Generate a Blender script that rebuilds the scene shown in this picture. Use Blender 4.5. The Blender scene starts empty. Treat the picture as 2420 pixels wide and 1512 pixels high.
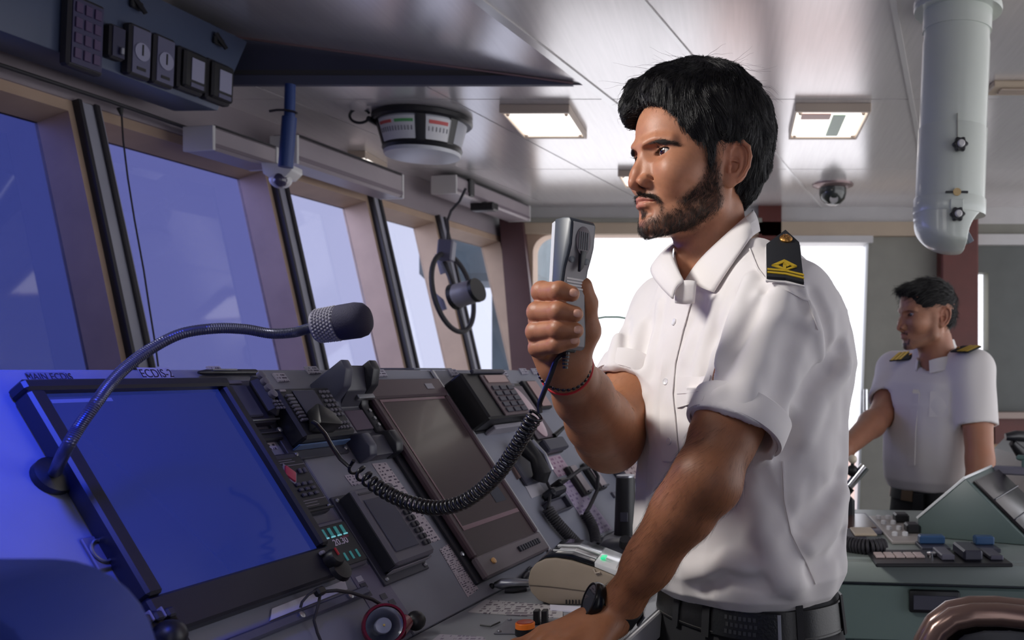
import bpy, bmesh, math, random
import numpy as np
from mathutils import Vector, Matrix

# ------------------------------------------------------------------ camera, sky, lamps, exposure
SC = bpy.context.scene
COL = SC.collection
FPX, PX, PY, CAMZ = 2151.1, 1740.0, 875.0, 1.35      # focal length in pixels, principal point, lens height
cam_d = bpy.data.cameras.new('camera')
cam_d.lens = 32.0
cam_d.sensor_width = 36.0
cam_d.shift_x = -(PX - 1210.0) / 2420.0
cam_d.shift_y = (PY - 756.0) / 2420.0
cam_d.clip_start = 0.02
cam_d.dof.use_dof = True
cam_d.dof.focus_distance = 1.2
cam_d.dof.aperture_fstop = 9.0
cam = bpy.data.objects.new('camera', cam_d)
cam.location = (0, 0, CAMZ)
cam.rotation_euler = (math.pi / 2, 0, 0)
COL.objects.link(cam)
SC.camera = cam

SC.view_settings.view_transform = 'Standard'
SC.view_settings.look = 'None'
SC.view_settings.gamma = 1.0
SC.view_settings.exposure = 0.82
SC.view_settings.use_curve_mapping = False
SC.cycles.max_bounces = 8
SC.cycles.diffuse_bounces = 4
SC.cycles.glossy_bounces = 4
SC.cycles.transparent_max_bounces = 16
SC.cycles.sample_clamp_indirect = 6.0
SC.cycles.caustics_reflective = False
SC.cycles.caustics_refractive = False

world = bpy.data.worlds.new('overcast_sky')
SC.world = world
world.use_nodes = True
wn = world.node_tree.nodes
wl = world.node_tree.links
bg = wn['Background']
wtc = wn.new('ShaderNodeTexCoord')
wsep = wn.new('ShaderNodeSeparateXYZ')
wl.new(wtc.outputs['Generated'], wsep.inputs[0])
wr = wn.new('ShaderNodeValToRGB')
wr.color_ramp.elements[0].position = 0.42
wr.color_ramp.elements[0].color = (0.92, 0.91, 0.94, 1)
wr.color_ramp.elements[1].position = 0.52
wr.color_ramp.elements[1].color = (0.93, 0.94, 1.0, 1)
wmap = wn.new('ShaderNodeMath')
wmap.operation = 'MULTIPLY_ADD'
wmap.inputs[1].default_value = 0.5
wmap.inputs[2].default_value = 0.5
wl.new(wsep.outputs['Z'], wmap.inputs[0])
wl.new(wmap.outputs[0], wr.inputs[0])
wl.new(wr.outputs[0], bg.inputs['Color'])
bg.inputs['Strength'].default_value = 1.25


def area(name, loc, target, sx, sy, power, color):
    l = bpy.data.lights.new(name, 'AREA')
    l.shape = 'RECTANGLE'
    l.size, l.size_y = sx, sy
    l.energy = power
    l.color = color
    o = bpy.data.objects.new(name, l)
    o.location = loc
    o.rotation_euler = (Vector(target) - Vector(loc)).to_track_quat('-Z', 'Y').to_euler()
    COL.objects.link(o)
    return o


area('window_daylight', (-3.0, 2.6, 2.3), (0.0, 1.6, 1.2), 2.4, 1.2, 110.0, (0.97, 0.98, 1.0))
area('added_fill_light', (-0.55, 0.05, 2.25), (-0.05, 1.25, 1.40), 0.6, 0.4, 1.5, (1.0, 0.97, 0.94))  # unseen fill light, added to brighten the officer
ks = bpy.data.lights.new('added_key_spot', 'SPOT')  # unseen key spot, added to light the officer's face and chest
ks.energy = 37.0
ks.color = (1.0, 0.97, 0.93)
ks.spot_size = math.radians(58)
ks.spot_blend = 0.9
ks.shadow_soft_size = 0.16
kso = bpy.data.objects.new('added_key_spot', ks)
kso.location = (-1.05, 0.78, 2.10)
kso.rotation_euler = (Vector((-0.12, 1.18, 1.53)) - kso.location).to_track_quat('-Z', 'Y').to_euler()
COL.objects.link(kso)
sp = bpy.data.lights.new('added_blue_spot', 'SPOT')  # unseen blue spot, added to wash the left console blue
sp.energy = 95.0
sp.color = (0.008, 0.05, 1.0)
sp.spot_size = math.radians(50)
sp.spot_blend = 1.0
sp.shadow_soft_size = 0.12
spo = bpy.data.objects.new('added_blue_spot', sp)
spo.location = (-0.48, 0.28, 2.2)
spo.rotation_euler = (Vector((-0.98, 0.80, 1.2)) - spo.location).to_track_quat('-Z', 'Y').to_euler()
COL.objects.link(spo)

# ------------------------------------------------------------------ small helpers
PI = math.pi
RNG = random.Random(7)


def lin(r, g, b):
    f = lambda c: (c / 255 / 12.92) if c / 255 <= 0.04045 else ((c / 255 + 0.055) / 1.055) ** 2.4
    return (f(r), f(g), f(b))


def P(px, py, Y):
    return Vector(((px - PX) / FPX * Y, Y, CAMZ - (py - PY) / FPX * Y))


def proj(v):
    return (PX + FPX * v[0] / v[1], PY - FPX * (v[2] - CAMZ) / v[1])


def onz(px, py, Z):
    return P(px, py, FPX * (CAMZ - Z) / (py - PY))


E1 = Vector((0.2046, 1.0, 0)).normalized()
E2 = Vector((E1.y, -E1.x, 0))


def room(u, v, z):
    return E1 * u + E2 * v + Vector((0, 0, z))


MATS = {}


def mat(name, col=(0.8, 0.8, 0.8), rough=0.5, metal=0.0, spec=0.5, var=0.0, vscale=8.0, bump=0.0, bscale=60.0,
        emit=None, estr=1.0, coat=0.0, sheen=0.0, alpha=1.0, trans=0.0, sss=0.0, stretch=None, vcol=None):
    if name in MATS:
        return MATS[name]
    m = bpy.data.materials.new(name)
    m.use_nodes = True
    nt = m.node_tree
    b = nt.nodes['Principled BSDF']
    b.inputs['Base Color'].default_value = (*col, 1)
    b.inputs['Roughness'].default_value = rough
    b.inputs['Metallic'].default_value = metal
    b.inputs['Specular IOR Level'].default_value = spec
    b.inputs['Coat Weight'].default_value = coat
    b.inputs['Sheen Weight'].default_value = sheen
    b.inputs['Transmission Weight'].default_value = trans
    b.inputs['Alpha'].default_value = alpha
    if sss:
        b.inputs['Subsurface Weight'].default_value = sss
        b.inputs['Subsurface Radius'].default_value = (0.012, 0.004, 0.002)
        b.inputs['Subsurface Scale'].default_value = 0.5
    if emit:
        b.inputs['Emission Color'].default_value = (*emit, 1)
        b.inputs['Emission Strength'].default_value = estr
    base = None
    if vcol:
        a = nt.nodes.new('ShaderNodeAttribute')
        a.attribute_name = vcol
        base = a.outputs['Color']
    if var or bump:
        tc = nt.nodes.new('ShaderNodeTexCoord')
        mp = nt.nodes.new('ShaderNodeMapping')
        nt.links.new(tc.outputs['Object'], mp.inputs['Vector'])
        if stretch:
            mp.inputs['Scale'].default_value = stretch
    if var:
        n = nt.nodes.new('ShaderNodeTexNoise')
        n.inputs['Scale'].default_value = vscale
        n.inputs['Detail'].default_value = 5
        nt.links.new(mp.outputs[0], n.inputs['Vector'])
        r = nt.nodes.new('ShaderNodeMapRange')
        r.inputs['From Min'].default_value = 0.3
        r.inputs['From Max'].default_value = 0.7
        r.inputs['To Min'].default_value = 1 - var
        r.inputs['To Max'].default_value = 1 + var * 0.6
        nt.links.new(n.outputs['Fac'], r.inputs['Value'])
        mx = nt.nodes.new('ShaderNodeMix')
        mx.data_type = 'RGBA'
        mx.blend_type = 'MULTIPLY'
        mx.inputs['Factor'].default_value = 1
        if base:
            nt.links.new(base, mx.inputs['A'])
        else:
            mx.inputs['A'].default_value = (*col, 1)
        nt.links.new(r.outputs[0], mx.inputs['B'])
        base = mx.outputs['Result']
    if base:
        nt.links.new(base, b.inputs['Base Color'])
    if bump:
        n2 = nt.nodes.new('ShaderNodeTexNoise')
        n2.inputs['Scale'].default_value = bscale
        n2.inputs['Detail'].default_value = 3
        nt.links.new(mp.outputs[0], n2.inputs['Vector'])
        bp = nt.nodes.new('ShaderNodeBump')
        bp.inputs['Strength'].default_value = bump
        bp.inputs['Distance'].default_value = 0.002
        nt.links.new(n2.outputs['Fac'], bp.inputs['Height'])
        nt.links.new(bp.outputs[0], b.inputs['Normal'])
    MATS[name] = m
    return m


def film(name, tint, gloss=0.06):
    """window pane: passes the sky behind it through the given tint"""
    m = bpy.data.materials.new(name)
    m.use_nodes = True
    nt = m.node_tree
    nt.nodes.clear()
    o = nt.nodes.new('ShaderNodeOutputMaterial')
    t = nt.nodes.new('ShaderNodeBsdfTransparent')
    t.inputs['Color'].default_value = (*tint, 1)
    g = nt.nodes.new('ShaderNodeBsdfGlossy')
    g.inputs['Roughness'].default_value = 0.05
    mx = nt.nodes.new('ShaderNodeMixShader')
    mx.inputs[0].default_value = gloss
    nt.links.new(t.outputs[0], mx.inputs[1])
    nt.links.new(g.outputs[0], mx.inputs[2])
    nt.links.new(mx.outputs[0], o.inputs['Surface'])
    return m


def printed(name, paper, ink, rows=18.0, cols=8.0, thick=0.5, rough=0.6):
    """paper with rows of small print (too small to read in the photograph)"""
    m = bpy.data.materials.new(name)
    m.use_nodes = True
    nt = m.node_tree
    b = nt.nodes['Principled BSDF']
    b.inputs['Roughness'].default_value = rough
    tc = nt.nodes.new('ShaderNodeTexCoord')
    sp = nt.nodes.new('ShaderNodeSeparateXYZ')
    nt.links.new(tc.outputs['Generated'], sp.inputs[0])

    def math_(op, a, c):
        k = nt.nodes.new('ShaderNodeMath')
        k.operation = op
        for i, x in enumerate((a, c)):
            if x is None:
                continue
            if isinstance(x, (int, float)):
                k.inputs[i].default_value = x
            else:
                nt.links.new(x, k.inputs[i])
        return k.outputs[0]
    y = math_('MULTIPLY', sp.outputs['Y'], rows)
    row = math_('LESS_THAN', math_('FRACT', y, None), thick)
    cb = nt.nodes.new('ShaderNodeCombineXYZ')
    nt.links.new(math_('MULTIPLY', sp.outputs['X'], cols), cb.inputs[0])
    nt.links.new(math_('FLOOR', y, None), cb.inputs[1])
    n = nt.nodes.new('ShaderNodeTexNoise')
    n.inputs['Scale'].default_value = 1.7
    nt.links.new(cb.outputs[0], n.inputs['Vector'])
    word = math_('GREATER_THAN', n.outputs['Fac'], 0.5)
    edge = math_('MULTIPLY', math_('GREATER_THAN', sp.outputs['X'], 0.1), math_('LESS_THAN', sp.outputs['X'], 0.9))
    f = math_('MULTIPLY', math_('MULTIPLY', row, word), edge)
    mx = nt.nodes.new('ShaderNodeMix')
    mx.data_type = 'RGBA'
    nt.links.new(f, mx.inputs['Factor'])
    mx.inputs['A'].default_value = (*paper, 1)
    mx.inputs['B'].default_value = (*ink, 1)
    nt.links.new(mx.outputs['Result'], b.inputs['Base Color'])
    return m


class MB:
    """collects shapes into one mesh"""

    def __init__(self):
        self.bm = bmesh.new()

    def box(self, x0, x1, y0, y1, z0, z1, bev=0.0, M=None, seg=1):
        mtx = Matrix.Translation(((x0 + x1) / 2, (y0 + y1) / 2, (z0 + z1) / 2)) @ Matrix.Diagonal((abs(x1 - x0), abs(y1 - y0), abs(z1 - z0), 1))
        r = bmesh.ops.create_cube(self.bm, size=1.0, matrix=mtx)
        vs = r['verts']
        if bev:
            es = list({e for v in vs for e in v.link_edges})
            r2 = bmesh.ops.bevel(self.bm, geom=es, offset=bev, segments=seg, profile=0.5, affect='EDGES')
            vs = list({v for f in r2['faces'] for v in f.verts})
        if M is not None:
            bmesh.ops.transform(self.bm, matrix=M, verts=vs)
        return self

    def cyl(self, p0, p1, r0, r1=None, n=20, caps=True):
        p0, p1 = Vector(p0), Vector(p1)
        d = p1 - p0
        q = d.to_track_quat('Z', 'Y').to_matrix().to_4x4()
        mtx = Matrix.Translation((p0 + p1) / 2) @ q
        bmesh.ops.create_cone(self.bm, cap_ends=caps, segments=n, radius1=r0, radius2=r0 if r1 is None else r1, depth=d.length, matrix=mtx)
        return self

    def sph(self, c, r, n=16, sc=(1, 1, 1)):
        bmesh.ops.create_uvsphere(self.bm, u_segments=n, v_segments=max(6, n // 2), radius=r, matrix=Matrix.Translation(c) @ Matrix.Diagonal((*sc, 1)))
        return self

    def tube(self, pts, r, n=8, closed=False):
        pts = [Vector(p) for p in pts]
        N = len(pts)
        rs = r if isinstance(r, (list, tuple)) else [r] * N
        t0 = (pts[1] - pts[0]).normalized()
        nrm = t0.orthogonal().normalized()
        rings = []
        for i, p in enumerate(pts):
            a = pts[i - 1] if (i or closed) else pts[0]
            b = pts[(i + 1) % N] if (i < N - 1 or closed) else pts[-1]
            t = (b - a).normalized()
            nrm = (nrm - t * nrm.dot(t)).normalized()
            bn = t.cross(nrm)
            rings.append([self.bm.verts.new(p + (nrm * math.cos(k * 2 * PI / n) + bn * math.sin(k * 2 * PI / n)) * rs[i]) for k in range(n)])
        for i in range(N if closed else N - 1):
            A, B = rings[i], rings[(i + 1) % N]
            off = 0
            if closed and i == N - 1:
                off = min(range(n), key=lambda o: (A[0].co - B[o].co).length)
            for k in range(n):
                self.bm.faces.new((A[k], A[(k + 1) % n], B[(k + 1 + off) % n], B[(k + off) % n]))
        if not closed:
            self.bm.faces.new(rings[0][::-1])
            self.bm.faces.new(rings[-1])
        return self

    def lathe(self, prof, n=32, M=None, cap0=True, cap1=True):
        M = M or Matrix()
        rings = []
        for (r, z) in prof:
            rings.append([self.bm.verts.new(M @ Vector((r * math.cos(k * 2 * PI / n), r * math.sin(k * 2 * PI / n), z))) for k in range(n)])
        for A, B in zip(rings, rings[1:]):
            for k in range(n):
                self.bm.faces.new((A[k], A[(k + 1) % n], B[(k + 1) % n], B[k]))
        if cap0:
            self.bm.faces.new(rings[0][::-1])
        if cap1:
            self.bm.faces.new(rings[-1])
        return self

    def prism(self, poly, z0, z1, bev=0.0, M=None):
        """polygon in x,y pushed from z0 to z1 (M places it)"""
        a = [self.bm.verts.new((x, y, z0)) for x, y in poly]
        b = [self.bm.verts.new((x, y, z1)) for x, y in poly]
        N = len(poly)
        fs = [self.bm.faces.new(a[::-1]), self.bm.faces.new(b)]
        for i in range(N):
            fs.append(self.bm.faces.new((a[i], a[(i + 1) % N], b[(i + 1) % N], b[i])))
        vs = a + b
        bmesh.ops.recalc_face_normals(self.bm, faces=fs)
        if bev:
            es = list({e for v in vs for e in v.link_edges})
            r2 = bmesh.ops.bevel(self.bm, geom=es, offset=bev, segments=2, profile=0.5, affect='EDGES')
            vs = list({v for f in r2['faces'] for v in f.verts} | {v for v in vs if v.is_valid})
        if M is not None:
            bmesh.ops.transform(self.bm, matrix=M, verts=vs)
        return self

    def quads(self, pts, faces):
        v = [self.bm.verts.new(p) for p in pts]
        for f in faces:
            self.bm.faces.new([v[i] for i in f])
        return self

    def build(self, name, m, parent=None, smooth=True, angle=35.0):
        bmesh.ops.recalc_face_normals(self.bm, faces=self.bm.faces[:])
        me = bpy.data.meshes.new(name)
        self.bm.to_mesh(me)
        self.bm.free()
        if smooth:
            me.polygons.foreach_set('use_smooth', [True] * len(me.polygons))
            me.set_sharp_from_angle(angle=math.radians(angle))
        me.materials.append(m)
        o = bpy.data.objects.new(name, me)
        COL.objects.link(o)
        if parent:
            o.parent = parent
        return o


def tag(o, label=None, cat=None, group=None, kind=None):
    if label:
        o['label'] = label
    if cat:
        o['category'] = cat
    if group:
        o['group'] = group
    if kind:
        o['kind'] = kind
    return o


def empty(name, M, label, cat, group=None):
    o = bpy.data.objects.new(name, None)
    o.empty_display_size = 0.05
    COL.objects.link(o)
    o.matrix_world = M if isinstance(M, Matrix) else Matrix.Translation(M)
    return tag(o, label, cat, group)


def copy_tree(o, parent=None):
    c = o.copy()
    COL.objects.link(c)
    if parent:
        c.parent = parent
        c.matrix_parent_inverse = o.matrix_parent_inverse
    for ch in list(o.children):
        copy_tree(ch, c)
    return c


def text(body, size, m, parent, M, name='lettering', ext=0.0002, sx=1.0):
    cu = bpy.data.curves.new(name, 'FONT')
    cu.body = body
    cu.size = size
    cu.align_x = 'CENTER'
    cu.align_y = 'CENTER'
    cu.extrude = ext
    cu.materials.append(m)
    t = bpy.data.objects.new('text_tmp', cu)
    COL.objects.link(t)
    bpy.context.view_layer.update()
    me = bpy.data.meshes.new_from_object(t.evaluated_get(bpy.context.evaluated_depsgraph_get()))
    bpy.data.objects.remove(t)
    o = bpy.data.objects.new(name, me)
    COL.objects.link(o)
    o.parent = parent
    o.matrix_local = M @ Matrix.Diagonal((sx, 1, 1, 1))
    o['kind'] = 'stuff'
    return o


class Plane:
    """a working plane in the room; hit() gives plane coordinates of what the lens sees there"""

    def __init__(self, O, ex, ey):
        self.O, self.ex = Vector(O), Vector(ex).normalized()
        self.ey = (Vector(ey) - self.ex * Vector(ey).dot(self.ex)).normalized()
        self.ez = self.ex.cross(self.ey).normalized()
        self.C = Vector((0, 0, CAMZ))

    def hit(self, px, py, h=0.0):
        d = Vector(((px - PX) / FPX, 1.0, -(py - PY) / FPX))
        t = (self.O + self.ez * h - self.C).dot(self.ez) / d.dot(self.ez)
        w = self.C + d * t - self.O
        return (w.dot(self.ex), w.dot(self.ey))

    def at(self, x, y, z=0.0):
        return self.O + self.ex * x + self.ey * y + self.ez * z

    def M(self, x, y, z=0.0):
        R = Matrix((self.ex, self.ey, self.ez)).transposed().to_4x4()
        return Matrix.Translation(self.at(x, y, z)) @ R


class Dev:
    """a thing standing on a plane; parts are laid out in its own metres"""

    def __init__(self, plane, name, label, cat, quad, group=None, h=None):
        self.pl = plane
        h = getattr(plane, 'h', 0.0) if h is None else h
        q = [plane.hit(p[0], p[1], h) if p else None for p in quad]        # TL, TR, BR, BL
        q = [q[i] or (q[3 - i][0], q[i ^ 1][1]) for i in range(4)]
        self.x0 = (q[0][0] + q[3][0]) / 2
        self.x1 = (q[1][0] + q[2][0]) / 2
        self.y1 = (q[0][1] + q[1][1]) / 2
        self.y0 = (q[2][1] + q[3][1]) / 2
        self.cx, self.cy = (self.x0 + self.x1) / 2, (self.y0 + self.y1) / 2
        self.w, self.h = abs(self.x1 - self.x0), abs(self.y1 - self.y0)
        self.o = empty(name, plane.M(self.cx, self.cy), label, cat, group)

    def L(self, px, py, h=0.0):
        x, y = self.pl.hit(px, py, h)
        return (x - self.cx, y - self.cy)

    def box(self, name, fx0, fx1, fy0, fy1, z0, z1, m, bev=0.0, parent=None):
        """fractions of the footprint: x from its left, y from its top"""
        X = lambda f: (f - 0.5) * self.w
        Yf = lambda f: (0.5 - f) * self.h
        b = MB()
        b.box(X(fx0), X(fx1), Yf(fy1), Yf(fy0), z0, z1, bev)
        return b.build(name, m, parent or self.o)

    def XY(self, fx, fy):
        return ((fx - 0.5) * self.w, (0.5 - fy) * self.h)

    def keys(self, name, fx0, fx1, fy0, fy1, nx, ny, z0, z1, m, gap=0.25, bev=0.0, parent=None):
        """a grid of keys, each its own part"""
        first = None
        cw, chh = (fx1 - fx0) * self.w / nx, (fy1 - fy0) * self.h / ny
        for j in range(ny):
            for i in range(nx):
                x, y = self.XY(fx0 + (fx1 - fx0) * (i + .5) / nx, fy0 + (fy1 - fy0) * (j + .5) / ny)
                if first is None:
                    b = MB()
                    b.box(-cw * (1 - gap) / 2, cw * (1 - gap) / 2, -chh * (1 - gap) / 2, chh * (1 - gap) / 2, 0, z1 - z0, bev)
                    k = b.build(name, m, parent or self.o)
                    first = k
                else:
                    k = first.copy()
                    COL.objects.link(k)
                k.location = (x, y, z0)

    def screws(self, m, z, inset=0.008, r=0.0032):
        first = None
        for sx in (-1, 1):
            for sy in (-1, 1):
                if first is None:
                    b = MB()
                    b.lathe([(r, 0), (r, r * .4), (r * .6, r * .8)], 10)
                    k = first = b.build('screw', m, self.o)
                else:
                    k = first.copy()
                    COL.objects.link(k)
                k.location = (sx * (self.w / 2 - inset), sy * (self.h / 2 - inset), z)

# ------------------------------------------------------------------ sculpting: distance fields turned into meshes
F4 = np.float32


def smin(a, b, k):
    if k <= 0:
        return np.minimum(a, b)
    h = np.maximum(k - np.abs(a - b), 0) / k
    return np.minimum(a, b) - h * h * k * F4(0.25)


def smax(a, b, k):
    return -smin(-a, -b, k)


def s_seg(p, a, b, ra, rb):
    a = np.asarray(a, F4)
    b = np.asarray(b, F4)
    ab = b - a
    pa = p - a
    t = np.clip(pa @ ab / F4(max(float(ab @ ab), 1e-9)), 0, 1)
    d = pa - t[:, None] * ab
    return np.sqrt((d * d).sum(1)) - (F4(ra) + t * F4(rb - ra))


def s_ell(p, c, r, R=None):
    q = p - np.asarray(c, F4)
    if R is not None:
        q = q @ np.asarray(R, F4)              # columns of R = local axes
    r = np.asarray(r, F4)
    k0 = np.sqrt(((q / r) ** 2).sum(1))
    k1 = np.sqrt(((q / (r * r)) ** 2).sum(1)) + F4(1e-9)
    return k0 * (k0 - 1) / k1


def s_box(p, c, r, rad, R=None):
    q = p - np.asarray(c, F4)
    if R is not None:
        q = q @ np.asarray(R, F4)
    q = np.abs(q) - (np.asarray(r, F4) - F4(rad))
    return np.sqrt((np.maximum(q, 0) ** 2).sum(1)) + np.minimum(q.max(1), 0) - F4(rad)


def s_poly(p, pts, rs, k=0.0):
    d = None
    for i in range(len(pts) - 1):
        e = s_seg(p, pts[i], pts[i + 1], rs[i], rs[i + 1])
        d = e if d is None else smin(d, e, k)
    return d


def rotm(ax, deg):
    return np.array(Matrix.Rotation(math.radians(deg), 3, ax), F4)


def surface(f, lo, hi, h, block=12):
    """naive surface nets over the blocks that the surface may cross; returns vertices and quads"""
    lo = np.asarray(lo, F4)
    n = np.maximum(np.ceil((np.asarray(hi) - lo) / h).astype(int), block)
    nb = (n + block - 1) // block
    N = nb * block + 1
    V = np.full(N, 1.0, F4)
    bi = np.stack(np.meshgrid(*[np.arange(x) for x in nb], indexing='ij'), -1).reshape(-1, 3)
    cen = lo + (bi * block + block / 2) * F4(h)
    dc = f(cen.astype(F4))
    half = block * h * 0.87
    near = np.abs(dc) < half * 1.35 + h
    for b, d in zip(bi[~near], dc[~near]):
        if d < 0:
            s = b * block
            V[s[0]:s[0] + block + 1, s[1]:s[1] + block + 1, s[2]:s[2] + block + 1] = -1
    g = np.stack(np.meshgrid(*[np.arange(block + 1)] * 3, indexing='ij'), -1).reshape(-1, 3)
    nbk = bi[near]
    CH = 220
    for i in range(0, len(nbk), CH):
        bb = nbk[i:i + CH] * block
        pts = (lo + (bb[:, None, :] + g[None]) * F4(h)).reshape(-1, 3).astype(F4)
        d = f(pts).reshape(len(bb), block + 1, block + 1, block + 1)
        for b, dd in zip(bb, d):
            V[b[0]:b[0] + block + 1, b[1]:b[1] + block + 1, b[2]:b[2] + block + 1] = dd
    S = V < 0
    c = [S[:-1, :-1, :-1], S[1:, :-1, :-1], S[:-1, 1:, :-1], S[1:, 1:, :-1], S[:-1, :-1, 1:], S[1:, :-1, 1:], S[:-1, 1:, 1:], S[1:, 1:, 1:]]
    s = sum(x.astype(np.int8) for x in c)
    cells = np.argwhere((s > 0) & (s < 8))
    idx = np.full(s.shape, -1, np.int32)
    idx[tuple(cells.T)] = np.arange(len(cells))
    off = np.array([(0, 0, 0), (1, 0, 0), (0, 1, 0), (1, 1, 0), (0, 0, 1), (1, 0, 1), (0, 1, 1), (1, 1, 1)])
    vals = np.stack([V[tuple((cells + o).T)] for o in off], 1)
    acc = np.zeros((len(cells), 3), F4)
    cnt = np.zeros(len(cells), F4)
    for a in range(8):
        for b in range(a + 1, 8):
            if np.abs(off[a] - off[b]).sum() != 1:
                continue
            va, vb = vals[:, a], vals[:, b]
            m = (va < 0) != (vb < 0)
            t = np.where(m, va / np.where(m, va - vb, 1), 0)
            pt = off[a] + t[:, None] * (off[b] - off[a])
            acc[m] += pt[m]
            cnt[m] += 1
    verts = lo + (cells + acc / cnt[:, None]) * F4(h)
    quads = []
    for ax in range(3):
        u, v = (ax + 1) % 3, (ax + 2) % 3
        sl0 = [slice(None)] * 3
        sl1 = [slice(None)] * 3
        sl0[ax] = slice(0, -1)
        sl1[ax] = slice(1, None)
        A, B = S[tuple(sl0)], S[tuple(sl1)]
        e = np.argwhere(A != B)
        e = e[(e[:, u] > 0) & (e[:, v] > 0) & (e[:, u] < S.shape[u] - 1) & (e[:, v] < S.shape[v] - 1)]
        if not len(e):
            continue
        du = np.zeros(3, int)
        du[u] = 1
        dv = np.zeros(3, int)
        dv[v] = 1
        q = np.stack([idx[tuple((e - du - dv).T)], idx[tuple((e - dv).T)], idx[tuple(e.T)], idx[tuple((e - du).T)]], 1)
        flip = B[tuple(e.T)]
        q[flip] = q[flip][:, ::-1]
        quads.append(q)
    quads = np.concatenate(quads)
    quads = quads[(quads >= 0).all(1)]
    return verts.astype(F4), quads


def relax(f, v, h, it=1):
    """pull vertices onto the surface; returns vertices and outward normals"""
    e = F4(h * 0.35)
    g = None
    for _ in range(it):
        d = f(v)
        g = np.stack([f(v + np.eye(3, dtype=F4)[i] * e) - f(v - np.eye(3, dtype=F4)[i] * e) for i in range(3)], 1)
        ln = np.sqrt((g * g).sum(1)) + F4(1e-9)
        g = g / ln[:, None]
        v = v - np.clip(d / np.maximum(ln / (2 * e), F4(0.4)), -h, h)[:, None] * g
    return v, g


def npmesh(name, v, q, m, parent=None, cols=None, smooth=True, M=None):
    me = bpy.data.meshes.new(name)
    me.vertices.add(len(v))
    me.vertices.foreach_set('co', np.asarray(v, F4).ravel())
    k = q.shape[1]
    me.loops.add(len(q) * k)
    me.loops.foreach_set('vertex_index', q.astype(np.int32).ravel())
    me.polygons.add(len(q))
    me.polygons.foreach_set('loop_start', (np.arange(len(q)) * k).astype(np.int32))
    me.update(calc_edges=True)
    me.validate()
    if smooth:
        me.polygons.foreach_set('use_smooth', [True] * len(me.polygons))
    if cols is not None:
        a = me.color_attributes.new('tone', 'FLOAT_COLOR', 'POINT')
        c4 = np.ones((len(v), 4), F4)
        c4[:, :3] = cols
        a.data.foreach_set('color', c4.ravel())
    me.materials.append(m)
    o = bpy.data.objects.new(name, me)
    COL.objects.link(o)
    if parent:
        o.parent = parent
    if M is not None:
        o.matrix_local = M
    return o


def strands(name, P3, R, m, parent=None, M=None):
    """P3: strands x points x 3, R: radii strands x points"""
    cu = bpy.data.hair_curves.new(name)
    ns, npnt = P3.shape[:2]
    cu.add_curves([npnt] * ns)
    cu.attributes['position'].data.foreach_set('vector', np.asarray(P3, F4).ravel())
    ra = cu.attributes.get('radius') or cu.attributes.new('radius', 'FLOAT', 'POINT')
    ra.data.foreach_set('value', np.asarray(R, F4).ravel())
    cu.materials.append(m)
    o = bpy.data.objects.new(name, cu)
    COL.objects.link(o)
    if parent:
        o.parent = parent
    if M is not None:
        o.matrix_local = M
    o['kind'] = 'stuff'
    return o


def vnoise(p, scale, seed=0):
    """smooth value noise in -1..1"""
    q = p * F4(scale) + F4(seed * 17.31)
    i = np.floor(q).astype(np.int64)
    f = (q - i).astype(F4)
    f = f * f * (3 - 2 * f)

    def hsh(a):
        n = (a[:, 0] * 73856093) ^ (a[:, 1] * 19349663) ^ (a[:, 2] * 83492791) ^ (seed * 2654435761)
        n = (n ^ (n >> 13)) * 1274126177
        return ((n ^ (n >> 16)) & 0xffff).astype(F4) / F4(32767.5) - 1
    r = 0
    for dx in (0, 1):
        for dy in (0, 1):
            for dz in (0, 1):
                w = (f[:, 0] if dx else 1 - f[:, 0]) * (f[:, 1] if dy else 1 - f[:, 1]) * (f[:, 2] if dz else 1 - f[:, 2])
                r = r + w * hsh(i + np.array((dx, dy, dz)))
    return r


def sstep(a, b, x):
    t = np.clip((x - a) / (b - a), 0, 1)
    return t * t * (3 - 2 * t)

# ------------------------------------------------------------------ materials of the room
M_ceil = mat('brushed_ceiling', lin(242, 238, 238), rough=0.17, metal=0.4, var=0.05, vscale=3, stretch=(30, 1.2, 1), bump=0.05, bscale=40)
M_joint = mat('joint_dark', lin(70, 68, 72), rough=0.7)
M_white = mat('white_paint', lin(214, 212, 212), rough=0.4, var=0.05)
M_wallgrey = mat('wall_grey', lin(150, 149, 140), rough=0.6, var=0.08)
M_cream = mat('cream_reveal', lin(186, 160, 140), rough=0.6, var=0.1)
M_pelmet = mat('pelmet_paint', lin(160, 150, 156), rough=0.4, var=0.05)
M_alu = mat('aluminium', lin(200, 202, 206), rough=0.35, metal=0.7)
M_red = mat('red_brown_wood', lin(96, 40, 34), rough=0.45, var=0.15)
M_darkred = mat('dark_red_jamb', lin(78, 50, 54), rough=0.5, var=0.1)
M_floor = mat('floor_vinyl', lin(96, 92, 90), rough=0.5, var=0.1)
M_post = mat('mullion_grey', lin(160, 160, 172), rough=0.4, var=0.06)
M_black = mat('black_plastic', lin(26, 26, 30), rough=0.4)
M_rubber = mat('rubber_dark', lin(44, 42, 48), rough=0.6)
M_rubbergloss = mat('glossy_black_cord', lin(22, 23, 30), rough=0.28, spec=0.6)
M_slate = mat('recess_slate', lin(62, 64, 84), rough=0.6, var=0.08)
M_chrome = mat('chrome', lin(220, 222, 226), rough=0.14, metal=1.0)
M_steel = mat('steel', lin(170, 172, 178), rough=0.3, metal=0.9)

S = lambda o: tag(o, kind='structure')

# ---- floor
b = MB()
b.box(-5, 4, -2.5, 5.6, -0.1, 0)
S(b.build('floor', M_floor))

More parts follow.
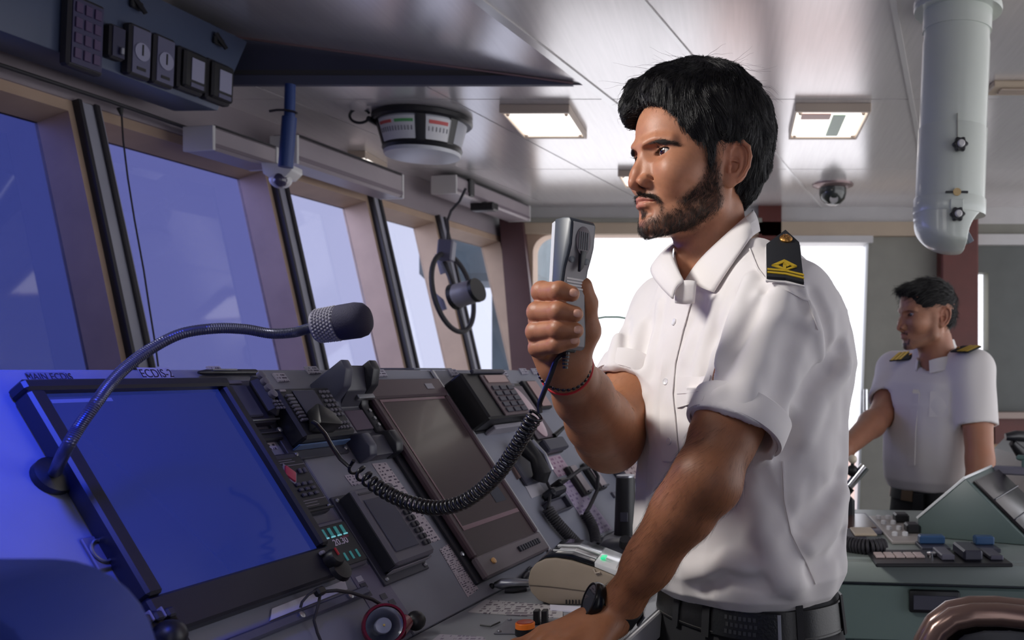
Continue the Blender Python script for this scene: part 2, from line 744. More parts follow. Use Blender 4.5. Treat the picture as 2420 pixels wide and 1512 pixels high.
# ---- ceiling: laid panels with open joints
CZ = 2.30
b = MB()
b.quads([(p + .247 * y, y, CZ + .03 + dz) for dz in (0, .02) for p, y in ((-1.25, -2), (3, -2), (3, 5.5), (-1.25, 5.5))],
        [(0, 1, 2, 3), (7, 6, 5, 4), (0, 4, 5, 1), (1, 5, 6, 2), (2, 6, 7, 3), (3, 7, 4, 0)])
b.quads([(x, y, CZ + .03 + dz) for dz in (0, .02) for x, y in ((-1.92, 3.03), (0, 3.03), (0, 5.5), (-1.42, 5.5))],
        [(0, 1, 2, 3), (7, 6, 5, 4), (0, 4, 5, 1), (1, 5, 6, 2), (2, 6, 7, 3), (3, 7, 4, 0)])
ceiling = S(b.build('ceiling', M_joint))


def ceil_panel(p0, p1, y0, y1):
    g = .0035
    q = []
    for z in (CZ, CZ + .03):
        for p, y in ((p0 + g, y0 + g), (p1 - g, y0 + g), (p1 - g, y1 - g), (p0 + g, y1 - g)):
            q.append((p + .247 * y, y, z))
    b = MB()
    b.quads(q, [(0, 1, 2, 3), (7, 6, 5, 4), (0, 4, 5, 1), (1, 5, 6, 2), (2, 6, 7, 3), (3, 7, 4, 0)])
    b.build('ceiling_panel', M_ceil, ceiling)


PS = [-2.68, -2.36, -1.79, -1.239, -.816, -.175, .45, 1.05, 1.65, 2.3]
for i in range(len(PS) - 1):
    left = PS[i + 1] < -1.23
    rows = [(3.03, 3.19), (3.19, 4.30), (4.30, 5.34)] if left else [(-2, .7), (.7, 3.19), (3.19, 4.30), (4.30, 5.34)]
    for y0, y1 in rows:
        ceil_panel(PS[i], PS[i + 1], y0, y1)
# white jointing strips between panels
for p, w in ((-1.239, .016), (-.816, .007), (-.175, .008)):
    b = MB()
    q = []
    for z in (CZ - .004, CZ + .004):
        for s, y in ((-w, -1), (w, -1), (w, 5.3), (-w, 5.3)):
            q.append((p + s + .247 * y, y, z))
    b.quads(q, [(0, 1, 2, 3), (7, 6, 5, 4), (0, 4, 5, 1), (1, 5, 6, 2), (2, 6, 7, 3), (3, 7, 4, 0)])
    b.build('joint_strip', mat('strip_gloss', lin(244, 242, 242), rough=.2, metal=.4), ceiling)

# raised sloping part of the ceiling in front, and the dark riser behind it
RY = 3.027
xa = lambda y: -1.239 + .247 * y
rise = lambda x, y: CZ + .137 * max(0.0, xa(y) - x)
b = MB()
q = []
for dz in (0, .03):
    for x, y in ((xa(-1) - .004, -1.0), (xa(RY) - .004, RY), (-1.93, RY), (-2.75, -1.0)):
        q.append((x, y, rise(x, y) + dz))
b.quads(q, [(0, 1, 2, 3), (7, 6, 5, 4), (0, 4, 5, 1), (1, 5, 6, 2), (2, 6, 7, 3), (3, 7, 4, 0)])
b.build('sloping_panel', M_ceil, ceiling)
b = MB()
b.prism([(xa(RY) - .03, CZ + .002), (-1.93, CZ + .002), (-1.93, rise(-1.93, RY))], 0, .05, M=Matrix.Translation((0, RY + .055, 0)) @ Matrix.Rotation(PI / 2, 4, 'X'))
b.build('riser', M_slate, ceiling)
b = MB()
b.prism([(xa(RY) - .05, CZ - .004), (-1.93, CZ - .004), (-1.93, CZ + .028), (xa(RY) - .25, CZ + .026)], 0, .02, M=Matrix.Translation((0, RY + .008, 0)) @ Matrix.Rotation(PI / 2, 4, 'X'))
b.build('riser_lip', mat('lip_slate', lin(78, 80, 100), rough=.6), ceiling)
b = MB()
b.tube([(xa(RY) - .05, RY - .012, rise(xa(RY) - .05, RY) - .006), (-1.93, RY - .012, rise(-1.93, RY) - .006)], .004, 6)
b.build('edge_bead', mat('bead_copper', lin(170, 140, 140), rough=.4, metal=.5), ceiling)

# ---- raked front wall with deep window openings
WZ = Vector((0, 0, 1))
WY = (E2 * -.2425 + WZ * .970).normalized()
W = Plane(room(0, -2.2, 1.35), E1, WY)
wall = empty('wall_front', W.M(0, 0), None, None)
S(wall)
POSTS = [-.35, .62, 1.42, 2.23, 3.02, 3.65, 4.22]
PWID = .036
ENDU = 4.90
TOPT, SILLT = .80, -.12


def wbox(name, u0, u1, t0, t1, n0, n1, m, parent, bev=0.0):
    b = MB()
    b.box(u0, u1, t0, t1, n0, n1, bev)
    return b.build(name, m, parent)


wbox('header', -1.0, 3.0, TOPT, 1.34, -.16, 0, M_pelmet, wall)
wbox('header', 3.0, 5.05, TOPT, 1.02, -.16, 0, M_pelmet, wall)
wbox('apron', -1.0, 5.05, -1.4, SILLT, -.16, 0, M_wallgrey, wall)
for u in POSTS:
    p = wbox('mullion', u - PWID, u + PWID, SILLT, TOPT, -.13, .012, M_post, wall, .004)
    b = MB()
    b.box(u - PWID - .012, u - PWID - .001, SILLT, TOPT, -.11, .02)
    b.build('gasket', M_rubber, wall)
    b = MB()
    b.box(u + .004, u + .022, SILLT, TOPT, .0121, .022, .003)
    b.build('wiper_channel', M_rubber, wall)
b = MB()
b.box(ENDU, ENDU + .12, SILLT, TOPT, -.13, .0)
b.build('mullion', M_post, wall)
BLUE_CAST = [(.008, .012, .10), (.008, .012, .11), (.020, .026, .11), (.060, .066, .18), (.22, .23, .35), (.34, .355, .45), (.45, .47, .56)]  # pane tints deepen leftwards, painting in a blue cast
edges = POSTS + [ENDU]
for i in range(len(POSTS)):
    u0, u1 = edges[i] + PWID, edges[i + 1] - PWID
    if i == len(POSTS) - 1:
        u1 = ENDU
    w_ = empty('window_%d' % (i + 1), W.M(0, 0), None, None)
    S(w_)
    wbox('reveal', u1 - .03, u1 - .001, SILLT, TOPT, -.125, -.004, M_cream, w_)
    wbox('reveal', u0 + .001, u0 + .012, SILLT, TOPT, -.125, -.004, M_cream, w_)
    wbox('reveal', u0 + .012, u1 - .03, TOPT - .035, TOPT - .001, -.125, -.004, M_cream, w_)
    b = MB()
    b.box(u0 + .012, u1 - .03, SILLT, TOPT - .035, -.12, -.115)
    b.build('blue_cast_pane', film('blue_cast_film_%d' % (i + 1), [c ** .5 for c in BLUE_CAST[i]]), w_)
# curtain rail under the header
rail = empty('curtain_rail', W.M(0, 0), 'thin dark curtain rail along the top of the left windows', 'rail')
a0, a1 = W.hit(262, 240, .05), W.hit(512, 327, .05)
b = MB()
b.tube([(a0[0] - .6, a0[1], .05), (a0[0], a0[1], .05), (a1[0], a1[1], .05)], .006, 8)
b.build('track', M_rubber, rail)
for fx, fy in ((285, 262), (498, 327)):
    h = W.hit(fx, fy, .05)
    b = MB()
    b.cyl((h[0], h[1] + .008, .05), (h[0], h[1] - .014, .05), .009, .004, 10)
    b.build('glider', M_black, rail)
# cord hanging beside the second post
b = MB()
b.tube([tuple(W.at(*W.hit(px, py, .03), .03)) for px, py in ((287, 262), (291, 330), (302, 420), (318, 520), (340, 640), (352, 720), (368, 820), (374, 866))], .0025, 6)
tag(b.build('hanging_line', M_rubber), 'thin blind cord hanging down beside the leftmost visible window post', 'cord')

# ---- unseen walls around the lens, added to shape the light
b = MB()
b.box(-3.4, .60, -.85, -.75, 0, 2.75)
S(b.build('wall_rear_added', mat('added_wall_pale', lin(205, 204, 206), rough=.6)))
b = MB()
b.box(-.75, -.65, -2.6, -.35, 0, 2.75, 0, Matrix((E1, E2, WZ)).transposed().to_4x4())
S(b.build('wall_left_added', MATS['added_wall_pale']))
b = MB()
b.box(-.64, .95, 1.15, 1.23, 0, 2.29, 0, Matrix((E1, E2, WZ)).transposed().to_4x4())
S(b.build('wall_right_added', mat('added_wall_blue', lin(58, 84, 170), rough=.6)))  # unseen partition, added to block sky light from the left console

# ---- end wall, pieces set out on its own plane
EY = 5.3
EW = Plane((0, EY, 0), (1, 0, 0), (0, 0, 1))
S(tag(empty('wall_end', EW.M(0, 0), None, None)))
wall_end = bpy.data.objects['wall_end']


def erect(name, x0, x1, y0, y1, m, parent=None, front=0.0, back=-.12, bev=0.0):
    a, c = EW.hit(x0, y1), EW.hit(x1, y0)
    b = MB()
    b.box(a[0], c[0], a[1], c[1], back, front, bev)
    return b.build(name, m, parent or wall_end)


def epoly(name, pts, m, parent=None, front=0.0, back=-.12, bev=0.0):
    b = MB()
    b.prism([EW.hit(*p) for p in pts], back, front, bev)
    return b.build(name, m, parent or wall_end)


M_beige = mat('beige_header', lin(196, 178, 156), rough=.5, var=.06)
erect('header', 1200, 3000, 430, 529, M_white)
erect('header', 1235, 1800, 529, 556, M_beige, front=.05)
erect('header', 1800, 2210, 527, 560, M_beige, front=.05)
erect('trim', 1230, 1800, 519, 529, M_wallgrey, front=.06)
erect('trim', 1870, 2060, 560, 576, M_white, front=.06)
epoly('jamb', [(1190, 520), (1243, 520), (1297, 1010), (1230, 1010)], M_darkred, front=.10)
# window in the end wall with rounded corners
win = empty('window_9', EW.M(0, 0), None, None)
S(win)
ox0, oy0, ox1, oy1 = 1236, 548, 1806, 1030
b = MB()
n = 10
outer = [(ox0, oy0), (ox1, oy0), (ox1, oy1), (ox0, oy1)]
ix0, iy0, ix1, iy1, rr = 1262, 557, 1792, 1005, 42
inner = []
for cx, cy, a0 in ((ix0 + rr, iy0 + rr, 180), (ix1 - rr, iy0 + rr, 270), (ix1 - rr, iy1 - rr, 0), (ix0 + rr, iy1 - rr, 90)):
    for k in range(n + 1):
        a = math.radians(a0 + 90 * k / n)
        inner.append((cx + rr * math.cos(a), cy + rr * math.sin(a)))
ou = []
for k, (cx, cy) in enumerate(outer):
    ou += [(cx, cy)] * (n + 1)
pi_ = [EW.hit(*p) for p in inner]
po = [EW.hit(*p) for p in ou]
N = len(pi_)
pts = [(x, y, -.02) for x, y in po] + [(x, y, .03) for x, y in po] + [(x, y, .03) for x, y in pi_] + [(x, y, -.10) for x, y in pi_]
fc = []
for i in range(N):
    j = (i + 1) % N
    if (Vector(pts[i]) - Vector(pts[j])).length > 1e-6:
        fc += [(i, j, N + j, N + i), (N + i, N + j, 2 * N + j, 2 * N + i)]
    else:
        fc += [(N + i, 2 * N + j, 2 * N + i)]
    fc += [(2 * N + i, 2 * N + j, 3 * N + j, 3 * N + i)]
b.quads(pts, fc)
b.build('rounded_frame', M_cream, win)
a, c = EW.hit(1250, 1020), EW.hit(1800, 550)
b = MB()
b.box(a[0], c[0], a[1], c[1], -.09, -.085)
b.build('pane', film('clear_glass', (.97, .97, .98), .03), win)
erect('apron', 1236, 1806, 1030, 1423, M_wallgrey)
# dark red post behind the officer, then the open doorway
erect('post', 1792, 1846, 430, 1423, M_red, front=.05)
door = empty('door_1', EW.M(0, 0), None, None)
S(door)
epoly('door_leaf', [(2050, 560), (2216, 560), (2216, 1423), (2023, 1423)], M_wallgrey, door)
epoly('door_edge', [(2047, 576), (2052, 576), (2027, 1300), (2021, 1300)], M_alu, door, front=.01)
h = EW.hit(2043, 960)
b = MB()
b.cyl((h[0], h[1] - .12, .05), (h[0], h[1] + .1, .05), .014, n=12)
b.cyl((h[0], h[1] + .08, -.01), (h[0], h[1] + .08, .05), .010, n=10)
b.cyl((h[0], h[1] - .1, -.01), (h[0], h[1] - .1, .05), .010, n=10)
b.build('door_handle', M_chrome, door)
a, c = EW.hit(1846, 1423), EW.hit(2052, 560)
b = MB()
b.box(a[0], c[0] - .005, a[1] + .1, c[1], -.07, -.064)
b.build('door_glass', film('clear_glass_door', (.97, .97, .98), .03), door)
b = MB()
a2, c2 = EW.hit(1846, 1500), EW.hit(2035, 1120)
b.box(a[0] - .5, a[0] + 1.2, -.02, EW.hit(0, 1165)[1] - .02, -2.6, -2.5)
bw_ = b.build('deck_bulwark', mat('pale_pink_bulwark', lin(232, 200, 190), rough=.6))
bw_.matrix_world = EW.M(0, 0)
tag(bw_, 'low pale pink bulwark out on deck beyond the doorway', 'bulwark')
# red pillar and the wall to its right with a narrow slot window
erect('pillar', 2214, 2300, 430, 1423, M_red, front=.12, bev=.01)
M_dkgrey = mat('wall_bluegrey', lin(104, 108, 106), rough=.6, var=.08)
erect('panel', 2336, 3000, 580, 1423, M_dkgrey)
erect('panel', 2300, 2336, 580, 644, M_dkgrey)
erect('panel', 2300, 2336, 828, 1423, M_dkgrey)
erect('header', 2300, 3000, 529, 556, M_wallgrey)
erect('trim', 2300, 3000, 556, 581, M_white, front=.05)
win2 = empty('window_10', EW.M(0, 0), None, None)
S(win2)
a, c = EW.hit(2296, 830), EW.hit(2340, 640)
b = MB()
b.box(a[0], c[0], a[1], c[1], -.09, -.085)
b.build('slot_pane', film('clear_glass_slot', (.97, .97, .98), .03), win2)
erect('slot_edge', 2297, 2302, 640, 830, mat('yellow_edge', lin(226, 210, 120), rough=.5), win2, front=.012)
# low joinery at the far right
erect('dado', 2340, 3000, 985, 1046, M_red, front=.10)
erect('ledge', 2335, 3000, 972, 986, mat('ledge_beige', lin(170, 150, 140), rough=.4), front=.14)
erect('dado_panel', 2330, 2404, 1046, 1300, mat('tan_panel', lin(206, 172, 138), rough=.5, var=.05), front=.03)
erect('dado_post', 2404, 2428, 1046, 1300, M_red, front=.07)

# ------------------------------------------------------------------ things on the ceiling and the front wall
CL = Plane((0, 0, CZ), (1, 0, 0), (0, -1, 0))
M_lightface = mat('light_diffuser', lin(240, 234, 228), rough=.5, emit=lin(255, 248, 240), estr=1.1)
M_lightframe = mat('light_frame', lin(196, 180, 166), rough=.45, metal=.2)


def ceiling_light(quad, label, dark=False):
    d = Dev(CL, 'ceiling_light', label, 'light', quad, 'shallow ceiling lights')
    d.box('diffuser', .04, .96, .06, .94, 0, .022, M_lightface, .006)
    d.box('frame', 0, 1, 0, .05, 0, .03, M_lightframe, .002)
    d.box('frame', 0, 1, .95, 1, 0, .026, M_lightframe, .002)
    d.box('frame', 0, .03, .05, .95, 0, .026, M_lightframe, .002)
    d.box('frame', .97, 1, .05, .95, 0, .03, M_lightframe, .002)
    for fx in (.08, .92):
        for fy in (.12, .88):
            x, y = d.XY(fx, fy)
            b = MB()
            b.lathe([(.007, .02), (.007, .026), (.004, .03)], 10)
            o = b.build('clip', M_lightframe, d.o)
            o.location = (x, y, 0)
    return d


ceiling_light([(1155, 246), (1322, 246), (1408, 312), (1262, 314)], 'pale ceiling light panel in front of the near officer, beside the drum indicator')
L2 = ceiling_light([(1850, 246), (2030, 240), (2052, 312), (1888, 318)], 'pale ceiling light panel with a greenish lamp, just behind the near officer\'s head')
L2.box('lamp_tube', .52, .70, .15, .85, .0225, .028, mat('pale_green_lamp', lin(196, 222, 204), rough=.4), .003)
L2.box('red_tube', .1, .5, .12, .3, .0225, .026, mat('pale_red_lamp', lin(220, 170, 160), rough=.4), .002)
ceiling_light([(1437, 402), (1570, 402), (1640, 432), (1500, 434)], 'small pale ceiling light beside the officer\'s nose, far down the ceiling')
ceiling_light([(806, 357), (858, 355), (916, 385), (872, 389)], 'small slim ceiling light just above the front window blind box')
d = Dev(CL, 'ceiling_vent', 'small beige ceiling vent to the far side of the hanging pipe', 'vent', [(2336, 189), (2470, 189), (2490, 212), (2340, 212)])
d.box('frame', 0, 1, 0, 1, 0, .02, M_beige, .004)
for k in range(3):
    d.box('slat', .15, .85, .2 + .2 * k, .3 + .2 * k, .0201, .027, M_lightframe, .002)

# dome camera on the ceiling
x, y = CL.hit(1968, 436)
o = empty('dome_camera', CL.M(x, y), 'dark dome camera on the ceiling beyond the near officer\'s head', 'camera')
b = MB()
b.lathe([(.105, 0), (.105, .008), (.085, .016), (.07, .02)], 32)
b.build('base_plate', mat('dome_base', lin(150, 130, 130), rough=.3, metal=.5), o)
b = MB()
b.lathe([(.07, .0201), (.07, .045), (.062, .075), (.04, .098), (.015, .108)], 32)
b.build('dome', mat('dome_dark', lin(52, 56, 54), rough=.12, coat=.4), o)
b = MB()
b.cyl((.0, .02, .07), (0, .055, .085), .022, n=16)
b.build('lens', M_chrome, o)

# ---- pipe with a hooded mirror end hanging from the ceiling
M_pipe = mat('pipe_paint', lin(208, 214, 206), rough=.28, coat=.3, var=.03)
YP = FPX * (CZ - CAMZ) / (PY - 15)
top = P(2264, 15, YP)
px2m = YP / FPX
pz = lambda py: CAMZ - (py - PY) * px2m
pipe = empty('hanging_pipe', Matrix.Translation((top.x, YP, 0)), 'thick pale grey pipe hanging from the ceiling with a hooded open end', 'pipe')
shear = lambda py: (py - 15) * (-20 / 465) * px2m
ax = Vector((shear(480), 0, pz(480) - pz(15))).normalized()
MP = Matrix.Translation((0, 0, pz(15))) @ (-ax).to_track_quat('Z', 'Y').to_matrix().to_4x4()
ln = (465 * px2m) / abs(ax.z)
b = MB()
b.lathe([(.086, -.325 * ln / .51), (.0865, -.10), (.0845, -.088), (.0845, -.012)], 48, MP)
b.build('upper_tube', M_pipe, pipe)
b = MB()
b.lathe([(.112, -.018), (.114, -.010), (.112, .0)], 48, MP)
b.build('flange', M_pipe, pipe)
b = MB()
b.lathe([(.0885, -.068), (.0885, -.012)], 48, MP)
b.build('collar', M_pipe, pipe)
b = MB()
b.lathe([(.0895, -ln), (.0885, -.325 * ln / .51 + .004), (.0875, -.325 * ln / .51 + .006)], 48, MP)
b.build('sliding_sleeve', M_pipe, pipe)
b = MB()
b.lathe([(.0925, -ln - .032), (.0935, -ln - .028), (.0935, -ln + .006), (.0915, -ln + .01)], 48, MP)
b.build('band', M_pipe, pipe)
hx = shear(540)
hz0 = pz(480) - .02


def f_hood(p):
    q = p.copy()
    r = np.sqrt((q[:, 0] - hx) ** 2 + q[:, 1] ** 2) - F4(.0905)
    bot = F4(pz(606)) - q[:, 2]
    d = smax(r, q[:, 2] - F4(hz0), .004)
    e = s_ell(q, (hx + .012, 0, pz(520)), (.103, .12, .090))
    d = np.where(q[:, 2] < F4(pz(520)), smax(d, e, .006), d)
    shell = d
    cut = np.sqrt((q[:, 0] - F4(P(2352, 0, YP).x - top.x)) ** 2 + (q[:, 2] - F4(pz(578))) ** 2) - F4(84 * px2m)
    d = smax(d, -cut, .003)
    return np.maximum(d, -np.maximum(shell + F4(.005), F4(hx - .01) - q[:, 0]))


v, q = surface(f_hood, (hx - .11, -.11, pz(625)), (hx + .11, .11, hz0 + .01), .0026)
npmesh('hood', v, q, M_pipe, pipe)


def star_knob(px, py, r, parent):
    c = P(px, py, YP) - Vector((top.x, YP, 0))
    rad = math.sqrt(max(.0905 ** 2 - (c.x - shear(py)) ** 2, 0))
    k = MB()
    pts = []
    for i in range(48):
        a = i / 48 * 2 * PI
        pts.append(((r * (1 + .13 * math.cos(6 * a))) * math.cos(a), (r * (1 + .13 * math.cos(6 * a))) * math.sin(a)))
    M = Matrix.Translation((c.x, -rad, c.z)) @ Matrix.Rotation(PI / 2, 4, 'X')
    k.prism(pts, .004, .022, .003, M)
    o = k.build('star_knob', M_black, parent)
    k = MB()
    k.lathe([(r * .55, .022), (r * .55, .027), (r * .4, .030)], 20, M)
    k.build('knob_cap', M_white, o)
    k = MB()
    k.lathe([(r * .3, -.006), (r * .3, .004)], 12, M)
    k.build('knob_shank', M_steel, o)


star_knob(2246, 364, .017, pipe)
star_knob(2240, 522, .0165, pipe)
c = P(2241, 470, YP) - Vector((top.x, YP, 0))
b = MB()
b.cyl((c.x, -.096, c.z), (c.x, -.088, c.z), .010, n=16)
b.build('brass_stud', mat('brass', lin(190, 165, 120), rough=.35, metal=.7), pipe)
b = MB()
b.box(c.x - .028, c.x + .028, -.0945, -.088, c.z - .0025, c.z + .0025)
b.build('slot', M_black, pipe)
b = MB()
b.box(c.x - .016, c.x + .016, -.095, -.089, pz(512), pz(486), .001)
b.build('hasp', M_pipe, pipe)
b = MB()
b.box(c.x + .002 - .001, c.x + .002 + .001, -.0912, -.0875, pz(350), pz(290))
b.build('seam', M_wallgrey, pipe)
c = P(2281, 562, YP) - Vector((top.x, YP, 0))
b = MB()
b.box(-.008, .008, -.012, .012, -.018, .018, .002, Matrix.Translation((c.x, -.02, c.z)) @ Matrix.Rotation(-.5, 4, 'Y'))
b.build('clip_tab', mat('clip_grey', lin(120, 124, 134), rough=.4), pipe)

# ---- drum-shaped indicator with three scale faces hanging from the ceiling
YI = FPX * (CZ - CAMZ) / (PY - 256)
pi2 = lambda px, py: P(px, py, YI)
ctr = pi2(972, 250)
ind = empty('drum_indicator', Matrix.Translation((ctr.x, YI + .12, CZ)), 'dark drum indicator with white scale faces, coloured red and green, hanging from the ceiling', 'indicator')
k = YI / FPX
R0, R1 = 118 * k, 95 * k
drop = 84 * k
b = MB()
b.lathe([(R0 * .96, 0), (R0, -.006), (R0, -.022), (R0 * .97, -.028)], 40)
b.build('rim', M_black, ind)
b = MB()
b.lathe([(R0 * .9, -.02), (R1 * .92, -drop)], 40)
b.build('drum', mat('indicator_grey', lin(176, 178, 188), rough=.4), ind)
b = MB()
b.lathe([(R1 * .95, -drop - .004), (R1 * .99, -drop + .006), (R1 * .97, -drop + .018)], 40)
b.build('lower_rim', M_black, ind)
b = MB()
b.lathe([(R1 * .6, -drop - .026), (R1 * .93, -drop - .018), (R1 * .95, -drop - .005)], 40)
b.build('underside', mat('indicator_pale', lin(206, 208, 216), rough=.35), ind)


def cone_patch(name, a0, a1, t0, t1, off, m, parent, n=8):
    b = MB()
    pts, fc = [], []
    for i in range(n + 1):
        a = math.radians(a0 + (a1 - a0) * i / n)
        for t in (t0, t1):
            for o in (off, off + .002):
                r = R0 * .9 + (R1 * .92 - R0 * .9) * t + o
                pts.append((r * math.cos(a), r * math.sin(a), -.02 - (drop - .02) * t))
    for i in range(n):
        q0, q1 = 4 * i, 4 * i + 4
        fc += [(q0 + 1, q0 + 3, q1 + 3, q1 + 1), (q0, q0 + 1, q1 + 1, q1), (q0 + 2, q1 + 2, q1 + 3, q0 + 3)]
    fc += [(0, 2, 3, 1), (4 * n, 4 * n + 1, 4 * n + 3, 4 * n + 2)]
    b.quads(pts, fc)
    return b.build(name, m, parent)


M_scale = mat('scale_white', lin(226, 226, 230), rough=.4)
M_sred = mat('scale_red', lin(214, 92, 92), rough=.5)
M_sgreen = mat('scale_green', lin(96, 176, 108), rough=.5)
for a0, a1 in ((221, 279), (293, 326)):
    f = cone_patch('scale_face', a0, a1, .14, .86, .004, M_scale, ind, 10)
    ticks = 12 if a0 < 280 else 6
    for i in range(ticks):
        a = a0 + 4 + (a1 - a0 - 8) * i / (ticks - 1)
        cone_patch('tick', a - .45, a + .45, .46, .60, .0061, mat('scale_ink', lin(120, 120, 130), rough=.5), f, 1)
    if a0 < 280:
        cone_patch('red_bar', 224, 247, .25, .34, .0061, M_sred, f, 4)
        cone_patch('green_bar', 252, 277, .25, .34, .0061, M_sgreen, f, 4)
    else:
        cone_patch('red_bar', 297, 322, .25, .36, .0061, M_sred, f, 4)
for a in (212, 286, 331):
    cone_patch('frame_bar', a - 6, a + 6, .04, .98, .004, M_black, ind, 4)
c = pi2(842, 268) - Vector((ctr.x, YI + .12, CZ))
b = MB()
pts = []
for i in range(20):
    a = math.radians(20 + 320 * i / 19)
    pts.append((c.x + 24 * k * math.cos(a), c.y + .03, c.z + 17 * k * math.sin(a)))
b.tube(pts, .005, 8)
b.build('ring_handle', M_black, ind)
c2 = pi2(866, 283) - Vector((ctr.x, YI + .12, CZ))
b = MB()
b.cyl((c.x + 20 * k, c.y + .03, c.z - .01), (c2.x + .03, c2.y + .12, c2.z), .010, .013, 12)
b.build('handle_boss', M_black, ind)

# ---- blue hanging pole and the white camera bracket at the head of the second post
YB = 2.95
pole = empty('blue_pole', P(681, 240, YB), 'slim blue pole hanging from the ceiling beside the white camera bracket', 'pole')
o_ = P(681, 240, YB)
b = MB()
b.tube([P(686, 200, YB) - o_, P(684, 280, YB) - o_], .0165, 16)
b.tube([P(684, 277, YB) - o_, P(675, 395, YB) - o_], .0225, 16)
b.build('shaft', mat('blue_paint', lin(36, 62, 122), rough=.4), pole)
b = MB()
b.tube([P(x, y, YB) - o_ - Vector((0, .03, 0)) for x, y in ((648, 269), (665, 266), (684, 266), (705, 270), (713, 275))], .004, 8)
b.build('crossbar', M_rubber, pole)

YC = 3.12
cc = P(672, 412, YC)
cam2 = empty('dome_camera', cc, 'white dome camera on a bracket at the window post head, under the blue pole', 'camera')
kk = YC / FPX
b = MB()
b.prism([(-38 * kk, 22 * kk), (34 * kk, 16 * kk), (34 * kk, 2 * kk), (18 * kk, -14 * kk), (-20 * kk, -14 * kk), (-34 * kk, -4 * kk)], -.03, .05, .004, Matrix.Rotation(PI / 2, 4, 'X'))
b.build('bracket', M_white, cam2)
b = MB()
b.sph((-2 * kk, -.02, -16 * kk), 25 * kk, 24, (1, 1, .8))
b.build('housing', M_white, cam2)
b = MB()
b.sph((3 * kk, -.035, -18 * kk), 17 * kk, 20)
b.build('dome', mat('dome_tint', lin(70, 66, 90), rough=.15, coat=.5), cam2)

# ---- roller blind boxes over the windows
VP_ = Plane(room(0, -2.2, 0), E1, (0, 0, 1))


def blind_box(a, b_, drop, label, depth=.0):
    p, q = VP_.hit(*a), VP_.hit(*b_)
    z = (p[1] + q[1]) / 2
    o = empty('blind_box', VP_.M((p[0] + q[0]) / 2, z - drop / 2), label, 'blind', 'roller blind boxes')
    L = abs(q[0] - p[0]) / 2
    m = MB()
    m.box(-L, L, -drop / 2, drop / 2, -.12, depth, .008)
    m.build('cassette', M_pelmet, o)
    m = MB()
    m.box(-L + .004, L - .004, -drop * .38, -drop * .22, depth, depth + .004, .001)
    m.build('groove_strip', M_rubber if False else mat('groove_mauve', lin(120, 108, 118), rough=.5), o)
    m = MB()
    m.box(-L + .004, L - .004, drop * .5, drop * .56, -.1, depth * .6)
    m.build('top_gasket', M_rubber, o)
    for s in (-1, 1):
        m = MB()
        m.box(s * L - .006, s * L + .006, -drop / 2 - .002, drop / 2 + .002, -.11, depth + .003, .002)
        m.build('end_cap', M_white, o)
    return o


blind_box((505, 305), (655, 342), .075, 'short roller blind box against the overhead instrument panel')
blind_box((703, 324), (952, 410), .10, 'long roller blind box between the white camera bracket and the drum indicator')
bb = blind_box((1069, 420), (1244, 482), .085, 'roller blind box with a black end, nearest the end wall', .02)
m = MB()
m.box(-.30, -.255, -.035, .05, -.02, .035, .006)
m.build('motor_end', M_black, bb)
p = VP_.hit(1138, 490)
m = MB()
m.box(-.03, .03, -.02, .022, -.05, .08, .006)
o = m.build('sensor_box', M_black)
o.matrix_world = VP_.M(p[0], p[1])
tag(o, 'small black box under the blind nearest the end wall', 'sensor')

# ---- round clear-view screen with its motor on the fourth window
YK = 3.85
kk = YK / FPX
o_ = P(1080, 690, YK)
cv = empty('clear_view_screen', o_, 'round spinning clear-view screen with a pale motor on the fourth front window', 'window wiper')
rel = lambda px, py, dy=0: P(px, py, YK) - o_ + Vector((0, dy, 0))
ring = []
for i in range(40):
    a = 2 * PI * i / 40
    ring.append(rel(1071 + 26 * math.cos(a) + 17 * math.sin(a) * -1, 692 - 92 * math.sin(a), .12 * math.cos(a)))
b = MB()
b.tube(ring, .011, 8, closed=True)
b.build('ring', M_rubber, cv)
b = MB()
b.cyl(rel(1078, 700), rel(1132, 688, -.04), .052, .048, 24)
b.build('motor', mat('motor_beige', lin(140, 136, 140), rough=.4), cv)
b = MB()
b.cyl(rel(1128, 689, -.036), rel(1137, 686, -.042), .051, .051, 24)
b.cyl(rel(1070, 702, .006), rel(1082, 699, 0), .056, .054, 24)
b.build('motor_end', M_black, cv)
b = MB()
b.tube([rel(1046, 620, .01), rel(1062, 650, .0), rel(1076, 690, 0)], .012, 8)
b.tube([rel(1078, 705), rel(1084, 740, .01), rel(1092, 778, .03)], .007, 8)
b.build('arm', M_rubber, cv)
b = MB()
b.box(-.032, .032, -.03, .03, -.045, .045, .006, Matrix.Translation(rel(1055, 592)) @ Matrix.Rotation(.1, 4, 'Y'))
b.build('junction_box', mat('junction_slate', lin(86, 84, 104), rough=.5), cv)
for a, c in ((596, 640), (688, 728)):
    b = MB()
    b.prism([((1018 - 1080) * kk, (690 - a) * kk), ((1040 - 1080) * kk, (690 - a - 18) * kk), ((1048 - 1080) * kk, (690 - c) * kk), ((1032 - 1080) * kk, (690 - c - 6) * kk)], -.006, .006, .002, Matrix.Translation((0, .05, 0)) @ Matrix.Rotation(PI / 2, 4, 'X'))
    b.build('fixing_plate', mat('fixing_grey', lin(150, 150, 170), rough=.5), cv)
b = MB()
b.tube([rel(1057, 572), rel(1054, 540, .03), rel(1047, 515, .06), rel(1052, 490, .08), rel(1072, 468, .08), rel(1092, 440, .05)], .006, 8)
b.build('supply_cable', M_rubber, cv)
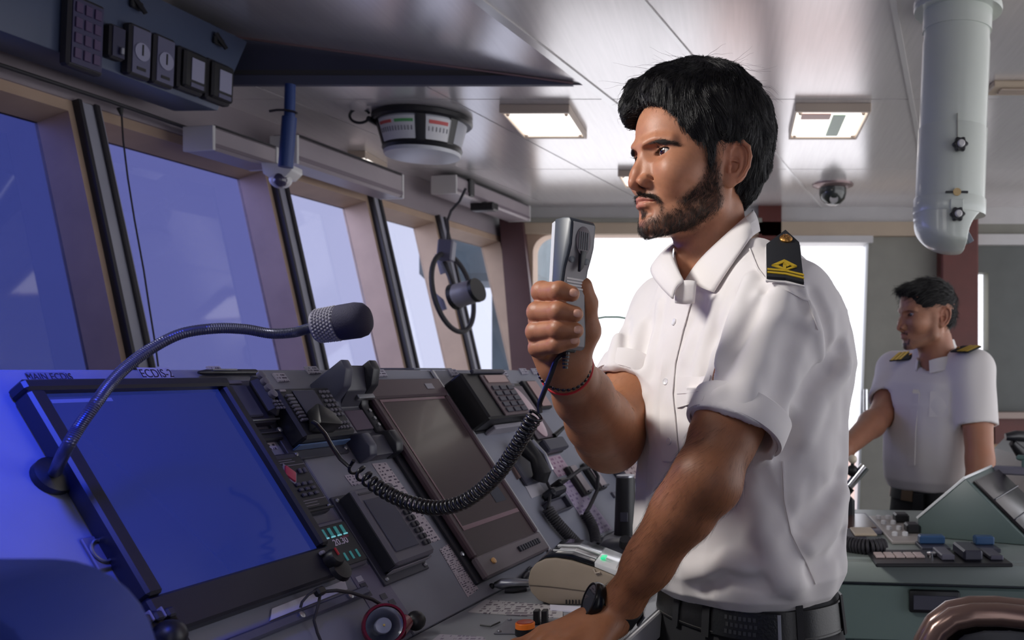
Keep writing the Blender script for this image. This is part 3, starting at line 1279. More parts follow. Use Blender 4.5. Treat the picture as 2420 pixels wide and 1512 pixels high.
# thin green line across the end window
b = MB()
b.tube([P(x, y, 5.36) for x, y in ((1346, 1029), (1342, 900), (1346, 800), (1362, 765), (1395, 755), (1430, 749), (1462, 749), (1490, 754), (1520, 772), (1538, 830), (1544, 1029))], .0065, 8)
tag(b.build('mooring_line', mat('green_rope', lin(70, 120, 90), rough=.7)), 'thin green line curving outside beyond the end window, seen past the handset', 'rope')
# grey thing on deck seen through the last front pane
b = MB()
b.box(-.5, .3, -.3, .3, -.35, .25, .05)
b.box(-.06, .06, -.06, .06, -2.26, -.34)
o = b.build('deck_winch_cover', mat('winch_teal', lin(96, 110, 118), rough=.6, var=.2))
o.location = P(1188, 555, 6.4)
tag(o, 'grey blurred housing out on deck, seen through the last front pane', 'winch')

# ---- overhead instrument panel at the upper left
OP_tr, OP_br = P(586, 98, 2.95), P(515, 262, 2.84)
OP = Plane(OP_tr, E1, OP_tr - OP_br)
M_panel = mat('overhead_paint', lin(70, 80, 106), rough=.45, var=.05)
pan = empty('overhead_panel', OP.M(0, 0), 'blue grey sloping overhead panel holding a row of gauges above the left windows', 'instrument panel')
hgt = (OP_tr - OP_br).length
b = MB()
bx, by = OP.hit(515, 262)
b.prism([(0, 0), (bx, by), (bx - 2.4, by), (-2.4, 0)], -.16, 0, .004)
b.build('housing', M_panel, pan)
for px, py in ((318, 12), (512, 98)):
    x, y = OP.hit(px, py)
    b = MB()
    b.box(x - .02, x + .02, y - .012, y + .012, .0002, .012, .003)
    b.cyl((x - .012, y + .02, .006), (x + .012, y - .02, .026), .009, .006, 10)
    b.build('latch', M_black, pan)
M_gface = mat('gauge_face', lin(96, 96, 122), rough=.35)
M_glight = mat('gauge_window', lin(150, 150, 175), rough=.3)


def gauge(quad, label, kind):
    d = Dev(OP, 'panel_gauge', label, 'gauge', quad, 'gauges in the overhead panel')
    d.box('case', 0, 1, 0, 1, .0002, .030, M_rubber, .006)
    if kind == 'board':
        d.box('face', .08, .92, .05, .95, .0301, .033, mat('board_face', lin(52, 48, 84), rough=.4))
        for j in range(4):
            for i in range(3):
                d.box('tile', .14 + .26 * i, .32 + .26 * i, .10 + .21 * j, .24 + .21 * j, .0331, .037, mat('board_tile', lin(74, 56, 92), rough=.4), .001)
    elif kind == 'plain':
        d.box('face', .1, .9, .06, .94, .0301, .033, mat('plain_face', lin(40, 40, 70), rough=.4))
        d.box('pull', .5, .68, .62, .86, .0331, .045, M_steel, .003)
    elif kind == 'dial':
        d.box('face', .1, .9, .06, .94, .0301, .033, M_gface)
        b = MB()
        b.lathe([(d.w * .34, .0332), (d.w * .34, .036)], 32)
        b.build('dial', M_glight, d.o)
        b = MB()
        b.box(-.002, .002, -.01, d.w * .28, .0362, .038)
        b.build('needle', M_black, d.o)
        d.box('caption', .3, .7, .8, .86, .0332, .0345, M_black)
    else:
        d.box('bezel', .06, .94, .06, .94, .0301, .046, M_black, .006)
        d.box('meter_face', .3, .8, .22, .74, .0462, .049, M_glight, .001)
        d.box('caption', .3, .8, .80, .90, .0462, .048, M_gface)


gauge([(165, -6), (252, 26), (197, 172), (112, 148)], 'largest framed indicator board at the left end of the overhead panel', 'board')
gauge([(250, 60), (288, 72), (262, 142), (228, 132)], 'small plain dark gauge next to the large indicator board overhead', 'plain')
gauge([(303, 58), (356, 82), (318, 186), (267, 171)], 'second rectangular overhead gauge with a dark dial, left of the pale oval one', 'dial')
gauge([(362, 83), (411, 104), (376, 206), (325, 191)], 'rectangular overhead gauge with a pale oval dial, middle of the row', 'dial')
gauge([(418, 112), (478, 138), (447, 224), (386, 203)], 'square deep-framed overhead meter, second from the panel\'s end', 'meter')
gauge([(484, 140), (544, 166), (511, 247), (455, 230)], 'square deep-framed overhead meter at the very end of the panel', 'meter')

# ------------------------------------------------------------------ the sloping bridge console
CP = Plane(room(0, -.91, 1.35), E1, E2 * -.5843 + WZ * .8115)
CP.h = .018
SL = .4313                                    # slope length, desk crease at y = -SL
DZ = 1.0
DK = Plane((0, 0, DZ), (1, 0, 0), (0, 1, 0))
M_cons = mat('console_paint', lin(138, 140, 154), rough=.42, var=.06, vscale=14, bump=.03, bscale=300)
M_consd = mat('console_paint_dark', lin(104, 108, 122), rough=.42, var=.06)
M_dev = mat('device_dark', lin(34, 35, 44), rough=.38)
M_dev2 = mat('device_slate', lin(62, 62, 76), rough=.4)
M_dev3 = mat('device_grey', lin(104, 102, 116), rough=.42)
M_lcd = mat('lcd_glass', lin(74, 76, 96), rough=.15)
M_key = mat('key_grey', lin(84, 82, 98), rough=.45)
M_keydk = mat('key_dark', lin(42, 42, 54), rough=.45)
M_keylt = mat('key_pale', lin(150, 146, 156), rough=.45)
M_scr = mat('navy_screen', lin(24, 30, 70), rough=.12, emit=lin(26, 40, 112), estr=.45, coat=.3)
M_scr2 = mat('brown_screen', lin(62, 48, 52), rough=.22, coat=.05)
M_ink = mat('print_ink', lin(40, 36, 50), rough=.6)

U0, U1 = .50, 3.4
con = empty('bridge_console', CP.M(0, 0), 'long grey sloping bridge console with instruments, under the front windows', 'console')
seams = [U0, CP.hit(985, 1512)[0], (CP.hit(1003, 872)[0] + CP.hit(1318, 1335)[0]) / 2, 2.45, U1]
for a, c in zip(seams, seams[1:]):
    b = MB()
    b.box(a + .0012, c - .0012, -SL, 0, -.02, 0, .0015)
    b.build('slope_panel', M_cons, con)
b = MB()
b.box(U0, U1, -SL + .01, -.002, -.05, -.0205)
b.build('backing', M_consd, con)
cM = CP.M(0, 0).inverted()
Mr = Matrix((E1, E2, WZ)).transposed().to_4x4()


def rbox(name, u0, u1, v0, v1, z0, z1, m, bev=0.0, parent=None):
    b = MB()
    b.box(u0, u1, v0, v1, z0, z1, bev, cM @ Mr)
    return b.build(name, m, parent or con)


vc = -.91 + .252
rbox('back_top', U0, U1, -1.02, -.9105, 1.30, 1.3505, M_cons, .004)
rbox('desk_top', U0, U1, vc + .0005, -.379, DZ - .035, DZ, mat('desk_paint', lin(142, 144, 150), rough=.38, var=.06, vscale=10), .002)
rbox('desk_trim', U0, U1, -.3788, -.372, DZ - .037, DZ + .001, M_white, .002)
rbox('back_panel', U0, U1, -1.0, -.96, .05, 1.2995, M_cons)
for a, c in ((U0, 1.3), (1.3, 2.1), (2.1, U1)):
    rbox('front_panel', a + .002, c - .002, -.47, -.45, .08, DZ - .036, M_consd, .003)
rbox('plinth', U0, U1, -.95, -.52, 0, .079, M_black)
# side light strip along the seam and the raised lip at the far top
x, y = CP.hit(1028, 872)
b = MB()
b.box(seams[2] + .002, seams[2] + .012, -SL, -.002, .0002, .006, .002)
b.build('edge_strip', M_alu, con)
x0, x1 = CP.hit(992, 868)[0], CP.hit(1080, 868)[0]
rbox('raised_lip', x0, x1, -1.0, -.925, 1.3508, 1.3545, M_cons, .001)
# aluminium ledge with screws under the left monitor
q0, q1 = CP.hit(560, 1520), CP.hit(850, 1393)
b = MB()
b.box(seams[0], q1[0], q1[1] - .012, q1[1], .0002, .012, .002)
led = b.build('ledge', mat('ledge_alu', lin(92, 94, 116), rough=.4, metal=.4), con)
for px, py in ((805, 1412), (687, 1455)):
    x, y = CP.hit(px, py)
    b = MB()
    b.lathe([(.0042, .0121), (.0042, .0145), (.002, .0155)], 12, Matrix.Translation((x, q1[1] - .006, 0)))
    b.build('screw', M_steel, led)


def sheet(name, label, pl, quad, m, cat='label', group=None, h=.0008, stick=None):
    """a thin card lying on a plane"""
    pts = [pl.hit(*p) for p in quad]
    cx, cy = sum(p[0] for p in pts) / 4, sum(p[1] for p in pts) / 4
    b = MB()
    b.prism([(x - cx, y - cy) for x, y in pts], .0003, h)
    o = b.build(name, m)
    o.matrix_world = pl.M(cx, cy)
    return tag(o, label, cat, group)


# ---- big chart display at the left
M_bez = mat('bezel_navy', lin(26, 27, 40), rough=.4)
m1 = Dev(CP, 'chart_display', 'big dark chart display with a navy screen at the left end of the console', 'monitor', [None, (512, 895), (828, 1347), (395, 1502)])
m1.box('bezel', 0, 1, 0, .045, .0003, .024, M_bez, .003)
m1.box('bezel', 0, 1, .86, 1, .0003, .020, M_bez, .003)
m1.box('bezel', 0, .07, .045, .86, .0003, .024, M_bez, .003)
m1.box('bezel', .945, 1, .045, .86, .0003, .024, M_bez, .003)
m1.box('screen', .07, .945, .045, .86, .0003, .014, M_scr)
m1.box('screen_text', .10, .36, .07, .085, .0141, .0144, mat('screen_line', lin(60, 70, 130), rough=.3, emit=lin(60, 70, 140), estr=.4))
x, y = m1.XY(.945, .935)
b = MB()
b.lathe([(.012, .0205), (.012, .030), (.0095, .034)], 20, Matrix.Translation((x, y, 0)))
kb = b.build('knob', M_black, m1.o)
b = MB()
b.box(x - .001, x + .001, y, y + .010, .0342, .036)
b.build('knob_mark', mat('mark_red', lin(190, 50, 60), rough=.4), kb)
m1.box('button', .90, .925, .885, .90, .0205, .026, M_keylt, .001)
b = MB()
b.lathe([(.016, .0203), (.014, .026), (.006, .027)], 20, Matrix.Translation((*m1.XY(.965, .985), 0)))
b.build('rotary_dial', M_black, m1.o)
lt = Dev(CP, 'latch_plate', 'small square latch plate beside the lower left corner of the chart display', 'latch', [(214, 1250), (262, 1245), (305, 1318), (258, 1326)])
lt.box('plate', 0, 1, 0, 1, .0003, .004, M_dev3, .001)
b = MB()
b.tube([(.009 * math.cos(math.radians(a)), .012 * math.sin(math.radians(a)), .006) for a in range(40, 330, 20)], .0015, 6)
b.build('hook', M_steel, lt.o)
kt = Dev(CP, 'trackball_unit', 'dark trackball unit with modelled key glints at the bottom, below the chart display', 'trackball', [(300, 1452), (400, 1432), (470, 1530), (360, 1560)])
kt.box('body', 0, 1, 0, 1, .0003, .02, M_bez, .004)
for f in (.12, .40, .68):
    kt.box('key', f, f + .2, .1, .3, .0201, .026, M_keydk, .002)
for f in (.3, .58):
    kt.box('key_glint', f, f + .03, .05, .28, .0203, .027, M_keylt, .001)  # pale slivers built in as highlights on the keys
b = MB()
b.sph((0, -kt.h * .15, .022), .016, 20)
b.build('ball', M_black, kt.o)

# ---- labels along the top of the console
M_tag = mat('tag_white', lin(186, 184, 196), rough=.5)
sheet('name_label', 'white name label reading ECDIS-2 above the chart display', CP, [(322, 869), (398, 870), (414, 899), (340, 898)], M_tag)
o = bpy.data.objects['name_label']
text('ECDIS-2', .017, M_ink, o, Matrix.Translation((0, 0, .001)), sx=.8)
sheet('name_label', 'faint grey name label further left above the chart display', CP, [(60, 880), (150, 880), (172, 903), (80, 903)], mat('tag_dim', lin(110, 112, 130), rough=.5))
o = bpy.data.objects['name_label.001']
text('MAIN ECDIS', .012, M_ink, o, Matrix.Translation((0, 0, .001)), sx=.8)
M_tagp = printed('tag_print', lin(182, 178, 192), lin(70, 62, 84), rows=3, cols=9)
tags = [([(485, 868), (515, 868), (528, 885), (498, 886)], 'first small white tag right of the name label, above the pen'),
        ([(641, 884), (668, 884), (682, 903), (656, 904)], 'blank white tag above the keypad radio'),
        ([(716, 868), (744, 868), (757, 884), (730, 885)], 'small white tag half behind the empty handset cradle'),
        ([(882, 875), (904, 875), (914, 891), (893, 892)], 'pale pink tag above the brown monitor'),
        ([(1056, 874), (1074, 874), (1084, 889), (1067, 890)], 'pale pink tag above the tall black keypad unit'),
        ([(1176, 876), (1192, 876), (1200, 890), (1186, 891)], 'pale pink tag above the oval paper recorder'),
        ([(1224, 872), (1240, 872), (1248, 885), (1233, 886)], 'pale pink tag just past the oval recorder, nearer of two close together'),
        ([(1252, 872), (1268, 872), (1276, 885), (1260, 886)], 'pale pink tag just past the oval recorder, farther of two close together')]
for q, l in tags:
    sheet('tag', l, CP, q, M_tagp, 'label', 'small tags along the top of the console', .003)
# pen lying at the top of the console
a, c = CP.hit(463, 889), CP.hit(572, 886)
pen = empty('pen', CP.M(a[0], a[1]), 'dark pen lying along the console top above the chart display', 'pen')
L = c[0] - a[0]
b = MB()
b.lathe([(.002, 0), (.0042, .012), (.0045, .10), (.0045, L - .012), (.003, L)], 12, Matrix.Translation((0, c[1] - a[1] - .0, .006)) @ Matrix.Rotation(PI / 2, 4, 'Y'))
b.build('barrel', M_dev, pen)
b = MB()
b.box(.02, .06, -.001 + c[1] - a[1], .001 + c[1] - a[1], .0108, .013)
b.build('clip', M_chrome, pen)

# ---- column of instruments between the chart display and the keypad radio
d = Dev(CP, 'sounder_display', 'grey box display with a rounded raised knob column, beside the chart display top', 'instrument', [(514, 896), (594, 893), (664, 985), (582, 1003)])
d.box('body', 0, 1, 0, 1, .0003, .016, M_dev2, .003)
d.box('display', .05, .62, .16, .90, .0162, .020, M_lcd, .002)
d.box('title_strip', .05, .60, .03, .12, .0162, .018, M_dev3, .001)
d.box('knob_column', .66, .98, .03, .97, .0162, .034, M_dev, .008)
for f in (.12, .27, .42, .57):
    x, y = d.XY(.83, f)
    b = MB()
    b.lathe([(.006, .0342), (.006, .039), (.004, .040)], 14, Matrix.Translation((x, y, 0)))
    b.build('knob', M_dev3, d.o)
d.keys('key', .70, .96, .70, .93, 3, 3, .0342, .037, M_key, .3, .0005)
d.box('lip', 0, 1, .965, 1.0, .0162, .020, M_steel, .001)
d = Dev(CP, 'blank_plate', 'narrow dark blank plate below the grey box display', 'plate', [(596, 1007), (668, 1000), (684, 1026), (612, 1034)])
d.box('plate', 0, 1, 0, 1, .0003, .010, M_dev, .002)
d.box('ridge', .04, .96, .42, .50, .0102, .013, M_dev2, .0005)
x, y = d.XY(.93, .3)
b = MB()
b.lathe([(.004, .0102), (.004, .013), (.002, .014)], 10, Matrix.Translation((x, y, 0)))
b.build('screw', M_steel, d.o)
sheet('sticker', 'small white printed sticker between the blank plate and the red-diamond alarm panel', CP, [(606, 1041), (642, 1036), (656, 1061), (620, 1066)], printed('sticker_print', lin(186, 182, 196), lin(60, 56, 80), rows=3, cols=6), 'sticker')
d = Dev(CP, 'alarm_panel', 'dark alarm panel with one red diamond button beside the chart display', 'alarm panel', [(626, 1072), (702, 1062), (794, 1194), (720, 1217)])
d.box('body', 0, 1, 0, 1, .0003, .014, M_dev2, .003)
d.box('face', .04, .96, .10, .93, .0142, .0155, M_dev, .001)
d.box('foot_bar', .0, 1, .955, .995, .0142, .018, M_dev, .001)
x, y = d.XY(.34, .36)
b = MB()
b.prism([(0, .013), (.010, 0), (0, -.013), (-.010, 0)], .0157, .019, .001, Matrix.Translation((x, y, 0)))
o = b.build('diamond_button', mat('button_red', lin(196, 64, 88), rough=.4), d.o)
b = MB()
b.prism([(0, .0165), (.013, 0), (0, -.0165), (-.013, 0)], .0156, .0166, 0, Matrix.Translation((x, y, 0)))
b.build('diamond_rim', M_keylt, o)
d.keys('key', .28, .86, .50, .76, 3, 3, .0157, .0185, M_key, .45, .0005)
d.keys('key', .60, .90, .26, .42, 2, 1, .0157, .0185, M_key, .5, .0005)
for f, w in ((.13, .5), (.165, .56), (.22, .8), (.80, .8), (.84, .5), (.885, .5)):
    d.box('print_line', .16, .16 + w, f, f + .008, .0156, .0159, M_keylt)
d.screws(M_steel, .0142, .005, .003)
d = Dev(CP, 'digital_readout', 'small black panel with two rows of green bars and digits 20.30', 'instrument', [(740, 1234), (812, 1216), (884, 1320), (812, 1343)])
d.box('frame', 0, 1, 0, 1, .0003, .012, M_dev3, .003)
d.box('glass', .04, .97, .10, .95, .0122, .0135, M_dev, .001)
M_gl = mat('green_bar_light', lin(70, 150, 150), rough=.4, emit=lin(60, 150, 150), estr=.12)
M_glt = mat('green_tip_light', lin(150, 220, 230), rough=.4, emit=lin(130, 220, 230), estr=.25)
for i in range(4):
    d.box('bar', .13 + .2 * i, .21 + .2 * i, .16, .33, .0136, .0146, M_gl)
    d.box('bar_tip', .11 + .2 * i, .23 + .2 * i, .335, .36, .0136, .0148, M_glt)
    d.box('bar', .15 + .2 * i, .20 + .2 * i, .70, .86, .0136, .0146, M_gl)
text('20.30', .013, mat('digit_white', lin(150, 140, 165), rough=.4, emit=lin(190, 176, 200), estr=.1), d.o, Matrix.Translation((0, .002, .0138)))
d.box('red_mark', .62, .82, .38, .42, .0136, .014, mat('mark_red2', lin(120, 40, 70), rough=.5))
sheet('chart_plate', 'flat plate with rows of small symbols below the green-bar readout', CP, [(822, 1352), (885, 1330), (985, 1480), (930, 1530)], mat('plate_violet', lin(124, 120, 142), rough=.5), 'plate')
cp_ = bpy.data.objects['chart_plate']
d0 = CP.M(0, 0)
for i, (px, py) in enumerate(((858, 1385), (905, 1410), (868, 1404), (925, 1424), (940, 1446), (951, 1464), (848, 1369))):
    x, y = CP.hit(px, py)
    b = MB()
    b.box(-.006, .006, -.004, .004, .0009, .0016)
    o = b.build('symbol', M_dev2 if i < 6 else M_tag, cp_)
    o.location = (cp_.matrix_world.inverted() @ CP.at(x, y)).xy.to_3d()
sheet('paper_sheet', 'white paper sheet tucked below the chart display, above the screwed ledge', CP, [(640, 1440), (812, 1372), (819, 1394), (636, 1468)], mat('paper_white', lin(222, 220, 236), rough=.6), 'paper', h=.002)

# ---- keypad radio
d = Dev(CP, 'keypad_radio', 'dark radio unit with a small display, side keys and number pad, next to the cradle', 'radio', [(612, 918), (742, 912), (846, 1048), (708, 1082)])
d.box('mounting_plate', 0, 1, 0, 1, .0003, .006, M_dev2, .001)
d.screws(M_steel, .0062, .007, .0035)
d.box('body', .08, .97, .10, .86, .0062, .034, M_dev, .004)
d.box('display', .30, .66, .16, .60, .0342, .036, M_lcd, .001)
d.keys('side_key', .11, .26, .22, .64, 1, 8, .0342, .039, M_dev3, .35, .0008)
d.keys('key', .72, .92, .16, .60, 3, 6, .0342, .037, M_dev3, .45, .0005)
d.keys('key', .58, .92, .66, .80, 6, 2, .0342, .037, M_dev3, .45, .0005)
d.box('logo_plate', .11, .20, .14, .17, .0342, .0355, M_keylt)
d.box('chin', .08, .97, .861, .885, .0062, .020, mat('chin_blue', lin(90, 120, 170), rough=.3), .001)
x, y = d.XY(.36, .70)
b = MB()
b.prism([(-.026, -.010), (-.006, .024), (.016, .006), (.02, -.016)], .0342, .058, .004, Matrix.Translation((x, y, 0)))
b.build('cable_plug', M_black, d.o)
RADIO = d

# ---- empty handset cradle
cr = Dev(CP, 'handset_cradle', 'empty black handset cradle with two raised ends, beside the keypad radio', 'cradle', [(748, 898), (838, 890), (942, 1058), (882, 1092)])
w2, h2 = cr.w / 2, cr.h / 2
prof = [(-h2, 0), (-h2, .022), (-h2 * .82, .030), (-h2 * .50, .030), (-h2 * .38, .014), (h2 * .30, .014), (h2 * .42, .020), (h2 * .52, .046), (h2 * .78, .064), (h2 * 1.02, .066), (h2 * 1.02, 0)]
MY = Matrix(((0, 0, 1, 0), (1, 0, 0, 0), (0, 1, 0, 0), (0, 0, 0, 1)))
b = MB()
b.prism(prof, -w2, -w2 * .55, .003, MY)
b.build('side_wall', mat('cradle_side', lin(70, 72, 92), rough=.4), cr.o)
b = MB()
b.prism(prof, w2 * .55, w2, .003, MY)
b.build('side_wall', M_dev, cr.o)
prof2 = [(-h2 * .98, .0005), (-h2 * .98, .018), (-h2 * .52, .020), (-h2 * .38, .010), (h2 * .32, .010), (h2 * .50, .036), (h2 * .98, .055), (h2 * .98, .0005)]
b = MB()
b.prism(prof2, -w2 * .54, w2 * .54, .002, MY)
b.build('trough', M_dev2, cr.o)
b = MB()
b.box(-w2 * .5, w2 * .5, -h2 * .28, h2 * .22, .0102, .013, .001)
b.build('pad', mat('pad_mauve', lin(86, 72, 92), rough=.5), cr.o)
b = MB()
b.box(w2 * .1, w2 * 1.03, h2 * .36, h2 * .47, .022, .030, .001)
b.build('hook_switch', M_steel, cr.o)
for f in (.15, -.05, -.22):
    b = MB()
    b.cyl((w2 * .78, h2 * f, .0142), (w2 * .78, h2 * f, .017), .003, n=10)
    b.build('screw', M_steel, cr.o)

# ---- long printed strips and labels
M_strip = printed('strip_print', lin(196, 186, 196), lin(76, 66, 88), rows=26, cols=4, thick=.42)
sheet('instruction_strip', 'long narrow printed strip running down from the cradle to the small grey display', CP, [(878, 1096), (912, 1093), (1040, 1275), (1008, 1288)], M_strip, 'label', 'printed strips')
sheet('instruction_strip', 'lower narrow printed strip ending at the desk crease left of the brown monitor', CP, [(1038, 1298), (1062, 1284), (1130, 1392), (1105, 1412)], M_strip, 'label', 'printed strips')
sheet('sticker', 'small white sticker under the start of the coiled cord', CP, [(813, 1124), (848, 1118), (866, 1142), (832, 1149)], printed('sticker_print2', lin(190, 182, 198), lin(90, 84, 110), rows=4, cols=5), 'sticker')

# ---- small grey display with a key column
d = Dev(CP, 'grey_display', 'raised grey display unit with a tall screen and key column under the coiled cord', 'instrument', [(792, 1166), (894, 1140), (1042, 1322), (938, 1371)])
d.box('mounting_plate', 0, 1, 0, 1, .0003, .005, M_dev2, .001)
d.screws(M_steel, .0052, .007, .0035)
d.box('body', .10, .98, .04, .90, .0052, .030, M_dev3, .004)
d.box('side_shade', .085, .10, .05, .89, .0052, .026, M_dev, .001)
d.box('display', .18, .70, .18, .78, .0302, .032, M_lcd, .001)
d.box('display_rim', .16, .72, .10, .12, .0302, .031, M_dev2)
d.keys('key', .77, .95, .16, .82, 2, 9, .0302, .034, M_keydk, .3, .0008)
d.box('chin', .10, .98, .905, .92, .0052, .020, M_keylt, .001)

# ---- brown monitor
m2 = Dev(CP, 'brown_monitor', 'monitor with a dark brown reflecting screen in the middle of the console', 'monitor', [(838, 897), (1014, 893), (1312, 1286), (1162, 1366)])
M_bz2 = mat('bezel_mauve', lin(74, 58, 66), rough=.35)
M_bz3 = mat('bezel_chin', lin(108, 98, 104), rough=.4)
m2.box('backplate', -.05, 1.0, 0, 1, .0003, .008, M_dev, .002)
m2.box('bezel', 0, 1, 0, .10, .0082, .020, M_bz2, .003)
m2.box('bezel', 0, .05, .10, .90, .0082, .020, M_bz2, .003)
m2.box('bezel', .95, 1, .10, .90, .0082, .020, M_bz2, .003)
m2.box('chin', 0, 1, .90, 1, .0082, .020, M_bz3, .003)
m2.box('screen', .05, .95, .10, .90, .0082, .016, M_scr2)
M_refl = mat('bag_film', lin(130, 104, 112), rough=.25)
m2.box('protective_film_edge', .09, .93, .105, .118, .0162, .0168, M_refl)
m2.box('protective_film_edge', .09, .93, .755, .775, .0162, .0168, M_refl)
m2.box('protective_film_edge', .09, .105, .118, .755, .0162, .0168, M_refl)
m2.keys('button', .55, .90, .925, .965, 9, 1, .0202, .024, M_keydk, .35, .0006)
x, y = m2.XY(.17, .945)
b = MB()
b.lathe([(.005, .0202), (.005, .023), (.003, .024)], 14, Matrix.Translation((x, y, 0)))
b.build('power_button', mat('button_amber', lin(220, 170, 110), rough=.4), m2.o)
m2.box('badge', .74, .84, .035, .065, .0202, .021, M_keylt)
m2.box('reflected_label', .70, .86, .62, .70, .0162, .0166, mat('screen_patch', lin(52, 56, 70), rough=.15))
for f in (.30, .62, .86):
    x, y = m2.XY(-.028, f)
    b = MB()
    b.lathe([(.004, .0082), (.004, .0105), (.002, .0115)], 10, Matrix.Translation((x, y, 0)))
    b.build('screw', M_steel, m2.o)

# ---- instruments beyond the monitor
d = Dev(CP, 'keypad_unit', 'tall black box with a pale printed keypad on its sloping top', 'keypad', [(1076, 905), (1150, 893), (1232, 1000), (1140, 1016)])
d.box('flange', -.22, 1, 0, 1, .0003, .005, M_black, .001)
d.box('housing', -.12, .98, .02, .97, .0052, .05, M_black, .004)
d.box('top_face', .26, .97, .10, .96, .0502, .054, mat('keypad_face', lin(96, 82, 88), rough=.4), .001)
d.box('vent', .10, .95, .0, .08, .0502, .058, M_dev2, .002)
d.box('display', .34, .90, .13, .28, .0542, .056, mat('display_pink', lin(176, 148, 146), rough=.35))
d.keys('key', .32, .94, .34, .92, 3, 5, .0542, .057, M_dev2, .25, .0006)
d.box('chin', .2, .97, .975, 1.06, .0003, .026, M_keylt, .002)
for f in (.10, .33, .56, .80):
    x, y = d.XY(-.17, f)
    b = MB()
    b.lathe([(.0035, .0052), (.0035, .008), (.002, .009)], 10, Matrix.Translation((x, y, 0)))
    b.build('screw', M_steel, d.o)
d = Dev(CP, 'paper_recorder', 'black framed recorder with a long pale pink oval dial', 'recorder', [(1176, 903), (1234, 897), (1338, 1060), (1296, 1070)])
d.box('frame', 0, 1, 0, 1, .0003, .010, M_black, .002)
d.box('inner_frame', .14, .94, .06, .80, .0102, .014, mat('recorder_mauve', lin(96, 84, 94), rough=.4), .001)
pts = [(math.cos(a) * d.w * .27, math.sin(a) * d.h * .35 + d.h * .06) for a in [i / 32 * 2 * PI for i in range(32)]]
b = MB()
b.prism(pts, .0142, .0165, .0004)
b.build('oval_dial', mat('oval_pink', lin(204, 176, 184), rough=.4), d.o)
d.box('lower_block', .06, 1.0, .84, 1.0, .0102, .026, M_dev2, .003)
d.box('badge', .25, .7, .02, .05, .0102, .012, M_dev3)
b = MB()
b.cyl((d.w * .35, -d.h * .30, .015), (d.w * .75, -d.h * .24, .028), .006, .004, 10)
b.build('crank', M_black, d.o)
d = Dev(CP, 'slim_meter', 'slim black-framed pink meter near the console top, past the oval recorder', 'meter', [(1236, 897), (1266, 892), (1312, 956), (1286, 962)], 'slim framed meters')
d.box('frame', 0, 1, 0, 1, .0003, .012, M_black, .002)
d.box('face', .25, .94, .06, .94, .0122, .014, mat('meter_pink', lin(184, 152, 150), rough=.4))
for q, l in (([(1346, 1098), (1360, 1094), (1408, 1158), (1388, 1166)], 'slim black-framed pale meter under the raised elbow, nearer of a pair'),
             ([(1384, 1090), (1398, 1086), (1444, 1146), (1424, 1154)], 'slim black-framed pale meter under the raised elbow, farther of a pair')):
    d = Dev(CP, 'slim_meter', l, 'meter', q, 'slim framed meters')
    d.box('frame', 0, 1, 0, 1, .0003, .012, M_black, .002)
    d.box('face', .3, 1.0, .03, .97, .0122, .014, mat('meter_mauve', lin(170, 156, 162), rough=.4))
    d.box('foot', .3, 1.0, .92, .97, .0142, .018, M_dev2)
sheet('notice_sheet', 'small pink notice sheet beside the phone handset', CP, [(1286, 1082), (1322, 1074), (1352, 1116), (1318, 1128)], printed('notice_pink', lin(196, 170, 188), lin(150, 110, 140), rows=5, cols=4), 'paper')
sheet('notice_sheet', 'long lilac notice sheet on the slope below the pink one', CP, [(1322, 1140), (1356, 1128), (1446, 1250), (1400, 1268)], printed('notice_lilac', lin(178, 164, 190), lin(130, 112, 150), rows=14, cols=4), 'paper')
sheet('notice_sheet', 'grey card tucked under the phone handset cord', CP, [(1236, 1140), (1268, 1134), (1290, 1164), (1256, 1178)], mat('card_grey', lin(176, 172, 182), rough=.5), 'paper')
# phone handset lying in its holder
d = Dev(CP, 'phone_handset', 'black and silver phone handset lying on the console beyond the brown monitor', 'phone', [(1208, 1062), (1250, 1052), (1286, 1128), (1256, 1142)])
b = MB()
b.tube([(0, d.h * .5, .02), (.002, d.h * .42, .03), (0, 0, .036), (.0, -d.h * .4, .03), (0, -d.h * .5, .018)], [.016, .018, .013, .018, .016], 12)
b.build('handset', M_black, d.o)
b = MB()
b.tube([(d.w * .2, d.h * .46, .040), (d.w * .26, 0, .046), (d.w * .2, -d.h * .45, .040)], [.008, .006, .008], 10)
b.build('silver_back', M_chrome, d.o)
b = MB()
b.box(-d.w * .5, d.w * .4, -d.h * .5, d.h * .5, .0003, .010, .003)
b.build('holder', M_dev2, d.o)
d.box('side_plate', .75, 1.35, -.25, .85, .0003, .006, mat('plate_mauve', lin(120, 110, 120), rough=.4), .001)
PH = d
pp = [d.pl.at(*CP.hit(1268, 1140), .02), d.pl.at(*CP.hit(1283, 1170), .02), d.pl.at(*CP.hit(1284, 1195), .016), d.pl.at(*CP.hit(1281, 1212), .014)]
b = MB()
b.tube(pp, .003, 8)
tag(b.build('black_cable', M_rubber), 'straight piece of black cord leaving the silver-backed phone handset', 'cable')


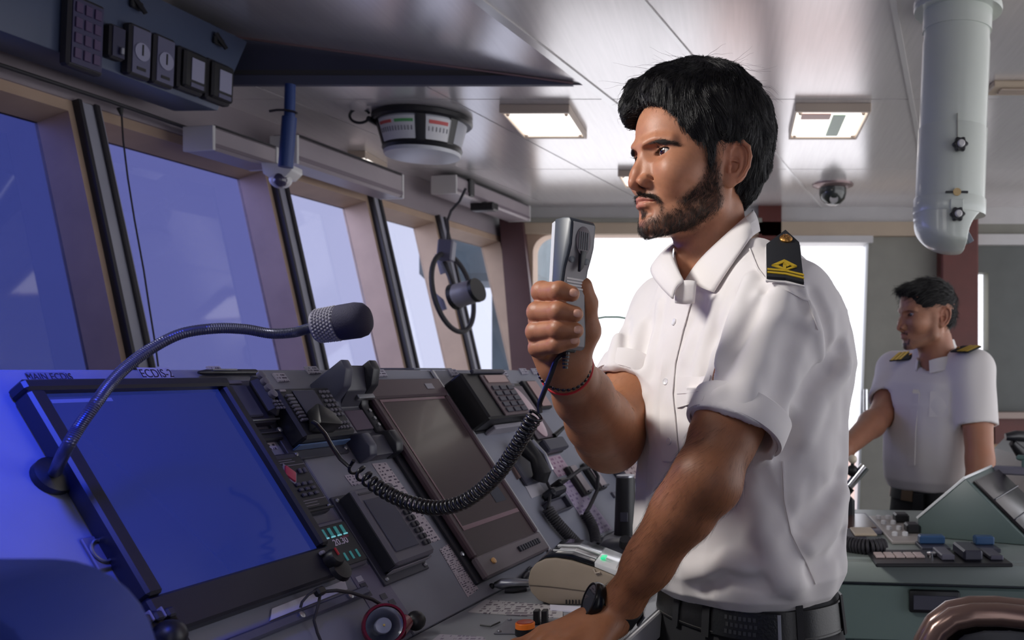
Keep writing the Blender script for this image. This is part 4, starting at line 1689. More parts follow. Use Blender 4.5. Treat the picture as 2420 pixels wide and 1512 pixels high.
def coil(name, spine, rad, wire, turns, m, label, cat='cord', n=7, step=12, dens=None):
    """helix along a smooth spine"""
    sp = [Vector(p) for p in spine]
    fine = []
    for i in range(len(sp) - 1):
        p0, p1, p2, p3 = sp[max(i - 1, 0)], sp[i], sp[i + 1], sp[min(i + 2, len(sp) - 1)]
        for t in np.linspace(0, 1, 24, endpoint=False):
            fine.append(.5 * ((2 * p1) + (p2 - p0) * t + (2 * p0 - 5 * p1 + 4 * p2 - p3) * t * t + (3 * p1 - p0 - 3 * p2 + p3) * t ** 3))
    fine.append(sp[-1])
    L = [0]
    for a, c in zip(fine, fine[1:]):
        L.append(L[-1] + (c - a).length)
    Ns = turns * step
    pts = []
    nrm = None
    phase = 0
    dens = dens or (lambda s: 1.0)
    tot = sum(dens((i + .5) / 400) for i in range(400)) / 400
    s = 0.0
    j = 0
    svals = []
    acc = 0
    grid = np.linspace(0, 1, 2000)
    w = np.array([dens(x) for x in grid])
    cw = np.cumsum(w)
    cw = (cw - cw[0]) / (cw[-1] - cw[0])
    svals = np.interp(np.linspace(0, 1, Ns), cw, grid)
    for k, sv in enumerate(svals):
        d = sv * L[-1]
        while j < len(L) - 2 and L[j + 1] < d:
            j += 1
        t = (d - L[j]) / max(L[j + 1] - L[j], 1e-9)
        c = fine[j].lerp(fine[j + 1], t)
        tg = (fine[min(j + 2, len(fine) - 1)] - fine[max(j - 1, 0)]).normalized()
        if nrm is None:
            nrm = tg.orthogonal().normalized()
        nrm = (nrm - tg * nrm.dot(tg)).normalized()
        a = 2 * PI * k / step
        pts.append(c + (nrm * math.cos(a) + tg.cross(nrm) * math.sin(a)) * rad)
    b = MB()
    b.tube(pts, wire, n)
    return tag(b.build(name, m, angle=60), label, cat)


coil('coiled_cord', [CP.at(*CP.hit(x, y), .014) for x, y in ((1281, 1212), (1300, 1240), (1325, 1268), (1352, 1296))], .009, .0026, 20, M_rubber, 'short tightly coiled black cord lying on the slope below the phone handset', n=6, step=10)
b = MB()
b.tube([CP.at(*CP.hit(x, y), h) for x, y, h in ((1318, 1148, .02), (1340, 1133, .04), (1362, 1130, .045), (1380, 1150, .04), (1386, 1178, .03), (1376, 1210, .02), (1370, 1224, .015))], .0042, 8)
tag(b.build('looped_cord', M_rubber), 'black cord looping out of the hooked microphone clip to the farther coil', 'cord')
coil('coiled_cord', [CP.at(*CP.hit(x, y), .014) for x, y in ((1370, 1222), (1385, 1246), (1393, 1270), (1396, 1298))], .009, .0026, 18, M_rubber, 'second tightly coiled black cord, farther along beside the lilac sheet', n=6, step=10)
d = Dev(CP, 'microphone_clip', 'dark hooked clip holding a cord above a small bracket frame', 'clip', [(1292, 1158), (1322, 1148), (1334, 1164), (1304, 1176)])
d.box('block', 0, 1, 0, 1, .0003, .03, M_dev, .005)
d.box('cap', .5, 1.1, -.5, .1, .01, .04, M_black, .004)
d = Dev(CP, 'bracket_frame', 'small grey open bracket frame on the slope below the hooked clip', 'bracket', [(1298, 1178), (1340, 1166), (1362, 1194), (1312, 1212)])
for a in ((0, 1, 0, .10), (0, 1, .90, 1), (0, .08, .1, .9), (.92, 1, .1, .9)):
    d.box('bar', *a, .0003, .014, M_dev2, .001)
d.box('base', .08, .92, .1, .9, .0003, .004, M_dev3)
sheet('brown_plate', 'small brown plate on the slope between brown monitor and phone handset', CP, [(1206, 1105), (1222, 1098), (1240, 1122), (1222, 1134)], mat('plate_brown', lin(110, 90, 88), rough=.5), 'plate', h=.006)
sheet('small_switch', 'small dark switch square on the slope below the pair of slim meters', CP, [(1442, 1166), (1452, 1164), (1460, 1174), (1450, 1178)], M_dev3, 'switch', h=.006)
d = Dev(CP, 'far_keypad', 'pale pink far console unit half behind the raised elbow', 'instrument', [(1440, 1086), (1478, 1072), (1530, 1124), (1492, 1146)])
d.box('body', 0, 1, 0, 1, .0003, .02, M_dev2, .003)
d.box('face', .12, .9, .1, .9, .0202, .023, printed('far_print', lin(196, 176, 176), lin(120, 90, 96), rows=5, cols=4))

# ------------------------------------------------------------------ people: head sculpture in millimetres (x forward, y to the person's left, z up)
def mirror(q):
    m = q.copy()
    m[:, 1] = np.abs(m[:, 1])
    return m


EAR_E = np.array((-17, 74, 0), F4)
_n = Vector((.36, .93, .0)).normalized()
_t = Vector((-.93, .36, 0)).normalized()
_R = Matrix.Rotation(math.radians(-9), 3, _n)
_t2, _z2 = _R @ _t, _R @ Vector((0, 0, 1))
EAR_R = np.array(((_t2.x, _z2.x, _n.x), (_t2.y, _z2.y, _n.y), (_t2.z, _z2.z, _n.z)), F4)


def f_ear(m):
    e = (m - EAR_E) @ EAR_R / F4(1.06)       # back, up, out
    d = s_ell(e, (2.5, 3, 0), (16.5, 28, 4.2))
    d = smin(d, s_ell(e, (-5, -23, 1.0), (8.5, 9.5, 3.8)), 5)
    d = smin(d, s_poly(e, [(-10, 4, 1), (-11, 17, 3), (-5, 28, 4), (5, 31.5, 4.5), (14, 26, 4.5), (18, 14, 4.5), (17, 0, 4.5), (12, -12, 4), (5, -22, 2.5)],
                       [2.2, 2.8, 3.1, 3.2, 3.2, 3.0, 2.8, 2.5, 2.2], 1.5), 1.6)
    d = smax(d, -s_ell(e, (-1.5, -1.5, 6), (8.5, 13, 6.5)), 2)
    d = smax(d, -s_poly(e, [(-4, 23, 5), (5, 25.5, 5.5), (12, 17, 5.5), (13, 3, 5.5), (9, -9, 5)], [1.8, 2.2, 2.2, 2.0, 1.5], 1), 2)
    d = smin(d, s_poly(e, [(2, 20, 2), (6.5, 9, 3.2), (6.5, -4, 3.2), (2, -12.5, 2.8), (-5, -14.5, 2.5)], [2.2, 2.5, 2.4, 2.3, 2.3], 1), 1.6)
    d = smin(d, s_poly(e, [(-10, 3, 2), (-9.5, -4, 4), (-9, -11, 3)], [2.2, 3.2, 2.5], 1), 2)
    d = smin(d, s_poly(e, [(-11, 5, 1), (-3, 5.5, 1.8), (4, 4, 2)], [1.8, 1.5, 1], 1), 1.5)
    return d


def f_face(q):
    m = mirror(q)
    d = s_ell(q, (1, 0, 49), (93, 73, 81))
    d = smin(d, s_ell(q, (-16, 0, 28), (80, 71, 66)), 22)
    d = smin(d, s_ell(q, (44, 0, -8), (50, 59, 66)), 18)
    d = smin(d, s_ell(q, (71, 0, -52), (27, 30, 30)), 14)
    d = smin(d, s_seg(m, (8, 57, -2), (16, 53, -52), 14, 15), 16)
    d = smin(d, s_seg(m, (16, 52, -54), (76, 19, -82), 16, 14), 14)
    d = smin(d, s_ell(q, (84, 0, -83), (14, 19, 14)), 11)
    d = smin(d, s_ell(q, (42, 0, -68), (48, 44, 24)), 14)
    d = smin(d, s_ell(m, (60, 46, -9), (26, 17, 20)), 30)
    d = smin(d, s_poly(m, [(92, 0, 33), (92, 12, 31), (86, 30, 34), (73, 46, 33)], [6, 7.5, 7, 6]), 12)
    d = smax(d, -s_ell(m, (60, 84, 42), (28, 15, 24)), 14)
    d = smax(d, -s_ell(m, (93, 31, 19), (14, 17, 11)), 9)
    d = smax(d, -s_ell(m, (94, 15, 17), (8, 7, 9)), 7)
    # neck
    d = smin(d, s_seg(q, (-14, 0, -50), (-30, 0, -200), 55, 59), 16)
    d = smin(d, s_seg(m, (-10, 58, -28), (16, 16, -185), 9, 9), 16)
    d = smin(d, s_ell(q, (34, 0, -128), (9, 10, 12)), 10)
    # nose
    d = smin(d, s_seg(q, (89, 0, 24), (103, 0, -6), 6.2, 7.6), 8)
    d = smin(d, s_seg(q, (103, 0, -6), (110, 0, -21), 7.0, 7.6), 4)
    d = smin(d, s_seg(m, (85, 7, 14), (95, 13, -17), 7.5, 7.5), 9)
    d = smin(d, s_ell(m, (96, 13.4, -21.5), (14.5, 7.6, 9.0)), 4)
    d = smin(d, s_seg(q, (112, 0, -25), (99, 0, -33), 4.0, 4.6), 4)
    d = smax(d, -s_ell(m, (104, 6.4, -31), (7, 3.2, 3.6)), 2)
    d = smax(d, -s_poly(m, [(97, 21, -15), (87, 22.5, -20), (83, 22, -30)], [.9, 1.4, 1.1]), 4)
    # mouth
    d = smin(d, s_poly(m, [(100.5, 0, -44.8), (98, 7, -44.3), (92.5, 17, -47), (86, 24.5, -49.5)], [3.8, 4.0, 3.2, 2.0], 2), 5)
    d = smin(d, s_poly(m, [(99, 0, -53.8), (96, 10, -53.4), (88, 21, -51)], [4.6, 4.2, 2.2], 2), 5)
    d = smax(d, -s_poly(m, [(105, 0, -49.2), (99, 12, -48.8), (87, 26, -50)], [1.5, 1.4, 1.1]), 1.6)
    d = smax(d, -s_seg(m, (102, 0, -65), (95, 15, -65), 4.2, 3), 7)
    d = smax(d, -s_poly(m, [(97, 20, -26), (92, 28, -38), (87, 33, -50)], [1.6, 1.8, 1.2]), 8)
    # lids around the eyeball, the slit between them and the fold above
    d = smin(d, s_ell(m, (69.5, 31.5, 19.5), (13.9, 13.9, 13.5)), 4)
    d = smax(d, -s_ell(m, (82, 33.2, 18.6), (15, 15.2, 4.5), rotm('X', 6)), .8)
    d = smax(d, -s_poly(m, [(81, 24, 25.5), (84, 31, 27.0), (74, 45, 23.5)], [.6, .9, .8]), 2.2)
    d = smin(d, f_ear(m), 4)
    return d


class Head:
    """a head frame in the room: centre between the ears, yaw of the facing direction"""

    def __init__(self, C, f, pitch=0.0, scale=1.0):
        f = Vector(f).normalized()
        l = Vector((-f.y, f.x, 0)).normalized()
        R = Matrix((f, l, f.cross(l))).transposed()
        R = R @ Matrix.Rotation(math.radians(pitch), 3, 'Y')
        self.R = np.array(R, F4)                 # columns: forward, left, up
        self.C = np.array(C, F4)
        self.s = scale
        M = R.to_4x4()
        M.translation = Vector(C)
        self.M = M

    def loc(self, p):
        return (p - self.C) @ self.R * F4(1000 / self.s)

    def wor(self, q):
        return (np.asarray(q, F4) * F4(self.s / 1000)) @ self.R.T + self.C

    def field(self, p):
        return f_face(self.loc(p)) * F4(self.s / 1000)


def skin_tones(q, beard=1.0, base=(178, 122, 92)):
    """pigment of a head's skin from place on the head (q in head millimetres)"""
    m = mirror(q)
    n = len(q)
    c = np.tile(np.array(lin(*base), F4), (n, 1))
    mot = vnoise(q, .11, 3) * .06 + vnoise(q, .35, 5) * .05
    c *= (1 + mot)[:, None]

    def tint(w, col):
        nonlocal c
        w = np.clip(w, 0, 1)[:, None]
        c = c * (1 - w) + np.array(lin(*col), F4) * w
    dl = np.minimum(s_poly(m, [(102.5, 0, -45), (99.5, 7, -45), (93.5, 17, -47.4), (87, 24, -49.6)], [3.2, 3.8, 3.2, 1.4]),
                    s_poly(m, [(100, 0, -53.6), (97, 10, -53.2), (88, 22, -51)], [4.2, 3.8, 1.4]))
    tint(sstep(1.2, -1.2, dl) * .85, (176, 104, 92))
    tint(sstep(7, -3, s_ell(m, (88, 33, 10), (18, 16, 6))) * .35, (150, 95, 72))
    tint(sstep(9, -4, s_ell(m, (108, 0, -20), (14, 16, 12))) * .25, (180, 104, 80))
    tint(sstep(6, -6, s_ell(m, (-16, 80, 4), (22, 16, 34))) * .3, (188, 112, 88))
    if beard:
        w = beard_mask(q) * (.62 + .2 * vnoise(q, .28, 9)) * beard
        tint(w, (52, 36, 30))
    tint(sstep(2.0, -1.0, brow_d(m)) * .6, (40, 28, 24))
    lid = s_ell(m, (82, 33.2, 18.6), (15, 15.2, 4.5), rotm('X', 6))
    tint(sstep(1.5, .2, lid) * sstep(17.5, 19.5, m[:, 2]) * sstep(60, 68, m[:, 0]) * .9, (22, 14, 12))
    tint(sstep(1.0, .2, lid) * sstep(19.5, 17.5, m[:, 2]) * sstep(60, 68, m[:, 0]) * .5, (90, 50, 40))
    return c


def brow_d(m):
    return s_poly(m, [(99, 16, 26.0), (94, 27, 28.5), (86, 39, 30.5), (76, 50, 28), (67, 56.5, 23.5)], [2.0, 3.2, 3.0, 2.2, 1.0])


def beard_mask(q):
    m = mirror(q)
    a = s_poly(m, [(22, 69, 10), (20, 68, -14), (26, 60, -46), (50, 44, -72), (84, 18, -88), (96, 0, -87)], [10, 15, 26, 29, 20, 14])
    w = sstep(6, -12, a + 5 * vnoise(q, .06, 21))
    w = np.maximum(w, sstep(3, -3, s_poly(m, [(103, 2, -38), (98.5, 13, -38.5), (92, 24, -43), (86, 30, -51)], [3.6, 4.4, 4.2, 3.8])))
    w = np.maximum(w, sstep(3, -2, s_ell(m, (97, 0, -65), (9, 9, 5.5))))
    w = np.maximum(w, .75 * sstep(4, -4, s_poly(m, [(85, 31, -57), (82, 31, -70), (81, 27, -84)], [4, 6, 9])))
    w *= sstep(-124, -96, q[:, 2] + q[:, 0] * .1)
    w *= sstep(-26, -14, q[:, 0] - np.where(q[:, 2] < -20, 8, 0))
    dl = np.minimum(s_poly(m, [(102.5, 0, -45), (93.5, 17, -47.4), (87, 24, -49.6)], [3.4, 3.4, 1.8]), s_poly(m, [(100, 0, -53.6), (88, 22, -51)], [4.6, 2]))
    w *= sstep(-.5, 1.5, dl)
    e = (m - EAR_E) @ EAR_R
    w *= sstep(2, 7, s_ell(e, (0, 0, 0), (18, 30, 9)))
    return w


def make_eye(parent, H, s, iris=(58, 30, 18), look=(1, 0, 0)):
    """eyeball with iris, pupil and clear cornea, as one child with sub-parts"""
    c = H.wor(np.array([(69.5, 31.3 * s, 19.3)], F4))[0]
    k = .001 * H.s
    R = Matrix(tuple(map(tuple, H.R)))
    d = (R @ Vector(look)).normalized()
    M = Matrix.Translation(Vector(c)) @ d.to_track_quat('Z', 'Y').to_matrix().to_4x4()
    b = MB()
    b.sph((0, 0, 0), 12.2 * k, 32)
    e = b.build('eyeball', mat('eye_white', lin(226, 214, 206), rough=.12, coat=.6), parent)
    e.matrix_local = M
    b = MB()
    b.lathe([(5.8 * k, 10.8 * k), (5.6 * k, 11.3 * k), (2.6 * k, 12.35 * k)], 28)
    b.build('iris', mat('iris_%d' % iris[0], lin(*iris), rough=.1, coat=.8), e)
    b = MB()
    b.lathe([(2.7 * k, 12.3 * k), (2.4 * k, 12.5 * k), (1.0 * k, 12.65 * k)], 20)
    b.build('pupil', mat('pupil', (.004, .004, .004), rough=.08, coat=.8), e)
    return e


def hair_strands(name, v, nrm, w, count, length, flow, rise, parent, m, rad=.00030, npt=6, seed=1, curl=0.0, field=None, lift=0.0, stay=None):
    """strands that start on given surface points and lie along a flow direction"""
    rng = np.random.default_rng(seed)
    p = w / w.sum()
    i = rng.choice(len(v), count, p=p)
    pos = v[i] + rng.normal(0, .0006, (count, 3)).astype(F4)
    n = nrm[i]
    L = length * rng.uniform(.6, 1.25, count).astype(F4) * np.clip(w[i] / w.max(), .45, 1)
    pts = [pos]
    st = (L / (npt - 1))[:, None]
    jit = rng.normal(0, .16, (count, 3)).astype(F4)
    for k in range(npt - 1):
        d = flow(pts[-1], n) + jit * .6
        d = d - n * (d * n).sum(1)[:, None]
        d = d / (np.linalg.norm(d, axis=1)[:, None] + 1e-9)
        up = rise * (1 - k / npt)
        s = d + n * up
        if curl:
            s = s + curl * np.stack([vnoise(pts[-1], 60, 11 + seed), vnoise(pts[-1], 60, 12 + seed), vnoise(pts[-1], 60, 13 + seed)], 1)
        s = s / (np.linalg.norm(s, axis=1)[:, None] + 1e-9)
        q = (pts[-1] + s * st).astype(F4)
        if field is not None:
            dd = field(q)
            q = q + n * np.maximum(lift - dd, 0)[:, None]
            if stay:
                q = np.where((dd > stay)[:, None], pts[-1], q)
        pts.append(q)
    Pm = np.stack(pts, 1)
    R = np.linspace(1, .25, npt)[None, :] * rad * rng.uniform(.8, 1.2, (count, 1))
    return strands(name, Pm, R, m, parent)


def smooth_rings(prof, f, l, C, z_of=None):
    pass


class Loft:
    """torso-like field: ellipses (z, forward shift, side shift, forward radius, side radius) stacked up"""

    def __init__(self, O, f, l, rows, ex=2.3):
        r = np.array(rows, F4)
        self.z, self.cf, self.cl, self.rf, self.rl = r.T
        self.O = np.array(O, F4)
        self.f = np.array(f, F4)
        self.l = np.array(l, F4)
        self.ex = ex

    def coords(self, p):
        q = p - self.O
        return q @ self.f, q @ self.l, p[:, 2]

    def __call__(self, p):
        a, c, z = self.coords(p)
        zi = np.clip(z, self.z[0], self.z[-1])
        g = lambda y: np.interp(zi, self.z, y).astype(F4)
        rf, rl = g(self.rf), g(self.rl)
        a = np.abs((a - g(self.cf)) / rf) + F4(1e-6)
        c = np.abs((c - g(self.cl)) / rl) + F4(1e-6)
        k = (a ** self.ex + c ** self.ex) ** F4(1 / self.ex)
        d = (k - 1) * np.minimum(rf, rl)
        dz = np.maximum(self.z[0] - z, z - self.z[-1])
        return np.where(dz > 0, np.sqrt(np.maximum(d, 0) ** 2 + dz * dz) + np.minimum(np.maximum(d, -dz), 0) * 0, d).astype(F4)


def A(v):
    return np.array(v, F4)


M_skin = mat('skin', (.45, .2, .12), rough=.46, spec=.4, sss=.12, vcol='tone', bump=.12, bscale=900)
M_hair = mat('black_hair', (.007, .006, .0065), rough=.38, spec=.45)
M_beard = mat('dark_beard', (.022, .014, .010), rough=.45, spec=.4)
M_shirt = mat('white_shirt', lin(232, 226, 224), rough=.75, spec=.25, sheen=.15, bump=.05, bscale=1500)
M_trous = mat('black_trousers', lin(24, 24, 28), rough=.8, bump=.1, bscale=800)
M_leather = mat('black_leather', lin(20, 20, 22), rough=.35, bump=.08, bscale=400)

# ------------------------------------------------------------------ the officer with the handset
LOWRES = 1.0
_th = math.radians(36)
HD = Head((-.0555, 1.29, 1.6295), (-math.cos(_th), -math.sin(_th), 0), 3, .95)
TF = Vector((-.78, -.626, 0))
TL = Vector((.626, -.78, 0))
TO = Vector((.004, 1.315, 0))
SHL, SHR = P(1852, 728, 1.19), Vector((-.103, 1.45, 1.438))
ELL, WRL = P(1670, 1130, 1.075), P(1446, 1458, 1.15)
ELR, WRR = P(1440, 1032, 1.30), P(1330, 858, 1.085)
officer = empty('person', Matrix.Translation((TO.x, TO.y, 0)), 'bearded dark-haired man in white short-sleeved officer shirt holding up a handset', 'person')
OM = officer.matrix_world.inverted()


def own(o):
    """keep a part where it was built, now under the officer"""
    o.parent = officer
    o.matrix_parent_inverse = OM
    return o


def lerp(a, b, t):
    return a.lerp(b, t)


# arms and hands -------------------------------------------------------------
fl = (WRL - ELL).normalized()


def f_armL(p):
    d = s_seg(p, A(SHL), A(ELL), .046, .0365)
    d = smin(d, s_seg(p, A(lerp(SHL, ELL, .3) + Vector((-.005, -.005, 0))), A(lerp(SHL, ELL, .75) + Vector((-.006, -.005, 0))), .040, .033), .03)
    d = smin(d, s_poly(p, [A(ELL), A(lerp(ELL, WRL, .22)), A(lerp(ELL, WRL, .6)), A(lerp(ELL, WRL, .88)), A(WRL)], [.035, .0355, .0290, .0230, .0230], .02), .02)
    d = smin(d, s_seg(p, A(ELL + Vector((-.008, -.004, .006))), A(lerp(ELL, WRL, .5) + Vector((-.008, -.004, .004))), .026, .019), .02)
    d = smin(d, s_ell(p, A(ELL + Vector((.012, .004, -.012))), (.025, .025, .025)), .02)
    return d


hd = Vector((-.78, -.58, -.20)).normalized()
hs = hd.cross(Vector((0, 0, 1))).normalized()
HLC = WRL + hd * .085


def f_handL(p):
    d = s_seg(p, A(WRL), A(WRL + hd * .03), .0265, .024)
    for k, (off, ln) in enumerate(((-.030, .094), (-.010, .104), (.011, .098), (.030, .078))):
        mc = HLC + hs * off + hd * (-.004 if k in (0, 3) else 0)
        d = smin(d, s_seg(p, A(WRL + hs * off * .5 + hd * .01), A(mc), .0165, .0125), .014)
        a = mc + hd * ln * .45 + Vector((0, 0, -.004)) + hs * off * .1
        b = a + hd * ln * .3 + Vector((0, 0, -.010))
        c = b + hd * ln * .2 + Vector((0, 0, -.008))
        f = s_poly(p, [A(mc), A(a), A(b), A(c)], [.0112, .0102, .0088, .0075], .004)
        f = smin(f, s_ell(p, A(a + Vector((0, 0, .002))), (.0108, .0108, .0108)), .004)
        d = smin(d, f, .006)
    t0 = WRL + hd * .02 - hs * .022
    t1 = t0 + hd * .035 - hs * .026 + Vector((0, 0, -.014))
    t2 = t1 + hd * .032 - hs * .008
    d = smin(d, s_poly(p, [A(t0), A(t1), A(t2), A(t2 + hd * .02)], [.019, .0135, .0118, .0092], .006), .012)
    return d


def f_armR(p):
    d = s_seg(p, A(SHR), A(ELR), .054, .043)
    d = smin(d, s_poly(p, [A(ELR), A(lerp(ELR, WRR, .25)), A(lerp(ELR, WRR, .6)), A(lerp(ELR, WRR, .9)), A(WRR)], [.042, .0425, .035, .0275, .0268], .02), .03)
    d = smin(d, s_ell(p, A(ELR + Vector((.004, .006, -.020))), (.030, .030, .026)), .02)
    d = smin(d, s_seg(p, A(lerp(ELR, WRR, .05) + Vector((.012, 0, -.006))), A(lerp(ELR, WRR, .5) + Vector((.010, 0, -.006))), .030, .022), .02)
    return d


FING = [  # knuckle, first joint, second joint, tip (index, middle, ring, little)
    ([P(1294, 704, 1.082), P(1282, 690, 1.032), P(1322, 688, 1.003), P(1351, 694, 1.005)], (.0125, .0115, .0107, .0088)),
    ([P(1280, 752, 1.084), P(1272, 738, 1.028), P(1322, 736, 1.000), P(1359, 742, 1.004)], (.0128, .0117, .0109, .0090)),
    ([P(1280, 796, 1.082), P(1268, 784, 1.028), P(1320, 778, 1.001), P(1361, 781, 1.005)], (.0124, .0112, .0104, .0086)),
    ([P(1290, 832, 1.078), P(1272, 822, 1.032), P(1316, 814, 1.007), P(1354, 806, 1.010)], (.0115, .0101, .0093, .0078))]
THUMB = [P(1356, 842, 1.082), P(1383, 782, 1.076), P(1386, 716, 1.064), P(1378, 676, 1.055)]


def f_handR(p):
    d = None
    for q, r in FING:
        g = s_seg(p, A(WRR + Vector((0, -.004, .006))), A(q[0]), .018, .0145)
        d = g if d is None else smin(d, g, .016)
    d = smin(d, s_seg(p, A(P(1330, 850, 1.09)), A(P(1338, 740, 1.092)), .022, .016), .016)
    fs = None
    for q, r in FING:
        f = s_poly(p, [A(x) for x in q], r, .004)
        f = smin(f, s_ell(p, A(q[1]), (r[1] * 1.02,) * 3), .004)
        fs = f if fs is None else smin(fs, f, .0022)
    d = smin(d, fs, .007)
    d = smin(d, s_seg(p, A(WRR), A(THUMB[1]), .021, .018), .012)
    d = smin(d, s_poly(p, [A(x) for x in THUMB], (.019, .0150, .0130, .0108), .004), .008)
    return d


# a nail on each finger of the raised hand is set further below
def f_right(p):
    return smin(f_armR(p), f_handR(p), .012)


def f_left(p):
    return smin(f_armL(p), f_handL(p), .012)


NECKA, NECKB = HD.wor(np.array([(-18, 0, -70)], F4))[0], HD.wor(np.array([(-32, 0, -205)], F4))[0]
f_core = Loft(TO, TF, TL, [(.95, 0, 0, .085, .135), (1.05, 0, 0, .09, .135), (1.2, 0, 0, .095, .14), (1.36, .0, 0, .098, .155), (1.43, -.01, 0, .08, .15), (1.48, -.01, 0, .06, .09)])


def f_torso(p):
    d = smin(f_core(p), s_seg(p, NECKA, NECKB, .034, .030), .02)
    d = smin(d, s_seg(p, A(SHL), A(SHR), .042, .042), .03)
    return d


parts = []


def part_mesh(f, lo, hi, h):
    v, q = surface(f, lo, hi, h)
    v, g = relax(f, v, h)
    return v, q, g


hv, hq, hg = part_mesh(lambda p: HD.field(p), (-.20, 1.14, 1.452), (.10, 1.46, 1.775), .00145 * LOWRES)
av, aq, ag = part_mesh(f_left, (-.36, .95, .97), (.16, 1.28, 1.42), .0024 * LOWRES)
rv, rq, rg = part_mesh(f_right, (-.27, .96, 1.16), (-.09, 1.42, 1.47), .0019 * LOWRES)
tv, tq, tg_ = part_mesh(f_torso, (-.25, 1.05, .9), (.25, 1.6, 1.56), .009)


def arm_tones(v, n, dark):
    c = np.tile(np.array(lin(*dark), F4), (len(v), 1))
    return c * (1 + vnoise(v, 90, 4) * .06 + vnoise(v, 260, 6) * .05)[:, None]


cl = [skin_tones(HD.loc(hv)), arm_tones(av, ag, (150, 98, 68)), arm_tones(rv, rg, (166, 112, 80)), arm_tones(tv, tg_, (165, 110, 80))]
# knuckle creases and nails tinted by place on the raised hand
for q, r in FING:
    for j in (1, 2):
        w = sstep(.011, .004, np.linalg.norm(rv - A(q[j]), axis=1) - r[j]) * .22
        cl[2] = cl[2] * (1 - w[:, None]) + np.array(lin(150, 90, 66), F4) * w[:, None]
offs = np.cumsum([0, len(hv), len(av), len(rv)])
body = npmesh('body', np.concatenate([hv, av, rv, tv]), np.concatenate([hq + offs[0], aq + offs[1], rq + offs[2], tq + offs[3]]), M_skin, None, np.concatenate(cl))
own(body)
# fingernails
for q, r in FING:
    t = (q[3] - q[2]).normalized()
    out = Vector((.25, -1, .1))
    out = (out - t * out.dot(t)).normalized()
    b = MB()
    b.sph((0, 0, 0), 1, 14, (.0055, .0046, .0016))
    o = b.build('fingernail', mat('nail', lin(214, 160, 136), rough=.3, coat=.3))
    o.matrix_world = Matrix.Translation(q[3] + out * (r[3] - .0006) + t * .002) @ Matrix((t, out.cross(t), out)).transposed().to_4x4()
    own(o)
own(make_eye(None, HD, 1, look=(1, .16, .02)))
own(make_eye(None, HD, -1, look=(1, .16, .02)))

# hair -------------------------------------------------------------------------


def f_hair(q):
    m = mirror(q)
    d = s_ell(q, (-21, 0, 68), (112, 86, 103))
    d = smin(d, s_ell(q, (46, -6, 112), (42, 60, 34)), 20)
    d = smin(d, s_ell(q, (82, -38, 102), (17, 20, 36), rotm('Y', -8)), 9)
    d = smin(d, s_ell(q, (-60, 0, 2), (46, 66, 60)), 26)
    d = smax(d, (-128 + (42 - q[:, 2]) * .62 - q[:, 0]) * .85, 16)
    d = smax(d, -s_ell(q, (112, 12, 30), (64, 74, 66)), 6)
    d = smax(d, -s_ell(m, (70, 74, -16), (39, 42, 64)), 8)
    d = smax(d, -s_ell(m, (-14, 82, -6), (25, 26, 38)), 6)
    d = smin(d, s_poly(m, [(22, 71, 34), (23, 69, 8), (22, 66, -14)], [7, 5.5, 2]), 8)
    d = smax(d, -s_ell(q, (10, 0, -70), (66, 80, 62)), 12)
    d = smax(d, -70.0 - q[:, 2] - .2 * q[:, 0] - 8, 8)
    d = d - F4(3.2) * vnoise(q * np.array((1, 1, .55), F4), .085, 31) - F4(1.6) * vnoise(q * np.array((1, 1, .4), F4), .21, 32)
    return d


def f_hairw(p):
    return f_hair(HD.loc(p)) * F4(.00095)


cv_, cq_, cg_ = part_mesh(f_hairw, (-.21, 1.12, 1.49), (.12, 1.47, 1.84), .0028 * LOWRES)
own(npmesh('hair', cv_, cq_, mat('hair_mass', (.008, .007, .008), rough=.65, spec=.2)))
ql = HD.loc(cv_)
wgt = np.where(f_face(ql) > 1.5, 1.0, 0.0)
CROWN = HD.wor(np.array([(-30, 8, 170)], F4))[0]
FW, UPW = HD.R[:, 0], HD.R[:, 2]


def hflow(p, n):
    q = HD.loc(p)
    d = p - CROWN
    d = d / (np.linalg.norm(d, axis=1)[:, None] + 1e-6)
    wv = np.stack([vnoise(p, 24, 41), vnoise(p, 24, 42), vnoise(p, 24, 43)], 1) * .95
    front = sstep(35, 85, q[:, 0]) * sstep(70, 100, q[:, 2])
    d = d + front[:, None] * (HD.R[:, 0] * .5 - HD.R[:, 2] * .9 - HD.R[:, 1] * .35)
    d = d - HD.R[:, 2] * (.5 * sstep(110, 20, q[:, 2]))[:, None]
    return d + wv


own(hair_strands('hair_strands', cv_, cg_, wgt, 20000, .085, hflow, .04, None, M_hair, rad=.00021, npt=13, seed=3, curl=.30, field=f_hairw, lift=.0006, stay=.0035))
topw = wgt * sstep(110, 150, ql[:, 2])
own(hair_strands('loose_hairs', cv_, cg_, topw + wgt * .05, 150, .055, hflow, .10, None, M_hair, rad=.00020, npt=9, seed=5, curl=.6))
# hairline strands on the skin at temples, forehead and nape
hq_ = HD.loc(hv)
dcap = f_hair(hq_)
e_ = (mirror(hq_) - EAR_E) @ EAR_R
lw = sstep(7, 0, dcap) * (f_face(hq_) < 1) * sstep(2, 7, s_ell(e_, (0, 0, 0), (18, 30, 9)))
own(hair_strands('hairline_strands', hv, hg, lw + 1e-9, 1300, .010, hflow, .06, None, M_hair, rad=.00020, npt=5, seed=6))
# beard, moustache, eyebrows


def bflow(p, n):
    q = HD.loc(p)
    return -HD.R[:, 2] * 1.0 + HD.R[:, 0] * .35 + np.stack([vnoise(p, 120, 51), vnoise(p, 120, 52), vnoise(p, 120, 53)], 1) * .7


